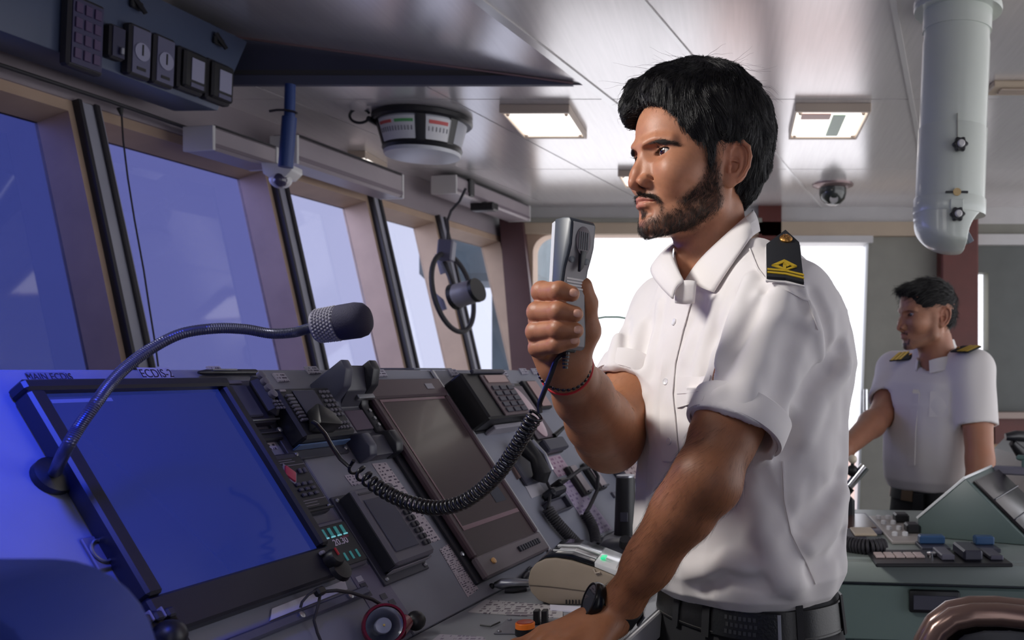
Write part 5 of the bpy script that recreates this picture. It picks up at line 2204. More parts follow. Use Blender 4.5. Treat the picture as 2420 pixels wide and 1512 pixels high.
bw = beard_mask(hq_)
own(hair_strands('beard', hv, hg, bw ** 1.3 + 1e-9, 9000, .0075, bflow, .55, None, M_beard, rad=.00013, npt=4, seed=7))
mw = sstep(2.5, -3, s_poly(mirror(hq_), [(103, 2, -38), (98.5, 13, -38.5), (92, 24, -43), (86, 30, -51)], [3.4, 4.2, 4.0, 3.4])) * bw
own(hair_strands('moustache', hv, hg, mw + 1e-9, 1500, .0075, lambda p, n: -HD.R[:, 2] * .8 - HD.R[:, 0] * .4 + np.sign(HD.loc(p)[:, 1])[:, None] * HD.R[:, 1] * .6, .45, None, M_beard, rad=.00015, npt=4, seed=8))
ew = sstep(1.5, -2, brow_d(mirror(hq_)))
own(hair_strands('eyebrow', hv, hg, ew + 1e-9, 1300, .0075, lambda p, n: -HD.R[:, 0] * .9 + np.sign(HD.loc(p)[:, 1])[:, None] * HD.R[:, 1] * .8 + HD.R[:, 2] * .35, .25, None, M_beard, rad=.00016, npt=4, seed=9))
lw2 = sstep(1.2, .3, s_ell(mirror(hq_), (82, 33.2, 18.6), (15, 15.2, 4.5), rotm('X', 6))) * sstep(19.5, 21.5, hq_[:, 2]) * sstep(66, 70, hq_[:, 0])
own(hair_strands('eyelashes', hv, hg, lw2 + 1e-9, 160, .007, lambda p, n: HD.R[:, 0] * 1.0 + HD.R[:, 2] * .35, .5, None, M_beard, rad=.00016, npt=4, seed=10))
# fine hair on the forearms
wl_ = sstep(.0, .1, ((av - A(SHL)) @ A((ELL - SHL).normalized())) / (ELL - SHL).length - .75) * sstep(0, .05, (av - A(HLC)) @ A(-hd) - .045)
own(hair_strands('arm_hair', av, ag, wl_ + 1e-9, 2600, .014, lambda p, n: A(fl)[None] * .7 + A(Vector((-.6, 0, -.4)))[None] + 0 * p, .25, None, M_beard, rad=.00007, npt=5, seed=12))
wr_ = sstep(.02, .05, np.linalg.norm(rv - A(WRR), axis=1)) * (rv[:, 1] > 1.10)
own(hair_strands('arm_hair', rv, rg, wr_ + 1e-9, 900, .010, lambda p, n: A(Vector((-.4, -.5, -.5)))[None] + 0 * p, .25, None, M_beard, rad=.00006, npt=5, seed=13))

# shirt -------------------------------------------------------------------------
f_trunk = Loft(TO, TF, TL, [
    (1.036, .004, 0, .100, .150), (1.05, .006, 0, .114, .163), (1.075, .006, 0, .124, .172), (1.12, .006, 0, .127, .173), (1.20, .004, 0, .122, .172), (1.28, .002, 0, .120, .178),
    (1.36, -.012, 0, .119, .186), (1.43, -.018, 0, .105, .168), (1.46, -.014, 0, .094, .142), (1.49, -.010, 0, .085, .116), (1.515, -.006, 0, .074, .086)], 2.2)
HEML = P(1734, 1020, 1.106)
HEMR = Vector((-.160, 1.352, 1.320))
aL = (HEML - (SHL + Vector((.004, 0, 0)))).normalized()
aR = (HEMR - SHR).normalized()


def f_shirt0(p):
    d = f_trunk(p)
    d = smin(d, s_seg(p, A(SHL + Vector((-.040, .06, .035))), A(SHL), .050, .060), .05)
    d = smin(d, s_seg(p, A(SHR + Vector((.045, -.06, .025))), A(SHR), .052, .056), .05)
    sl = np.maximum(s_seg(p, A(SHL), A(HEML + aL * .03), .062, .0590), (p - A(HEML)) @ A(aL))
    sr = np.maximum(s_seg(p, A(SHR), A(HEMR + aR * .03), .057, .0540), (p - A(HEMR)) @ A(aR))
    d = smin(d, sl, .028)
    d = smin(d, sr, .028)
    return d


def trace(f, px, py, y0=.9, y1=1.9):
    """where the lens sees a field's surface; returns point and outward normal"""
    d = Vector(((px - PX) / FPX, 1.0, -(py - PY) / FPX))
    n = d.length
    t = y0
    for _ in range(160):
        p = Vector((0, 0, CAMZ)) + d * t
        s = float(f(np.array([p], F4))[0])
        if s < .0004:
            break
        t += s / n * .8
        if t > y1:
            return None
    p = Vector((0, 0, CAMZ)) + d * t
    e = .002
    g = Vector([float(f(np.array([p + Vector(x)], F4))[0] - f(np.array([p - Vector(x)], F4))[0]) for x in ((e, 0, 0), (0, e, 0), (0, 0, e))])
    return p, g.normalized()


FOLDS = [  # outline seen in the photograph, width, height (negative: a valley)
    ([(1650, 705), (1612, 800), (1575, 900), (1560, 1010)], .012, -.0035),
    ([(1690, 715), (1665, 820), (1640, 930), (1632, 1010)], .012, .004),
    ([(1735, 700), (1700, 800), (1672, 900)], .010, -.004),
    ([(1770, 660), (1735, 760), (1700, 860)], .012, .0045),
    ([(1560, 720), (1545, 820), (1530, 930)], .011, .004),
    ([(1530, 760), (1515, 860), (1508, 960)], .009, -.003),
    ([(1812, 690), (1770, 770), (1720, 850), (1692, 900)], .010, -.005),
    ([(1845, 690), (1800, 800), (1765, 900), (1752, 1000)], .016, .005),
    ([(1900, 720), (1860, 840), (1830, 960)], .014, -.004),
    ([(1985, 830), (1930, 890), (1880, 960), (1850, 1050)], .013, -.008),
    ([(1992, 870), (1940, 940), (1905, 1030)], .014, .005),
    ([(1925, 690), (1955, 780), (1962, 880)], .009, -.004),
    ([(1900, 690), (1932, 780), (1945, 870)], .008, .003),
    ([(1985, 1130), (1950, 1190), (1900, 1240)], .013, -.005),
    ([(1990, 1170), (1960, 1240), (1915, 1290)], .013, .005),
    ([(1995, 1270), (1965, 1320), (1920, 1350)], .012, -.005),
    ([(1640, 1350), (1720, 1330), (1800, 1345), (1880, 1385)], .016, .005),
    ([(1650, 1392), (1720, 1370), (1800, 1384)], .012, -.005),
    ([(1770, 1160), (1800, 1260), (1850, 1340)], .020, .004),
    ([(1720, 1200), (1750, 1280), (1800, 1350)], .016, -.004),
    ([(1560, 1120), (1545, 1250), (1560, 1360)], .014, .004),
    ([(1525, 1040), (1515, 1160), (1520, 1280)], .012, -.003),
    ([(1460, 800), (1450, 870), (1440, 930)], .010, .004),
    ([(1480, 760), (1478, 850), (1470, 930)], .008, -.004),
    ([(1700, 930), (1720, 980)], .010, .003),
    ([(1800, 700), (1850, 740), (1910, 760)], .012, .004),
]
FP = []
for pl, w, a in FOLDS:
    pts = [trace(f_shirt0, *q) for q in pl]
    pts = [A(x[0]) for x in pts if x]
    if len(pts) > 1:
        FP.append((pts, w, a))


def f_shirt1(p):
    d = f_shirt0(p)
    near = np.abs(d) < .03
    if near.any():
        q = p[near]
        dd = np.zeros(len(q), F4)
        for pts, w, a in FP:
            s = s_poly(q, pts, [0] * len(pts))
            dd += F4(a) * np.exp(-(s / F4(w)) ** 2)
        fa, la, z = f_trunk.coords(q)
        st = np.stack([fa * 26, la * 26, z * 7], 1).astype(F4)
        dd *= F4(2.3)
        dd += F4(.0030) * vnoise(st, 1.0, 61) + F4(.0050) * (F4(.35) - np.abs(vnoise(st * F4(.8), 1.0, 64))) + F4(.0016) * vnoise(q, 45, 62)
        d[near] = d[near] - dd
    return d


VF, VU = A(TF), np.array((0, 0, 1), F4)
NB_, NA_ = NECKB, NECKA


def f_shirt(p):
    d = f_shirt1(p)
    d = smax(d, -s_seg(p, A(HEML - aL * .03), A(HEML + aL * .06), .046, .056), .002)
    d = smax(d, -s_seg(p, A(HEMR - aR * .03), A(HEMR + aR * .06), .042, .051), .002)
    neck = s_seg(p, NECKA - (NECKB - NECKA) * .5, NECKA + (NECKB - NECKA) * .35, .056, .057)
    d = smax(d, -neck, .004)
    d = np.maximum(d, F4(1.036) - p[:, 2])
    return d


sv, sq_, sg = part_mesh(f_shirt, (-.28, 1.02, 1.02), (.22, 1.62, 1.56), .0034 * LOWRES)
shirt = own(npmesh('shirt', sv, sq_, M_shirt))


def ribbon(name, a, c, m, parent, off=.0012, th=.0012, sub=6, f=None):
    """a strip of cloth between two outlines, lying on the shirt"""
    f = f or f_shirt1

    def dense(pl):
        out = []
        for (x0, y0), (x1, y1) in zip(pl, pl[1:]):
            out += [(x0 + (x1 - x0) * i / sub, y0 + (y1 - y0) * i / sub) for i in range(sub)]
        return out + [pl[-1]]
    A_, C_ = dense(a), dense(c)
    n = 4
    pts, fc = [], []
    for (ax_, ay), (cx, cy) in zip(A_, C_):
        for i in range(n):
            t = trace(f, ax_ + (cx - ax_) * i / (n - 1), ay + (cy - ay) * i / (n - 1))
            if t is None:
                t = (Vector((0, 0, 0)), Vector((0, 0, 1)))
            pts.append(t[0] + t[1] * off)
            pts.append(t[0] + t[1] * (off + th))
    N = len(A_)
    k = 2 * n
    for i in range(N - 1):
        for j in range(n - 1):
            o = i * k + 2 * j
            fc += [(o + 1, o + 3, o + k + 3, o + k + 1), (o, o + k, o + k + 2, o + 2)]
        fc += [(i * k, i * k + 1, i * k + k + 1, i * k + k), (i * k + k - 2, i * k + 2 * k - 2, i * k + 2 * k - 1, i * k + k - 1)]
    fc += [tuple([2 * j for j in range(n)] + [2 * j + 1 for j in range(n)][::-1]), tuple([(N - 1) * k + 2 * j for j in range(n)][::-1] + [(N - 1) * k + 2 * j + 1 for j in range(n)])]
    b = MB()
    b.quads(pts, fc)
    o = b.build(name, m, None)
    own(o)
    if parent is not officer:
        o.parent = parent
        o.matrix_parent_inverse = Matrix()
    return o


ribbon('placket', [(1592, 690), (1582, 760), (1570, 840), (1560, 920), (1562, 1000), (1568, 1090)], [(1640, 700), (1616, 780), (1598, 860), (1592, 930), (1600, 1010), (1606, 1090)], M_shirt, shirt, .0008, .0016)
ribbon('chest_pocket', [(1604, 894), (1602, 925), (1601, 964)], [(1682, 890), (1672, 922), (1662, 948)], M_shirt, shirt, .0006, .0012)
ribbon('pocket_band', [(1604, 893), (1603, 932)], [(1683, 889), (1673, 926)], M_shirt, shirt, .0018, .0012)
ribbon('side_seam', [(1848, 1090), (1852, 1180), (1868, 1260), (1905, 1330), (1926, 1380)], [(1851, 1090), (1855, 1180), (1871, 1260), (1908, 1330), (1929, 1380)], M_shirt, shirt, .0, .0016)
ribbon('armhole_seam', [(1826, 672), (1862, 690), (1908, 712), (1932, 780)], [(1828, 668), (1865, 686), (1912, 710), (1936, 780)], M_shirt, shirt, .0, .0018)
ribbon('yoke_seam', [(1770, 590), (1790, 640), (1812, 668)], [(1773, 588), (1794, 638), (1816, 665)], M_shirt, shirt, .0, .0016)
M_btn = mat('shirt_button', lin(236, 234, 236), rough=.25, coat=.3)
for px, py in ((1597, 762), (1576, 902), (1585, 1043)):
    t = trace(f_shirt1, px, py)
    b = MB()
    b.lathe([(.0050, .0), (.0052, .0012), (.0044, .0020), (.0034, .0014), (.001, .0013)], 18)
    o = b.build('button', M_btn)
    o.matrix_world = Matrix.Translation(t[0] + t[1] * .0024) @ t[1].to_track_quat('Z', 'Y').to_matrix().to_4x4()
    own(o)
    o.parent = shirt
    o.matrix_parent_inverse = Matrix()
    o.matrix_world = Matrix.Translation(t[0] + t[1] * .0024) @ t[1].to_track_quat('Z', 'Y').to_matrix().to_4x4()


def cuff(name, hem, ax, r, w):
    """turned-up sleeve band with its stitched edge"""
    q = ax.to_track_quat('Z', 'Y').to_matrix().to_4x4()
    M = Matrix.Translation(hem) @ q
    b = MB()
    n = 56
    prof = [(r - .0015, .0005), (r + .0030, .0005), (r + .0042, -.003), (r + .0046, -w * .5), (r + .0044, -w + .002), (r + .002, -w), (r - .0015, -w)]
    rings = [[b.bm.verts.new(M @ Vector((rr * math.cos(k * 2 * PI / n), rr * math.sin(k * 2 * PI / n), z))) for k in range(n)] for rr, z in prof]
    for i in range(len(rings)):
        a, c = rings[i], rings[(i + 1) % len(rings)]
        for k in range(n):
            b.bm.faces.new((a[k], a[(k + 1) % n], c[(k + 1) % n], c[k]))
    o = own(b.build(name, M_shirt))
    o.parent = shirt
    o.matrix_parent_inverse = Matrix()
    return o


cuff('sleeve_band', HEML, aL, .0592, .034)
cuff('sleeve_band', HEMR, aR, .0543, .034)

# collar: fold line on the neck, outer edge on the shirt


def f_neckcol(p):
    return s_seg(p, NECKA, NECKB + (NECKB - NECKA) * .6, .0625, .066)


def strip(name, top, bot, m, th=.0022, mid=None):
    pts, fc = [], []
    rows = [top] + ([mid] if mid else []) + [bot]
    n = len(top)
    b = MB()
    vs = [[b.bm.verts.new(p) for p in r] for r in rows]
    for r0, r1 in zip(vs, vs[1:]):
        for i in range(n - 1):
            b.bm.faces.new((r0[i], r0[i + 1], r1[i + 1], r1[i]))
    o = own(b.build(name, m))
    o.parent = shirt
    o.matrix_parent_inverse = Matrix()
    ss = o.modifiers.new('smooth', 'SUBSURF')
    ss.levels = ss.render_levels = 2
    ss.boundary_smooth = 'PRESERVE_CORNERS'
    s = o.modifiers.new('thickness', 'SOLIDIFY')
    s.thickness = th
    s.offset = 0
    return o


def onneck(px, py, off=0.0):
    t = trace(f_neckcol, px, py)
    return t[0] + t[1] * off if t else None


def onshirt(px, py, off=.004):
    t = trace(f_shirt1, px, py)
    return t[0] + t[1] * off


near_top = [onneck(1622, 662, .002), onneck(1650, 618, .003), onneck(1690, 578, .003), onneck(1730, 540, .003), onneck(1758, 514, .003)]
near_top.append(P(1780, 498, 1.30))
near_top.append(P(1778, 496, 1.36))
near_bot = [onshirt(1690, 694, .003), onshirt(1706, 672, .005), onshirt(1728, 642, .006), onshirt(1756, 604, .007), onshirt(1780, 566, .008), P(1799, 546, 1.30), P(1790, 545, 1.37)]
near_mid = [a.lerp(c, .5) + Vector((.002, -.006, .004)) for a, c in zip(near_top, near_bot)]
near_mid[0] = near_top[0].lerp(near_bot[0], .5) + Vector((-.004, -.006, 0))
strip('collar_leaf', near_top, near_bot, M_shirt, .0026, near_mid)
far_top = [P(1617, 664, 1.196), P(1598, 628, 1.222), P(1585, 596, 1.262), P(1593, 578, 1.30), P(1620, 560, 1.36)]
far_bot = [P(1590, 706, 1.196), P(1572, 690, 1.215), P(1546, 660, 1.245), P(1533, 636, 1.285), P(1552, 612, 1.35)]
strip('collar_leaf', far_top, far_bot, M_shirt, .0026, [a.lerp(c, .5) + Vector((-.004, -.004, .004)) for a, c in zip(far_top, far_bot)])
# collar stand that shows inside the open neck
st_t = [P(1598, 630, 1.224), P(1590, 598, 1.27), P(1600, 585, 1.32)]
st_b = [P(1612, 690, 1.215), P(1606, 668, 1.262), P(1612, 640, 1.31)]
strip('collar_stand', st_t, st_b, M_shirt, .002)
strip('collar_stand', [P(1596, 668, 1.204), P(1618, 660, 1.194), P(1646, 664, 1.192)], [P(1596, 716, 1.208), P(1616, 720, 1.200), P(1642, 716, 1.200)], M_shirt, .002)

# shoulder board ---------------------------------------------------------------
c4 = [trace(f_shirt1, *q) for q in ((1820, 590), (1880, 588), (1890, 655), (1822, 645))]
c4 = [x for x in c4 if x]
ctr_ = sum((x[0] for x in c4), Vector()) / len(c4)
nn = sum((x[1] for x in c4), Vector()).normalized()
ctr_ = ctr_ + nn * .008
# board axis: along the shoulder from neck to sleeve, seen from top to bottom in the photograph
pu = P(1855, 560, 1)
BP_Z = nn
gp = [trace(f_shirt1, x, y) for x in (1815, 1835, 1857, 1880, 1896) for y in (560, 590, 620, 650)]
lift_ = max((g[0] - ctr_).dot(nn) for g in gp if g and g[0].y < 1.32)
ctr_ = ctr_ + nn * (lift_ + .005)


def onboard(px, py):
    d = Vector(((px - PX) / FPX, 1.0, -(py - PY) / FPX))
    C = Vector((0, 0, CAMZ))
    t = (ctr_ - C).dot(BP_Z) / d.dot(BP_Z)
    return C + d * t


bx_ = (onboard(1898, 665) - onboard(1812, 652)).normalized()
by_ = BP_Z.cross(bx_)
MBd = Matrix((bx_, by_, BP_Z)).transposed().to_4x4()
MBd.translation = ctr_
MBi = MBd.inverted()
loc2 = lambda px, py: (MBi @ onboard(px, py)).xy[:]
ep = empty('shoulder_board', MBd, None, None)
own(ep)
ep.matrix_world = MBd
b = MB()
b.prism([loc2(*q) for q in ((1811, 578), (1856, 544), (1889, 574), (1900, 669), (1857, 658), (1812, 655))], -.003, .0015, .0008)
b.build('board', mat('black_felt', lin(20, 22, 28), rough=.8, bump=.1, bscale=600), ep)
b = MB()
b.prism([loc2(*q) for q in ((1809, 577), (1856, 541), (1892, 573), (1903, 671), (1857, 661), (1810, 657))], -.006, -.0032, .0008)
b.build('white_edge', M_shirt, ep)
M_gold = mat('gold_thread', lin(214, 178, 48), rough=.45, metal=.35, bump=.2, bscale=700)
for a, c in ((637, 641), (644, 648)):
    b = MB()
    b.prism([loc2(*q) for q in ((1813, a), (1857, a + 4), (1899, a + 14), (1900, c + 14), (1857, c + 4), (1813, c))], .0016, .0026)
    b.build('gold_stripe', M_gold, ep)
for poly in ([(1823, 630), (1853, 617), (1858, 621), (1838, 630)], [(1853, 617), (1883, 632), (1874, 633), (1853, 623)], [(1823, 631), (1838, 631), (1852, 637), (1852, 641)], [(1883, 634), (1871, 634), (1856, 639), (1856, 643)], [(1850, 626), (1858, 628), (1857, 642), (1850, 641)], [(1853, 623), (1866, 631), (1860, 634), (1850, 629)]):
    b = MB()
    b.prism([loc2(*q) for q in poly], .0016, .0030)
    b.build('gold_diamond_bar', M_gold, ep)
x, y = loc2(1857, 568)
b = MB()
b.lathe([(.0085, .0016), (.0085, .0035), (.006, .0062), (.002, .0072)], 24, Matrix.Translation((x, y, 0)))
gb = b.build('brass_button', mat('brass_button', lin(190, 140, 78), rough=.3, metal=.9), ep)
b = MB()
for a in range(5):
    b.sph((x + .0035 * math.cos(a * 1.257), y + .0035 * math.sin(a * 1.257), .0066), .0013, 8)
tag(b.build('button_relief', mat('brass_dark', lin(130, 90, 50), rough=.4, metal=.8), gb), kind='stuff')

# trousers, belt, shoes -----------------------------------------------------------
f_hips = Loft(TO + Vector((.012, 0, 0)), TF, TL, [(.80, 0, 0, .112, .172), (.88, 0, 0, .116, .174), (.95, 0, 0, .110, .166), (1.0, .0, 0, .102, .154), (1.046, .0, 0, .098, .148)], 2.3)


def f_trous(p):
    d = f_hips(p)
    for s in (-1, 1):
        top = TO + TL * (.085 * s) + Vector((.012, 0, .84))
        kn = TO + TL * (.10 * s) + TF * .01 + Vector((.012, 0, .48))
        an = TO + TL * (.11 * s) - TF * .01 + Vector((.012, 0, .07))
        d = smin(d, s_poly(p, [A(top), A(kn), A(an)], [.092, .070, .058], .03), .04)
    return np.maximum(d, F4(.055) - p[:, 2])


v, q = surface(f_trous, (-.3, 1.0, .03), (.33, 1.65, 1.07), .010)
v, _g = relax(f_trous, v, .01)
own(npmesh('trousers', v, q, M_trous))
for s in (-1, 1):
    c = TO + TL * (.11 * s) + Vector((.012, 0, 0))
    fsh = lambda p: np.maximum(smin(s_seg(p, A(c - TF * .05 + Vector((0, 0, .045))), A(c + TF * .14 + Vector((0, 0, .03))), .046, .036), s_seg(p, A(c + Vector((0, 0, .06))), A(c + Vector((0, 0, .10))), .045, .045), .03), F4(.004) - p[:, 2])
    lo = A(c) - .25
    v, q = surface(fsh, (c.x - .25, c.y - .25, -.01), (c.x + .25, c.y + .25, .17), .008)
    own(npmesh('shoe', v, q, M_leather))


def loft_ring(name, f, z0, z1, off, th, m, a0=0.0, a1=360.0, n=96, parent=None, tilt=0.0):
    """a band around a loft"""
    b = MB()
    rows = []
    full = a1 - a0 >= 360
    for k in range(n if full else n + 1):
        a = math.radians(a0 + (a1 - a0) * k / n)
        ring = []
        for z, o in ((z0, off), (z0, off + th), (z1, off + th), (z1, off)):
            zz = z + tilt * math.cos(a)
            rf = np.interp(zz, f.z, f.rf) + o
            rl = np.interp(zz, f.z, f.rl) + o
            ca, sa = math.cos(a), math.sin(a)
            k_ = (abs(ca) ** f.ex + abs(sa) ** f.ex) ** (-1 / f.ex)
            pt = Vector(f.O.tolist()) + Vector(f.f.tolist()) * (rf * ca * k_ + float(np.interp(zz, f.z, f.cf))) + Vector(f.l.tolist()) * (rl * sa * k_)
            ring.append(b.bm.verts.new((pt.x, pt.y, zz)))
        rows.append(ring)
    N = len(rows)
    for i in range(N if full else N - 1):
        r0, r1 = rows[i], rows[(i + 1) % N]
        for j in range(4):
            b.bm.faces.new((r0[j], r1[j], r1[(j + 1) % 4], r0[(j + 1) % 4]))
    if not full:
        b.bm.faces.new(rows[0])
        b.bm.faces.new(rows[-1][::-1])
    o = own(b.build(name, m))
    if parent:
        o.parent = parent
        o.matrix_parent_inverse = Matrix()
    return o


belt = loft_ring('belt', f_hips, 1.000, 1.038, .0015, .0035, M_leather)
loft_ring('belt_stitch', f_hips, 1.0025, 1.0035, .0051, .0004, mat('belt_thread', lin(70, 68, 66), rough=.6), parent=belt)
bk = loft_ring('buckle_plate', f_hips, 1.002, 1.036, .0055, .0035, mat('buckle_dark', lin(52, 54, 56), rough=.35, metal=.6, bump=.5, bscale=260), 20, 58, 20, parent=belt)
loft_ring('buckle_edge', f_hips, 1.002, 1.036, .0092, .0015, M_steel, 56, 58, 3, parent=belt)
for i in range(7):
    for j in range(3):
        loft_ring('buckle_relief', f_hips, 1.007 + j * .009, 1.012 + j * .009, .0092, .0006, mat('buckle_relief', lin(84, 86, 88), rough=.4, metal=.6), 27 + i * 2.6 + (j % 2) * .7, 28.6 + i * 2.6 + (j % 2) * .7, 2, parent=belt)
for a in (-12, 12, 68, 112, 160):
    loft_ring('belt_loop', f_hips, .995, 1.046, .0056, .002, M_trous, a, a + 5, 3, parent=belt)

# ------------------------------------------------------------------ what he wears and holds
wa = P(1408, 1462, 1.135)
wax = (WRL - ELL).normalized()
wc = lerp(ELL, WRL, .93)
watch = empty('wristwatch', Matrix.Translation(wc), 'black wristwatch with a dark strap on the wrist resting on the desk', 'watch')
face_n = Vector((-.80, -.42, .42))
face_n = (face_n - wax * face_n.dot(wax)).normalized()
Rw = Matrix((wax.cross(face_n), wax, face_n)).transposed().to_4x4()
RW_ = .0272
b = MB()
n = 48
rows = []
for k in range(n):
    a = 2 * PI * k / n
    w = .0115 + .001 * math.cos(a)
    rows.append([b.bm.verts.new(Rw @ Vector(((RW_ + o) * math.cos(a), y, (RW_ + o) * math.sin(a)))) for y, o in ((-w, 0), (-w, .0026), (w, .0026), (w, 0))])
for i in range(n):
    for j in range(4):
        b.bm.faces.new((rows[i][j], rows[(i + 1) % n][j], rows[(i + 1) % n][(j + 1) % 4], rows[i][(j + 1) % 4]))
b.build('strap', mat('strap_black', lin(30, 32, 34), rough=.5), watch)
Mw = Rw @ Matrix.Translation((0, 0, RW_ + .001))
b = MB()
b.lathe([(.0215, 0), (.0225, .003), (.0225, .009), (.0205, .012)], 40, Mw)
case = b.build('case', mat('watch_case', lin(22, 23, 25), rough=.25, metal=.4), watch)
b = MB()
b.lathe([(.0185, .0121), (.0180, .0128), (.001, .0129)], 40, Mw)
b.build('glass', mat('watch_glass', lin(14, 16, 20), rough=.04, coat=1.0), case)
b = MB()
b.lathe([(.0205, .0121), (.0205, .0136), (.0187, .0136), (.0187, .0121)], 40, Mw, False, False)
b.build('bezel', M_black, case)
b = MB()
b.cyl(Mw @ Vector((0, .0225, .006)), Mw @ Vector((0, .0265, .006)), .0028, n=12)
b.build('crown', M_steel, case)
b = MB()
b.box(-.013, .013, -.009, .009, -RW_ - .0062, -RW_ - .0028, .001, Rw)
b.build('buckle', M_steel, watch)

# bracelets on the raised wrist
rax = (WRR - ELR).normalized()
brc = lerp(ELR, WRR, .965)
R0_ = rax.to_track_quat('Z', 'Y').to_matrix()
brace = empty('bead_bracelet', Matrix.Translation(brc), 'bracelet of small black beads on the raised wrist', 'bracelet')
first = None
for k in range(34):
    a = 2 * PI * k / 34
    pos = R0_ @ Vector((.0305 * math.cos(a), .0305 * math.sin(a), .004 * math.sin(2 * a)))
    if first is None:
        b = MB()
        b.sph((0, 0, 0), .0031, 10)
        first = o = b.build('bead', mat('bead_black', lin(28, 18, 20), rough=.2, coat=.4), brace)
    else:
        o = first.copy()
        COL.objects.link(o)
    o.location = pos
b = MB()
b.tube([R0_ @ Vector((.0322 * math.cos(a), .0322 * math.sin(a), -.007 + .003 * math.sin(a))) for a in [2 * PI * k / 40 for k in range(40)]], .0018, 8, closed=True)
o = b.build('red_thread_bracelet', mat('red_thread', lin(200, 36, 44), rough=.6))
o.location = brc
tag(o, 'thin red thread bracelet just below the black beads on the raised wrist', 'bracelet')

# handset
hb, ht = P(1338, 826, 1.040), P(1354, 520, 1.046)
hA = (ht - hb).normalized()
hN = Vector((.76, -.65, 0))
hN = (hN - hA * hN.dot(hA)).normalized()
hW = hA.cross(hN)
LH = (ht - hb).length
Mh = Matrix((hW, hA, hN)).transposed().to_4x4()
Mh.translation = hb
hs_ = empty('radio_handset', Mh, 'grey radio handset held up in the officer\'s hand, with a speaker grille and white back', 'handset')
prof = [(0, -.010), (0, .008), (.004, .012), (.020, .012), (.040, .009), (.075, .0075), (.092, .010), (.104, .0145), (.118, .0185), (LH - .006, .0195), (LH - .001, .016), (LH, .004), (LH - .001, -.010)]
prof = [(min(a, LH), n_) for a, n_ in prof]
MYZ = Matrix(((0, 0, 1, 0), (1, 0, 0, 0), (0, 1, 0, 0), (0, 0, 0, 1)))
M_hs = mat('handset_grey', lin(92, 96, 102), rough=.4, bump=.05, bscale=500)
M_hsd = mat('handset_dark', lin(64, 69, 76), rough=.4)
b = MB()
b.prism(prof, -.0185, .0185, .0022, MYZ)
b.build('shell', M_hsd, hs_)
frontp = [(a, n_) for a, n_ in prof[1:10]]
b = MB()
pts, fc = [], []
for a, n_ in frontp:
    for w in (-.0150, .0150):
        pts.append((w, a, n_ + .0004))
        pts.append((w, a, n_ + .0012))
for i in range(len(frontp) - 1):
    o = 4 * i
    fc += [(o + 1, o + 3, o + 7, o + 5), (o, o + 4, o + 6, o + 2), (o, o + 1, o + 5, o + 4), (o + 2, o + 6, o + 7, o + 3)]
fc += [(0, 2, 3, 1), (4 * len(frontp) - 4, 4 * len(frontp) - 3, 4 * len(frontp) - 1, 4 * len(frontp) - 2)]
b.quads(pts, fc)
fp_ = b.build('front_plate', mat('handset_face', lin(136, 132, 134), rough=.4), hs_)
b = MB()
b.box(-.0188, .0188, .052, LH - .003, -.0165, -.0052, .003)
b.build('white_back', mat('handset_white', lin(206, 208, 212), rough=.35), hs_)
b = MB()
b.prism([(.0105 * math.cos(i / 28 * 2 * PI), LH - .026 + .0165 * math.sin(i / 28 * 2 * PI)) for i in range(28)], .0203, .0214, .0004)
gr = b.build('speaker_grille', mat('grille_mauve', lin(108, 98, 102), rough=.5), hs_)
for i in range(5):
    b = MB()
    b.box(-.0065 + i * .003 - .0006, -.0065 + i * .003 + .0006, LH - .036, LH - .016, .0216, .0220)
    b.build('slot', M_hsd, gr)
b = MB()
b.prism([(-.004, .114), (.004, .114), (.0035, .096), (-.001, .090)], .0165, .0212, .0005, Matrix.Translation((0, 0, -.002)) @ Matrix.Rotation(.18, 4, 'X') @ Matrix.Translation((0, 0, -.0165)))
b.build('talk_key', M_black, hs_)
b = MB()
b.box(-.0035, .0035, .1175, .122, .0198, .0212, .0004)
b.build('indicator', M_keylt, hs_)
for s in (-1, 1):
    b = MB()
    b.lathe([(.0045, .0), (.0045, .0012), (.003, .0018)], 16, Matrix.Translation((s * .0105, .102, .0142)))
    b.build('round_key', M_hs, hs_)
for y, w in ((.084, .010), (.0805, .012), (.077, .012), (.0735, .010), (.070, .012)):
    b = MB()
    b.box(-w, w, y - .0012, y + .0008, .0087, .0098)
    b.build('print_line', mat('handset_print', lin(208, 202, 200), rough=.4), fp_)
b = MB()
b.prism([(-.012, .0), (.012, .0), (.014, .022), (-.014, .022)], -.0125, .004, .002, Matrix.Translation((0, -.003, 0)))
b.build('cord_boot', M_black, hs_)
b = MB()
for i in range(3):
    for j in range(2):
        b.cyl((-.003 + j * .006, .008 + i * .005, .0125), (-.003 + j * .006, .008 + i * .005, .0136), .0007, n=8)
tag(b.build('microphone_holes', M_black, hs_), kind='stuff')

# its cord: straight from the handset, then coils sagging to the radio
B0 = hb - hA * .003
s0 = [B0, P(1316, 850, 1.042), P(1300, 890, 1.046), P(1284, 930, 1.05), P(1275, 955, 1.053), P(1276, 975, 1.055)]
b = MB()
cordp = []
for i in range(len(s0) - 1):
    p0, p1, p2, p3 = s0[max(i - 1, 0)], s0[i], s0[i + 1], s0[min(i + 2, len(s0) - 1)]
    for t in np.linspace(0, 1, 8, endpoint=False):
        cordp.append(.5 * ((2 * p1) + (p2 - p0) * t + (2 * p0 - 5 * p1 + 4 * p2 - p3) * t * t + (3 * p1 - p0 - 3 * p2 + p3) * t ** 3))
cordp.append(s0[-1])
cord = empty('spiral_cable', B0, 'long black coiled cord sagging from the raised handset down to the keypad radio', 'cable')
b.tube([p - B0 for p in cordp], .0030, 10)
b.build('straight_lead', M_rubbergloss, cord)
b = MB()
for k in range(5):
    t = k / 5
    p = hb - hA * (.003 + .004 * k)
    b.tube([p - B0, p - hA * .0028 - B0], .0046 - .0004 * k, 12)
tag(b.build('strain_relief', M_rubbergloss, cord), kind='stuff')
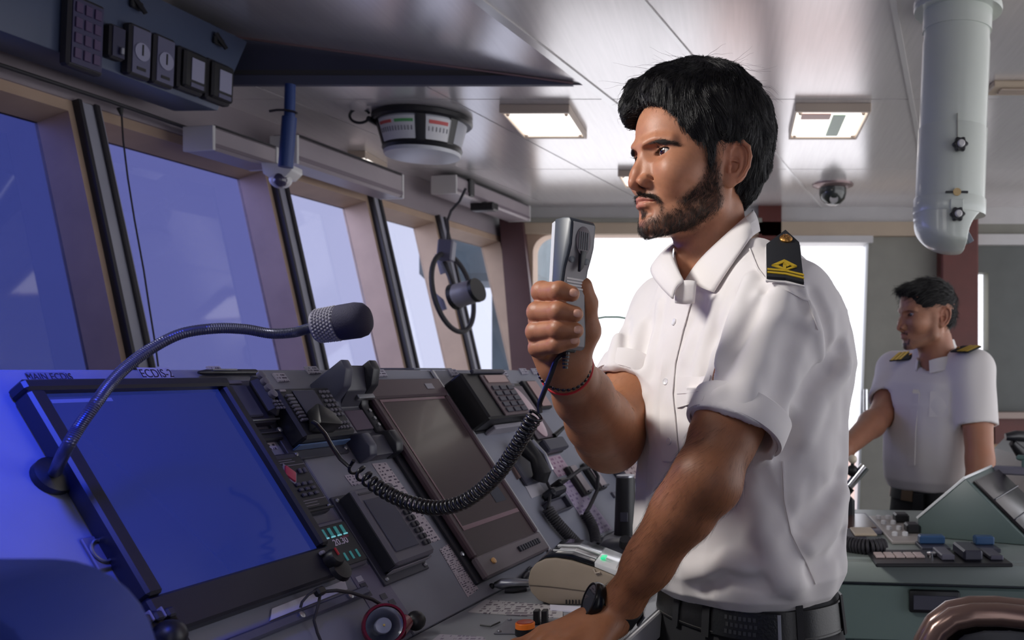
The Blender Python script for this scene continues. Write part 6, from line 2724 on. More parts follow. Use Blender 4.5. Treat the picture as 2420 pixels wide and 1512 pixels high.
sp = [(1268, 978, 1.055), (1245, 1015, 1.06), (1215, 1065, 1.07), (1180, 1115, 1.08), (1135, 1160, 1.09), (1085, 1190, 1.10), (1030, 1200, 1.11), (975, 1190, 1.12), (930, 1172, 1.13), (890, 1148, 1.14), (858, 1122, 1.15), (836, 1102, 1.155)]
co = coil('coiled_lead', [P(*q) - B0 for q in sp], .0078, .0020, 47, M_rubbergloss, None, None, n=8, step=16, dens=lambda s: 1.0 if s < .62 else 1.0 - .62 * (s - .62) / .38)
co.parent = cord
tail = [P(836, 1102, 1.155) + Vector((0, 0, .0075)), P(826, 1104, 1.16), P(805, 1085, 1.165), P(785, 1055, 1.165), P(768, 1025, 1.16), P(748, 1002, 1.15), P(738, 996, 1.15)]
b = MB()
b.tube([p - B0 for p in tail], .0026, 8)
b.build('tail_lead', M_rubbergloss, cord)

# ------------------------------------------------------------------ the second officer, farther back
_a = math.radians(17)
H2 = Head((.607, 2.88, 1.512), (-math.cos(_a), -math.sin(_a), 0), 5, .95)
F2 = Vector((-.866, -.5, 0))
L2_ = Vector((.5, -.866, 0))
O2 = Vector((.635, 2.955, 0))
S2L, S2R = O2 + L2_ * .19 + Vector((0, 0, 1.352)), O2 - L2_ * .185 + Vector((0, 0, 1.352))
E2L, W2L = P(2316, 1088, 2.72), P(2318, 1262, 2.66)
E2R, W2R = P(2086, 978, 2.96), P(1996, 1062, 2.74)
mate = empty('person', Matrix.Translation((O2.x, O2.y, 0)), 'second officer with short black hair and goatee, gold shoulder boards, standing farther back', 'person')
OM2 = mate.matrix_world.inverted()


def own2(o, par=None):
    o.parent = mate
    o.matrix_parent_inverse = OM2
    return o


core2 = Loft(O2, F2, L2_, [(.86, 0, 0, .09, .14), (.98, 0, 0, .09, .14), (1.15, 0, 0, .10, .15), (1.3, 0, 0, .10, .16), (1.36, -.01, 0, .07, .12), (1.42, -.01, 0, .05, .06)])


def f_body2(p):
    d = np.minimum(core2(p), s_seg(p, H2.wor([(-15, 0, -60)])[0], H2.wor([(-34, 0, -190)])[0], .052, .056))
    for s, e, w, fist in ((S2L, E2L, W2L, Vector((0, -.01, -.07))), (S2R, E2R, W2R, Vector((-.055, -.05, -.02)))):
        d = smin(d, s_poly(p, [A(s), A(s.lerp(e, .5)), A(e)], [.052, .047, .041], .02), .03)
        d = smin(d, s_poly(p, [A(e), A(e.lerp(w, .3)), A(w)], [.040, .042, .028], .02), .02)
        d = smin(d, s_seg(p, A(w), A(w + fist * .7), .030, .034), .015)
        side = fist.normalized().cross(Vector((.3, .2, 1))).normalized()
        for k in range(4):
            kn = w + fist * .9 + side * (.018 * (k - 1.5))
            c1 = kn + fist.normalized() * .022 + F2 * .012
            d = smin(d, s_poly(p, [A(kn), A(c1), A(c1 + F2 * .016 - fist.normalized() * .018)], [.0105, .0098, .0085], .003), .004)
        th0 = w + fist * .25 + side * .03
        d = smin(d, s_poly(p, [A(th0), A(th0 + fist * .45 + F2 * .02), A(th0 + fist * .8 + F2 * .026)], [.014, .012, .010], .004), .006)
    return smin(d, H2.field(p), .01)


v1, q1_ = surface(lambda p: H2.field(p), (.45, 2.74, 1.34), (.76, 3.04, 1.66), .0028)
v1, g1 = relax(H2.field, v1, .0028)
v2, q2_ = surface(f_body2, (.25, 2.5, .80), (.90, 3.25, 1.40), .0062)
v2, g2 = relax(f_body2, v2, .006)
c1 = skin_tones(H2.loc(v1), .25, (176, 124, 98))
goat = np.maximum(sstep(5, -2, s_ell(mirror(H2.loc(v1)), (94, 0, -78), (14, 15, 16))), sstep(3, -2, s_poly(mirror(H2.loc(v1)), [(103, 2, -38), (98, 13, -39), (92, 24, -44), (88, 28, -56), (90, 20, -76)], [3.5, 4, 4, 3.2, 4])))
c1 = c1 * (1 - .8 * goat[:, None]) + np.array(lin(30, 22, 20), F4) * (.8 * goat[:, None])
c2 = np.tile(np.array(lin(172, 118, 92), F4), (len(v2), 1)) * (1 + vnoise(v2, 60, 4) * .06)[:, None]
own2(npmesh('body', np.concatenate([v1, v2]), np.concatenate([q1_, q2_ + len(v1)]), M_skin, None, np.concatenate([c1, c2])))
own2(make_eye(None, H2, 1, look=(1, .1, -.15)))
own2(make_eye(None, H2, -1, look=(1, .1, -.15)))


def f_hair2(q):
    m = mirror(q)
    d = s_ell(q, (-6, 0, 54), (97, 77, 83))
    d = smin(d, s_ell(q, (54, 0, 98), (42, 54, 24)), 14)
    d = smin(d, s_ell(q, (-46, 0, 6), (48, 64, 48)), 20)
    d = smax(d, -s_ell(q, (112, 0, 28), (58, 76, 60)), 6)
    d = smax(d, -s_ell(m, (60, 78, -18), (42, 40, 52)), 8)
    d = smax(d, -s_ell(m, (-16, 82, -4), (24, 24, 36)), 6)
    d = smax(d, -s_ell(q, (14, 0, -70), (66, 80, 66)), 12)
    return d - F4(2.0) * vnoise(q, .12, 71)


fh2 = lambda p: f_hair2(H2.loc(p)) * F4(.00095)
v3, q3_ = surface(fh2, (.44, 2.72, 1.40), (.78, 3.06, 1.70), .0045)
v3, g3 = relax(fh2, v3, .0045)
own2(npmesh('hair', v3, q3_, bpy.data.materials['hair_mass']))
w3 = (f_face(H2.loc(v3)) > 1).astype(F4)
own2(hair_strands('hair_strands', v3, g3, w3 + 1e-9, 2500, .03, lambda p, n: H2.R[:, 0] * .8 - H2.R[:, 2] * .3 + .4 * np.stack([vnoise(p, 40, 1), vnoise(p, 40, 2), vnoise(p, 40, 3)], 1), .15, None, M_hair, rad=.0005, npt=5, seed=21))
trunk2 = Loft(O2, F2, L2_, [(.968, .004, 0, .108, .158), (1.0, .006, 0, .122, .172), (1.06, .006, 0, .128, .176), (1.15, .006, 0, .126, .178), (1.24, .006, 0, .126, .188), (1.31, .0, 0, .118, .186),
                            (1.36, -.010, 0, .092, .150), (1.395, -.016, 0, .072, .10), (1.43, -.014, 0, .062, .068), (1.45, -.012, 0, .060, .062)], 2.25)
M2L, M2R = S2L.lerp(E2L, .62), S2R.lerp(E2R, .72)
b2L, b2R = (E2L - S2L).normalized(), (E2R - S2R).normalized()


def f_shirt2(p):
    d = trunk2(p)
    d = smin(d, s_seg(p, A(S2L - L2_ * .07 + Vector((0, 0, .018))), A(S2L), .05, .056), .04)
    d = smin(d, s_seg(p, A(S2R + L2_ * .07 + Vector((0, 0, .018))), A(S2R), .05, .056), .04)
    for s, m, b in ((S2L, M2L, b2L), (S2R, M2R, b2R)):
        d = smin(d, np.maximum(s_seg(p, A(s), A(m + b * .03), .062, .060), (p - A(m)) @ A(b)), .025)
        d = smax(d, -s_seg(p, A(m - b * .03), A(m + b * .06), .048, .054), .004)
    fa, la, z = trunk2.coords(p)
    d = d - F4(.003) * vnoise(np.stack([fa * 24, la * 24, z * 6], 1).astype(F4), 1.0, 81)
    d = smax(d, -s_seg(p, H2.wor([(-10, 0, -40)])[0], H2.wor([(-30, 0, -170)])[0], .054, .058), .004)
    return np.maximum(d, F4(.968) - p[:, 2])


v4, q4_ = surface(f_shirt2, (.36, 2.66, .95), (.92, 3.26, 1.47), .006)
v4, _g = relax(f_shirt2, v4, .006)
shirt2 = own2(npmesh('shirt', v4, q4_, M_shirt))
# collar
b = MB()
na, nb2 = Vector(H2.wor([(-20, 0, -110)])[0].tolist()), Vector(H2.wor([(-34, 0, -190)])[0].tolist())
nax = (na - nb2).normalized()
rings = []
for r, h in ((.060, .030), (.066, .032), (.082, -.008), (.080, -.010)):
    ring = []
    for k in range(33):
        a = math.radians(-158 + 316 * k / 32) + PI
        drop = .02 * (abs(k - 16) / 16) ** 3
        pt = nb2 + nax * (h + .035 - drop) + F2 * (-math.cos(a) * -r) + L2_ * (math.sin(a) * r)
        ring.append(b.bm.verts.new(pt))
    rings.append(ring)
for r0, r1 in zip(rings, rings[1:] + rings[:1]):
    for i in range(32):
        b.bm.faces.new((r0[i], r0[i + 1], r1[i + 1], r1[i]))
o = own2(b.build('collar', M_shirt))
for nm, a_, c_ in (('placket', [(2168, 862), (2158, 930), (2150, 1010), (2148, 1100)], [(2182, 862), (2174, 930), (2166, 1010), (2163, 1100)]), ('chest_pocket', [(2200, 925), (2196, 985)], [(2246, 925), (2242, 985)])):
    b = MB()
    prev = None
    for (x0, y0), (x1, y1) in zip(a_, c_):
        t0, t1 = trace(f_shirt2, x0, y0, 2.2, 3.6), trace(f_shirt2, x1, y1, 2.2, 3.6)
        row = [b.bm.verts.new(t[0] + t[1] * o) for t in (t0, t1) for o in (.001, .004)]
        if prev:
            b.bm.faces.new((prev[1], prev[3], row[3], row[1]))
            b.bm.faces.new((prev[0], prev[1], row[1], row[0]))
            b.bm.faces.new((prev[2], row[2], row[3], prev[3]))
        prev = row
    own2(b.build(nm, M_shirt))
# gold shoulder boards
for px, py, s in ((2284, 829, 1), (2136, 845, -1)):
    t = trace(f_shirt2, px, py, 2.3, 3.5)
    if not t:
        continue
    z_ = (t[1] + Vector((0, 0, .6))).normalized()
    x_ = (L2_ * s + Vector((0, 0, -.25)))
    x_ = (x_ - z_ * x_.dot(z_)).normalized()
    M = Matrix((x_, z_.cross(x_), z_)).transposed().to_4x4()
    M.translation = t[0] + z_ * .006
    ep2 = empty('shoulder_board', M, None, None)
    own2(ep2)
    ep2.matrix_world = M
    b = MB()
    b.box(-.045, .042, -.026, .026, -.003, .002, .001)
    b.build('board', bpy.data.materials['black_felt'], ep2)
    for k in range(3):
        b = MB()
        b.box(-.012 + .018 * k, .001 + .018 * k, -.0262, .0262, .002, .0036, .0005)
        b.build('gold_stripe', M_gold, ep2)
    b = MB()
    b.lathe([(.006, .002), (.006, .005), (.002, .007)], 12, Matrix.Translation((-.036, 0, 0)))
    b.build('brass_button', bpy.data.materials['brass_button'], ep2)
hips2 = Loft(O2 + Vector((.01, 0, 0)), F2, L2_, [(.74, 0, 0, .115, .172), (.84, 0, 0, .118, .175), (.92, 0, 0, .112, .165), (.985, 0, 0, .106, .155)], 2.3)


def f_trous2(p):
    d = hips2(p)
    for s in (-1, 1):
        top, kn, an = (O2 + L2_ * (k * s) + Vector((.01, 0, z)) for k, z in ((.085, .78), (.095, .46), (.10, .07)))
        d = smin(d, s_poly(p, [A(top), A(kn), A(an)], [.092, .072, .060], .03), .04)
    return np.maximum(d, F4(.05) - p[:, 2])


v5, q5_ = surface(f_trous2, (.3, 2.6, .02), (1.0, 3.3, 1.0), .012)
own2(npmesh('trousers', v5, q5_, M_trous))
for s in (-1, 1):
    c = O2 + L2_ * (.10 * s)
    fsh = lambda p: np.maximum(smin(s_seg(p, A(c - F2 * .05 + Vector((0, 0, .045))), A(c + F2 * .14 + Vector((0, 0, .03))), .046, .036), s_seg(p, A(c + Vector((0, 0, .06))), A(c + Vector((0, 0, .10))), .045, .045), .03), F4(.004) - p[:, 2])
    v6, q6_ = surface(fsh, (c.x - .25, c.y - .25, -.01), (c.x + .25, c.y + .25, .17), .010)
    own2(npmesh('shoe', v6, q6_, M_leather))


def ring2(name, z0, z1, off, th, m, a0, a1, n):
    b = MB()
    rows = []
    for k in range(n + 1):
        a = math.radians(a0 + (a1 - a0) * k / n)
        ring = []
        for z, o in ((z0, off), (z0, off + th), (z1, off + th), (z1, off)):
            rf, rl = np.interp(z, hips2.z, hips2.rf) + o, np.interp(z, hips2.z, hips2.rl) + o
            ca, sa = math.cos(a), math.sin(a)
            k_ = (abs(ca) ** 2.3 + abs(sa) ** 2.3) ** (-1 / 2.3)
            ring.append(b.bm.verts.new(O2 + Vector((.01, 0, z)) + F2 * (rf * ca * k_) + L2_ * (rl * sa * k_)))
        rows.append(ring)
    for r0, r1 in zip(rows, rows[1:]):
        for j in range(4):
            b.bm.faces.new((r0[j], r1[j], r1[(j + 1) % 4], r0[(j + 1) % 4]))
    b.bm.faces.new(rows[0])
    b.bm.faces.new(rows[-1][::-1])
    return own2(b.build(name, m))


ring2('belt', .935, .975, .002, .004, M_leather, 0, 359.9, 80)
ring2('belt_buckle', .935, .975, .0065, .004, mat('buckle_tan', lin(130, 110, 90), rough=.35, metal=.7), -9, 9, 8)
ring2('phone_pouch', .88, .965, .0065, .02, M_leather, 14, 26, 6)

# ------------------------------------------------------------------ things on the front desk
M_beigep = mat('beige_plastic', lin(158, 144, 128), rough=.5, var=.05, vscale=30)


def onD(px, py):
    return onz(px, py, DZ)


# label printer: a profile seen from its side
YPn = 1.357
pr_o = P(1370, 1430, YPn)
pr_o.z = DZ
prn = empty('label_printer', pr_o, 'beige desk printer with a rounded side and glossy white and black top', 'printer')
MXZ = Matrix(((1, 0, 0, 0), (0, 0, -1, 0), (0, 1, 0, 0), (0, 0, 0, 1)))          # x,y of a profile go to x,z; depth runs back
kp = YPn / FPX
prf = lambda pts: [((x - 1370) * kp, (1430 - y) * kp + .0005) for x, y in pts]
body_p = [(1300, 1430), (1272, 1420), (1254, 1400), (1247, 1375), (1252, 1350), (1266, 1332), (1288, 1322), (1312, 1320), (1350, 1326), (1400, 1342), (1450, 1362), (1500, 1386), (1506, 1404), (1504, 1430)]
b = MB()
b.prism(prf(body_p), -.125, 0, .003, MXZ)
b.build('body', M_beigep, prn)
tp = [(1262, 1336), (1290, 1314), (1312, 1308), (1350, 1311), (1404, 1330), (1404, 1341), (1350, 1325), (1312, 1319), (1288, 1321)]
b = MB()
b.prism(prf(tp), -.118, -.004, .001, MXZ)
b.build('black_cover', mat('cover_gloss', lin(22, 26, 32), rough=.15, coat=.5), prn)
tp = [(1404, 1330), (1450, 1348), (1500, 1372), (1500, 1385), (1450, 1361), (1404, 1342)]
b = MB()
b.prism(prf(tp), -.118, -.004, .001, MXZ)
lid = b.build('white_lid', mat('lid_white', lin(222, 224, 226), rough=.2, coat=.4), prn)
for dy, w in ((-.022, .003), (-.055, .012)):
    tp = [(1300, 1306), (1350, 1308), (1404, 1327), (1404, 1330), (1350, 1311), (1300, 1309.5)]
    b = MB()
    b.prism(prf(tp), dy - w, dy, .0003, MXZ)
    b.build('white_stripe', bpy.data.materials['lid_white'], prn)
b = MB()
b.box((1412 - 1370) * kp, (1424 - 1370) * kp, .03, .05, (1430 - 1331) * kp, (1430 - 1327) * kp)
b.build('status_light', mat('led_green', lin(40, 170, 120), rough=.3, emit=lin(40, 190, 130), estr=.6), prn)
for i in range(11):
    x = 1337 + i * 7.6
    b = MB()
    b.box((x - 1370) * kp, (x + 2.6 - 1370) * kp, -.0012, .0004, (1430 - 1428) * kp + .001, (1430 - 1417) * kp)
    b.build('vent_slit', M_black, prn)
b = MB()
b.tube([((x - 1370) * kp, -.0003, (1430 - y) * kp) for x, y in ((1248, 1382), (1300, 1386), (1380, 1396), (1440, 1404), (1500, 1408))], .0007, 6)
b.build('seam', mat('seam_brown', lin(96, 86, 76), rough=.7), prn)
b = MB()
b.box((1428 - 1370) * kp, (1446 - 1370) * kp, -.0035, .001, (1430 - 1422) * kp, (1430 - 1405) * kp, .001)
b.build('latch', M_black, prn)
b = MB()
b.box((1300 - 1370) * kp, (1500 - 1370) * kp, .004, .12, .0003, .0012)
b.build('foot', M_black, prn)
b = MB()
b.tube([((1402 - 1370) * kp, -.0008, (1430 - 1343) * kp), ((1408 - 1370) * kp, -.0016, (1430 - 1354) * kp), ((1418 - 1370) * kp, -.0008, (1430 - 1352) * kp)], .0014, 8)
b.build('finger_notch', mat('notch_beige', lin(186, 172, 156), rough=.5), prn)

# white sheets under and before the printer
DKp = Plane((0, 0, DZ), (1, 0, 0), (0, 1, 0))
sheet('printed_sheet', 'printed sheet on the desk in front of the printer, under the knife', DKp, [(1148, 1418), (1330, 1434), (1330, 1462), (1106, 1448)], printed('sheet_print', lin(190, 186, 188), lin(110, 100, 110), rows=9, cols=12, thick=.6), 'paper', h=.0012)
sheet('printed_sheet', 'white folded sheets sticking out beneath the printer\'s vents', DKp, [(1300, 1432), (1420, 1440), (1412, 1452), (1300, 1444)], mat('paper_white', lin(222, 220, 236), rough=.6), 'paper', h=.0025)
sheet('printed_sheet', 'printed sheet at the bottom edge of the desk beside the headlamp', DKp, [(1040, 1500), (1140, 1506), (1200, 1560), (960, 1560)], printed('sheet_print3', lin(180, 174, 186), lin(130, 120, 140), rows=9, cols=12), 'paper', h=.0012)
# thin acrylic plate with corner screws
pl = Dev(DKp, 'acrylic_plate', 'flat grey plate with corner screws set in the desk around the orange button', 'plate', [(1215, 1462), (1356, 1470), (1330, 1500), (1152, 1499)])
pl.box('plate', 0, 1, 0, 1, .0003, .0022, mat('acrylic_grey', lin(120, 120, 128), rough=.2), .0006)
pl.screws(M_steel, .0022, .006, .003)
# orange-topped push button
c = onD(1241, 1503)
btn = empty('push_button', c, 'round push button with an orange top on a black collar', 'button')
b = MB()
b.lathe([(.0128, .0023), (.0132, .006), (.0128, .011)], 28)
b.build('collar', M_black, btn)
b = MB()
b.lathe([(.0127, .0112), (.0128, .0175), (.0118, .0185)], 28)
b.build('orange_cap', mat('cap_orange', lin(214, 110, 36), rough=.3, emit=lin(200, 100, 30), estr=.1), btn)
b = MB()
b.lathe([(.0112, .0186), (.0108, .0195), (.002, .0198)], 28)
b.build('red_lens', mat('lens_red', lin(176, 62, 30), rough=.25), btn)
# black toggle block
c = onD(1278, 1478)
tb = empty('toggle_block', c, 'small black two-part switch block behind the orange button', 'switch')
for x in (-.0095, .0015):
    b = MB()
    b.box(x, x + .008, -.006, .006, .0023, .022, .0012)
    b.build('rocker', M_black, tb)
b = MB()
b.box(-.012, .012, -.008, .008, .0004, .0023)
b.build('base', M_dev2, tb)
# bracket drawn by a thin black U of wire
b = MB()
pts = [onD(x, y) + Vector((0, 0, .0025)) for x, y in ((1135, 1481), (1160, 1484), (1181, 1474))]
b.tube(pts, .0012, 6)
tag(b.build('wire_clip', M_black), 'short bent black wire clip lying left of the orange button', 'clip')
# folding knife
a, c = onD(1168, 1400), onD(1250, 1396)
kn = empty('folding_knife', a, 'silver folding knife lying on the desk by the printer\'s rounded end', 'knife')
d_ = c - a
b = MB()
b.tube([Vector((0, 0, .012)), d_ * .2 + Vector((0, 0, .013)), d_ * .6 + Vector((0, 0, .013)), d_ + Vector((0, 0, .012))], [.004, .0085, .0085, .006], 12)
b.build('handle', M_steel, kn)
b = MB()
b.tube([d_ * .35 + Vector((0, -.01, .004)), d_ * .6 + Vector((0, -.012, .004)), d_ * .95 + Vector((0, -.006, .004))], [.003, .0035, .003], 10)
b.build('clip', M_black, kn)
b = MB()
b.sph(Vector((-.004, 0, .010)), .005, 10)
b.build('end_stud', M_dev, kn)
# pens


def pen_(label, a, c, r, m, m2):
    a = onD(*a) + Vector((0, 0, r + .0005))
    c = onD(*c) + Vector((0, 0, r + .0005))
    o = empty('pen', a, label, 'pen')
    d = c - a
    b = MB()
    b.tube([Vector(), d * .12, d * .85, d * .97, d], [r * .25, r, r, r * .9, r * .5], 12)
    b.build('barrel', m, o)
    b = MB()
    s = d.cross(Vector((0, 0, 1))).normalized() * r * .3
    b.tube([d * .55 + Vector((0, 0, r * 1.05)), d * .8 + Vector((0, 0, r * 1.3)), d * .95 + Vector((0, 0, r * 1.1))], r * .28, 6)
    b.build('clip', m2, o)
    b = MB()
    b.tube([d * .45, d * .5], r * 1.06, 12)
    b.build('band', m2, o)
    return o


pen_('chrome and black ballpoint pen lying at the foot of the slope near the headlamp', (1015, 1468), (1096, 1428), .0055, M_dev, M_chrome)
pen_('short dark pen leaning at the printer\'s rounded end, below the brown monitor', (1236, 1372), (1256, 1350), .0045, M_dev, M_steel)
# tapered black post
c = onD(1478, 1262)
po = empty('tapered_post', c, 'tall tapered black post with a pale cap, close in front of the officer\'s shirt', 'post')
b = MB()
b.lathe([(.0245, .0005), (.024, .006), (.020, .118), (.019, .122)], 28)
b.build('body', M_black, po)
b = MB()
b.lathe([(.0195, .1222), (.0195, .126), (.017, .127)], 28)
b.build('cap', M_steel, po)
b = MB()
b.box(-.008, .008, -.0255, -.0225, .03, .05, .001)
b.build('switch', M_dev2, po)
# black round desk telephone behind the printer
c = onD(1468, 1338)
tl = empty('desk_unit', c, 'low black rounded desk unit with a knob, between the printer and the officer', 'instrument')
b = MB()
b.lathe([(.052, .0005), (.054, .012), (.046, .034), (.03, .046), (.01, .05)], 32)
b.build('body', M_dev, tl)
b = MB()
b.cyl((.012, -.03, .042), (.012, -.038, .056), .012, .010, 16)
b.build('knob', M_black, tl)
b = MB()
b.box(-.045, -.012, -.046, -.036, .020, .030, .003, None)
b.build('key_bar', M_dev2, tl)
sheet('notebook', 'thin dull red notebook behind the printer top', DKp, [(1352, 1312), (1430, 1300), (1452, 1312), (1372, 1326)], mat('notebook_red', lin(120, 64, 70), rough=.6), 'notebook', h=.012)
# black pointer pen standing at the end of the coil
pen_('black and brass pen at the foot of the slope beyond the second coil', (1396, 1296), (1424, 1274), .0045, M_dev, M_steel)

# ---- headlamp with its cord on the slope
hx_, hy_ = CP.hit(872, 1503)
hl = empty('headlamp', CP.M(hx_, hy_, .0), 'round red-rimmed torch lamp lying on the slope, lens upward, with a black plug cord', 'torch')
Rl = .026
to_cam = (Vector((0, 0, CAMZ)) - CP.at(hx_, hy_, .02)).normalized()
axl = CP.M(0, 0).to_3x3().inverted() @ (to_cam + CP.ez * .4).normalized()
Ml = Matrix.Translation((0, 0, .024)) @ axl.to_track_quat('Z', 'Y').to_matrix().to_4x4()
b = MB()
b.lathe([(Rl * .5, -.016), (Rl * .8, -.010), (Rl, .0), (Rl * 1.03, .006), (Rl * .98, .010), (Rl * .88, .010), (Rl * .86, .004)], 40, Ml, True, False)
b.build('red_rim', mat('rim_red', lin(120, 26, 48), rough=.25, coat=.4), hl)
b = MB()
b.lathe([(Rl * .85, .0075), (Rl * .6, -.002), (Rl * .3, -.010), (Rl * .12, -.012)], 32, Ml, False, True)
b.build('reflector', M_chrome, hl)
b = MB()
b.lathe([(Rl * .4, -.008), (Rl * .4, .001), (Rl * .36, .003), (Rl * .1, .004)], 24, Ml)
b.build('bulb_lens', mat('bulb_lens', lin(170, 176, 200), rough=.15), hl)
b = MB()
b.lathe([(.0016, .0052), (.0012, .0062)], 10, Ml)
b.build('bulb_chip', mat('bulb_amber', lin(230, 200, 120), rough=.3), hl)
x2, y2 = CP.hit(925, 1495)
b = MB()
b.cyl((x2 - hx_ - .012, y2 - hy_ - .003, .016), (x2 - hx_ + .012, y2 - hy_ + .002, .016), .013, .011, 16)
b.build('neck', bpy.data.materials['rim_red'], hl)
x2, y2 = CP.hit(964, 1480)
b = MB()
b.sph((x2 - hx_, y2 - hy_, .014), .0135, 16, (1, 1, .9))
b.build('rubber_plug', M_black, hl)
cpts = [(955, 1470, .016), (920, 1440, .022), (880, 1416, .026), (830, 1400, .028), (795, 1395, .028), (760, 1398, .024), (745, 1404, .020)]
b = MB()
b.tube([Vector((*CP.hit(x, y, h), h)) - Vector((hx_, hy_, 0)) for x, y, h in cpts], .0022, 8)
b.tube([Vector((*CP.hit(x, y, h), h)) - Vector((hx_, hy_, 0)) for x, y, h in ((765, 1393, .026), (745, 1396, .027), (728, 1406, .024), (714, 1422, .018), (710, 1436, .014))], .0016, 8)
b.tube([Vector((*CP.hit(x, y, h), h)) - Vector((hx_, hy_, 0)) for x, y, h in ((758, 1398, .024), (752, 1430, .018), (742, 1465, .012), (750, 1495, .008), (765, 1530, .006))], .0016, 8)
tag(b.build('cord', M_rubber, hl), kind='stuff')
b = MB()
b.box(-.007, .007, -.005, .005, -.004, .005, .002, Matrix.Translation(Vector((*CP.hit(755, 1398, .026), .026)) - Vector((hx_, hy_, 0))))
b.build('cord_knot', M_black, hl)

# ---- gooseneck microphone
gp0 = CP.hit(120, 1130)
gm = empty('gooseneck_microphone', CP.M(*gp0), 'long gooseneck microphone with a woven collar and dark foam head', 'microphone')
Gi = CP.M(*gp0).inverted()
gpath = [CP.at(*gp0, .004)] + [P(x, y, Y) for x, y, Y in ((150, 1072, .845), (186, 1010, .85), (225, 955, .86), (262, 905, .88), (305, 862, .90), (360, 822, .92), (430, 788, .94), (510, 776, .96), (580, 778, .975), (640, 788, .985), (690, 786, .99), (720, 779, .995), (748, 771, 1.0))]
fine = []
for i in range(len(gpath) - 1):
    p0, p1, p2, p3 = gpath[max(i - 1, 0)], gpath[i], gpath[i + 1], gpath[min(i + 2, len(gpath) - 1)]
    for t in np.linspace(0, 1, 26, endpoint=False):
        fine.append(.5 * ((2 * p1) + (p2 - p0) * t + (2 * p0 - 5 * p1 + 4 * p2 - p3) * t * t + (3 * p1 - p0 - 3 * p2 + p3) * t ** 3))
fine.append(gpath[-1])
b = MB()
b.tube([Gi @ p for p in fine], [.0054 + .0004 * (i % 2) for i in range(len(fine))], 12)
b.build('gooseneck', mat('gooseneck_grey', lin(84, 86, 104), rough=.3, metal=.6), gm)
b = MB()
b.lathe([(.02, .0003), (.02, .008), (.008, .014)], 24)
b.build('base', M_black, gm)
h0, h1, h2_ = P(748, 771, 1.0), P(800, 757, 1.0), P(874, 752, 1.0)
axm = (h2_ - h0).normalized()
Mm = Gi @ Matrix.Translation(h0) @ axm.to_track_quat('Z', 'Y').to_matrix().to_4x4()
L1, L2m = (h1 - h0).length, (h2_ - h0).length
b = MB()
b.lathe([(.008, -.004), (.0165, -.001), (.0175, .003), (.0185, L1)], 36, Mm)
col_ = b.build('woven_collar', mat('woven_grey', lin(120, 118, 134), rough=.6), gm)
b = MB()
for j in range(7):
    for k in range(30):
        a = 2 * PI * (k + .5 * (j % 2)) / 30
        z = .0028 + j * (L1 - .0035) / 6.4
        r = .0177 + (.0008) * j / 6
        b.sph(Mm @ Vector((r * math.cos(a), r * math.sin(a), z)), .0016, 6)
tag(b.build('weave_knots', mat('weave_pale', lin(150, 148, 160), rough=.6), col_), kind='stuff')
b = MB()
b.lathe([(.0187, L1 + .0003), (.0196, L1 + .002), (.0200, L2m - .014), (.0182, L2m - .006), (.0135, L2m - .0015), (.005, L2m)], 36, Mm)
b.build('foam_head', mat('foam_navy', lin(40, 38, 62), rough=.8, bump=.4, bscale=900), gm)

# ---- blue chair back at the lower left
ch = empty('helm_chair', Matrix.Translation((-.62, .44, 0)), 'blue upholstered chair with a rounded back corner at the near left', 'chair')
M_blue = mat('blue_upholstery', lin(34, 56, 150), rough=.6)
xr = P(292, 1400, .46).x + .62
zt = P(100, 1345, .46).z
pts = [(-.30, .72), (xr, .72)]
rr = .055
for k in range(9):
    a = math.radians(90 * k / 8)
    pts.append((xr - rr + rr * math.cos(a), zt - rr + rr * math.sin(a)))
for k in range(9):
    a = math.radians(90 + 90 * k / 8)
    pts.append((-.30 + rr + rr * math.cos(a), zt - rr + rr * math.sin(a)))
b = MB()
b.prism(pts, -.05, .03, .004, Matrix(((1, 0, 0, 0), (0, 0, -1, 0), (0, 1, 0, 0), (0, 0, 0, 1))))
b.build('backrest', M_blue, ch)
b = MB()
b.box(-.30, xr, -.50, -.055, .60, .70, .03)
b.build('seat', M_blue, ch)
b = MB()
b.cyl((-.14, -.25, .1), (-.14, -.25, .598), .035, n=16)
b.build('pedestal', M_steel, ch)
b = MB()
b.lathe([(.26, .001), (.26, .02), (.06, .099)], 28, Matrix.Translation((-.14, -.25, 0)))
b.build('foot', M_black, ch)

# ------------------------------------------------------------------ centre console behind the officer
CT = .952
M_green = mat('console_green', lin(96, 112, 110), rough=.4, var=.05)
M_greenlt = mat('console_green_pale', lin(150, 160, 156), rough=.35)
Ya, Yb = 1.94, 1.80
Xa, Xb = .10, 1.25
ang = math.atan2(Yb - Ya, Xb - Xa)
Mc = Matrix.Translation((Xa, Ya, 0)) @ Matrix.Rotation(ang, 4, 'Z')
cc_ = empty('centre_console', Mc, 'grey green centre console with a dark recessed handle, behind the officer', 'console')
Lc = math.hypot(Xb - Xa, Yb - Ya)
b = MB()
b.box(0, Lc, .012, .70, CT - .03, CT, .010)
b.build('counter_top', M_greenlt, cc_)
b = MB()
b.box(0, Lc, .0, .03, CT - .052, CT - .004, .012, seg=2)
b.build('front_lip', M_greenlt, cc_)
for x0, x1, z0, z1 in ((.002, Lc - .002, CT - .175, CT - .058), (.002, .42, .10, CT - .180), (.424, Lc - .002, .10, CT - .180)):
    b = MB()
    b.box(x0, x1, .012, .03, z0, z1, .004)
    b.build('front_panel', M_green, cc_)
b = MB()
b.box(.0, Lc, .031, .69, .08, CT - .031)
b.build('carcass', M_consd, cc_)
b = MB()
b.box(.05, Lc - .05, .06, .64, 0, .079)
b.build('plinth', M_black, cc_)
FP_ = Plane(Mc @ Vector((0, .012, 0)), Mc.to_3x3() @ Vector((1, 0, 0)), (0, 0, 1))
q = [FP_.hit(*p) for p in ((2147, 1390), (2268, 1400), (2266, 1448), (2147, 1444))]
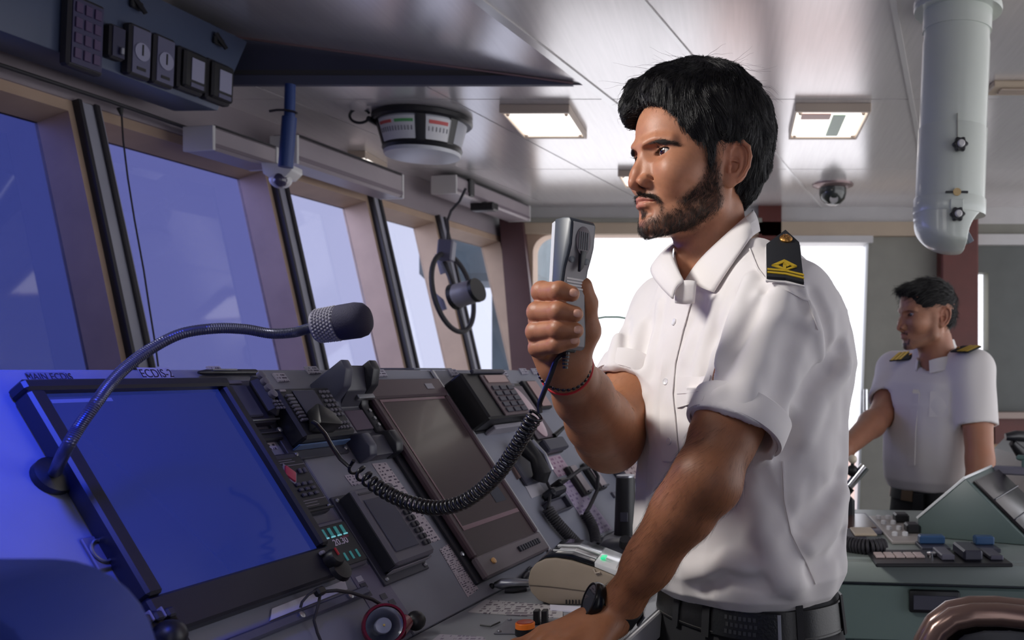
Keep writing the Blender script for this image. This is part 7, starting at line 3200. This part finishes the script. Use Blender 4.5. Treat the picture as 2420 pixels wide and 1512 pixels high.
x0, x1, z1, z0 = q[0][0], q[1][0], q[0][1], q[3][1]
b = MB()
b.box(x0, x1, -.004, .012, z0, z1, .006, seg=2)
hnd = b.build('recessed_handle', M_black, cc_)
b = MB()
b.box(x0 + .009, x1 - .009, -.0055, -.0042, z0 + .008, z1 - .010, .001)
b.build('handle_cup', M_dev2, hnd)
CTp = Plane((0, 0, CT), (1, 0, 0), (0, 1, 0))
d = Dev(CTp, 'switch_strip', 'long low black switch panel with pale buttons along the centre console front', 'switch panel', [(2092, 1302), (2372, 1312), (2392, 1352), (2010, 1330)])
d.box('panel', 0, 1, 0, 1, .0003, .008, M_black, .002)
for i in range(5):
    d.box('pale_button', .03 + .075 * i, .095 + .075 * i, .35, .65, .0082, .013, mat('button_pinkish', lin(206, 186, 182), rough=.4), .001)
d.box('grey_block', .50, .60, .2, .8, .0082, .02, M_dev3, .002)
d.box('dark_lever_base', .66, .80, .15, .85, .0082, .03, M_dev2, .004)
d.box('small_block', .86, .96, .2, .8, .0082, .018, M_key, .002)
x, y = d.XY(.46, .5)
b = MB()
b.lathe([(.010, .0082), (.010, .016), (.006, .018)], 16, Matrix.Translation((x, y, 0)))
b.build('key_switch', M_chrome, d.o)
for i, (q, l) in enumerate((([(2174, 1290), (2234, 1290), (2234, 1302), (2174, 1302)], 'blue hinged cover on the centre console, left of two, under the wedge housing'),
                            ([(2306, 1292), (2350, 1292), (2352, 1304), (2306, 1304)], 'blue hinged cover on the centre console, right of two, beside the dark lever'))):
    d = Dev(CTp, 'switch_cover', l, 'cover', q, 'blue switch covers')
    d.box('base', -.05, 1.05, -.2, 1.2, .0003, .009, M_dev2, .001)
    d.box('blue_flap', 0, 1, 0, .5, .0092, .028, mat('flap_blue', lin(52, 84, 124), rough=.35), .003)
# wedge-shaped housing
YW = 2.12
kw = YW / FPX
wo = P(2300, 1290, YW)
wo.z = CT
wd = empty('wedge_housing', Matrix.Translation(wo) @ Matrix.Rotation(-.48, 4, 'Z'), 'grey green wedge-shaped display housing with a white front edge, before the second officer', 'instrument')
wz = lambda py: CAMZ - (py - PY) * kw - CT
wx = lambda px: (px - 2300) * kw
poly = [(wx(2166), .001), (wx(2166), wz(1236)), (wx(2282), wz(1132)), (wx(2290), wz(1138)), (wx(2436), .001)]
b = MB()
b.prism(poly, -.30, 0, .003, MXZ)
b.build('housing', M_green, wd)
e = [(wx(2166), wz(1236)), (wx(2282), wz(1132)), (wx(2278), wz(1127)), (wx(2162), wz(1232))]
b = MB()
b.prism(e, -.303, .003, .001, MXZ)
b.build('white_edge', mat('edge_white', lin(236, 238, 238), rough=.3), wd)
nrm_ = Vector((wz(1138) - .001, 0, wx(2436) - wx(2290))).normalized()
b = MB()
b.prism([(wx(2296), wz(1140)), (wx(2436), .006), (wx(2442), .010), (wx(2302), wz(1136))], -.29, -.012, .001, MXZ)
sc_ = b.build('dark_screen', mat('wedge_screen', lin(38, 34, 38), rough=.25), wd)
for t in (.33, .66):
    b = MB()
    b.box(-.002, .002, .012, .29, .0, .002, 0, Matrix.Translation((wx(2302) + (wx(2442) - wx(2302)) * t, 0, wz(1136) + (.010 - wz(1136)) * t + .001)))
    b.build('screen_divider', M_dev2, sc_)
b = MB()
b.box(wx(2286), wx(2380), .28, .31, wz(1150), wz(1128), .004)
b.build('top_rail', M_dev3, wd)
b = MB()
b.cyl((wx(2366), .29, wz(1128)), (wx(2366), .29, wz(1108)), .008, n=12)
b.box(wx(2345), wx(2388), .28, .30, wz(1110), wz(1097), .004)
b.build('tilt_handle', mat('tilt_teal', lin(80, 104, 100), rough=.4), wd)
# coiled cord heap, flat screen, levers and small boxes to the left of the wedge
coil('coiled_cord', [onz(x, y, CT) + Vector((0, 0, .016)) for x, y in ((1990, 1300), (2020, 1306), (2055, 1310), (2088, 1308))], .015, .0036, 15, M_rubber, 'thick coiled black cord heaped at the edge of the centre console', n=6, step=10)
d = Dev(CTp, 'flat_screen', 'flat brown screen unit on the centre console, behind the coiled cord', 'screen', [(1975, 1216), (2080, 1228), (2058, 1268), (1940, 1262)])
d.box('frame', 0, 1, 0, 1, .0003, .012, M_dev3, .003)
d.box('screen', .06, .92, .1, .88, .0122, .014, mat('screen_brown', lin(96, 66, 58), rough=.2))
d = Dev(CTp, 'button_board', 'pale board of small knobs between the flat screen and the wedge housing', 'instrument', [(2084, 1222), (2166, 1228), (2166, 1290), (2066, 1284)])
d.box('board', 0, 1, 0, 1, .0003, .008, mat('board_pale', lin(176, 168, 164), rough=.4), .002)
for i in range(2):
    for j in range(4):
        x, y = d.XY(.2 + .28 * i, .15 + .22 * j)
        b = MB()
        b.lathe([(.007, .0082), (.007, .016), (.004, .018)], 14, Matrix.Translation((x, y, 0)))
        b.build('knob', M_scale, d.o)
for fy, w in ((.2, .40), (.62, .36)):
    d.box('black_lever', .58, .58 + w, fy, fy + .13, .0082, .030, M_black, .004)
d = Dev(CTp, 'small_console_box', 'small dark box with a pale top behind the coiled cord', 'instrument', [(2000, 1268), (2046, 1270), (2040, 1292), (1988, 1290)])
d.box('box', 0, 1, 0, 1, .0003, .02, M_dev2, .003)
d.box('pale_top', .4, 1.5, .1, .9, .0202, .026, M_beige, .002)
# chrome lever of the engine control
lo_ = onz(2006, 1224, CT)
lv = empty('control_lever', lo_, 'chrome control lever with black joints by the second officer\'s forward hand', 'lever')
kl = lo_.y / FPX
LV = lambda px, py: Vector(((px - 2006) * kl, 0, CAMZ - (py - PY) * kl - CT))
b = MB()
b.box(-.05, .012, -.04, .04, .001, .06, .008)
b.build('base', M_dev, lv)
b = MB()
b.cyl(LV(1998, 1158), LV(2044, 1102), .012, .014, 16)
b.build('lever_arm', M_chrome, lv)
b = MB()
b.cyl(LV(1992, 1165), LV(2006, 1148), .019, n=16)
b.sph(LV(2014, 1112), .016, 14)
b.build('joint', M_black, lv)
b = MB()
b.cyl(LV(1996, 1182), LV(1998, 1160), .011, n=12)
b.build('stem', M_black, lv)
b = MB()
b.sph(LV(2015, 1085), .012, 14)
b.build('pale_knob', mat('knob_cream', lin(240, 226, 200), rough=.3), lv)
b = MB()
b.cyl(LV(2014, 1112), LV(2015, 1088), .005, n=8)
b.build('knob_stem', M_black, lv)
# black armchair edge at the far right
ac = empty('pilot_chair', Matrix.Translation(Vector((P(2460, 1200, 2.95).x, 2.95, 0))), 'black chair with an armrest at the far side of the centre console', 'chair')
k_ = 2.95 / FPX
b = MB()
b.tube([Vector(((2376 - 2460) * k_, 0, CAMZ - (1032 - PY) * k_)), Vector(((2400 - 2460) * k_, .0, CAMZ - (1030 - PY) * k_)), Vector(((2470 - 2460) * k_, .05, CAMZ - (1036 - PY) * k_))], [.012, .018, .02], 14)
b.build('armrest', M_rubbergloss, ac)
b = MB()
b.tube([Vector(((2392 - 2460) * k_, .0, CAMZ - (1046 - PY) * k_)), Vector(((2420 - 2460) * k_, .02, CAMZ - (1075 - PY) * k_)), Vector(((2470 - 2460) * k_, .06, CAMZ - (1085 - PY) * k_))], [.012, .022, .026], 14)
b.build('arm_support', M_black, ac)
b = MB()
b.box(-.02, .30, .02, .5, .55, 1.10, .04)
b.build('seat_body', M_leather, ac)
b = MB()
b.cyl((.14, .26, .001), (.14, .26, .55), .05, n=16)
b.build('pedestal', M_steel, ac)
# rounded chair back in the right foreground
YF = .95
kf = YF / FPX
fo = Vector((P(2330, 1512, YF).x, YF, 0))
fc_ = empty('foreground_chair', fo, 'chair back with a shiny brown rounded rim over dark padding at the near right corner', 'chair')
rim = [(2172, 1640), (2182, 1560), (2196, 1505), (2218, 1466), (2252, 1440), (2300, 1430), (2360, 1430), (2420, 1436), (2500, 1450)]
rp = [Vector(((x - 2330) * kf, .0, CAMZ - (y + 22 - PY) * kf)) for x, y in rim]
b = MB()
b.tube(rp, .0125, 16)
b.tube([p + Vector((.004, .035, -.006)) for p in rp], .014, 16)
b.tube([p + Vector((.002, .018, .002)) for p in rp], .013, 16)
tag(b.build('rim', mat('brown_vinyl', lin(120, 96, 88), rough=.22, metal=.55), fc_), kind='stuff')
inner_ = [(p.x + .012, p.z - .016) for p in rp] + [(rp[-1].x, .55), (rp[0].x + .012, .55)]
b = MB()
b.prism(inner_, -.05, .0, .004, MXZ)
b.build('padding', mat('navy_leather', lin(28, 28, 38), rough=.4, bump=.1, bscale=200), fc_)
b = MB()
b.box(-.05, .12, -.42, -.02, .46, .54, .03)
b.build('seat', bpy.data.materials['navy_leather'], fc_)
b = MB()
b.cyl((.03, -.2, .001), (.03, -.2, .458), .03, n=16)
b.build('pedestal', M_steel, fc_)
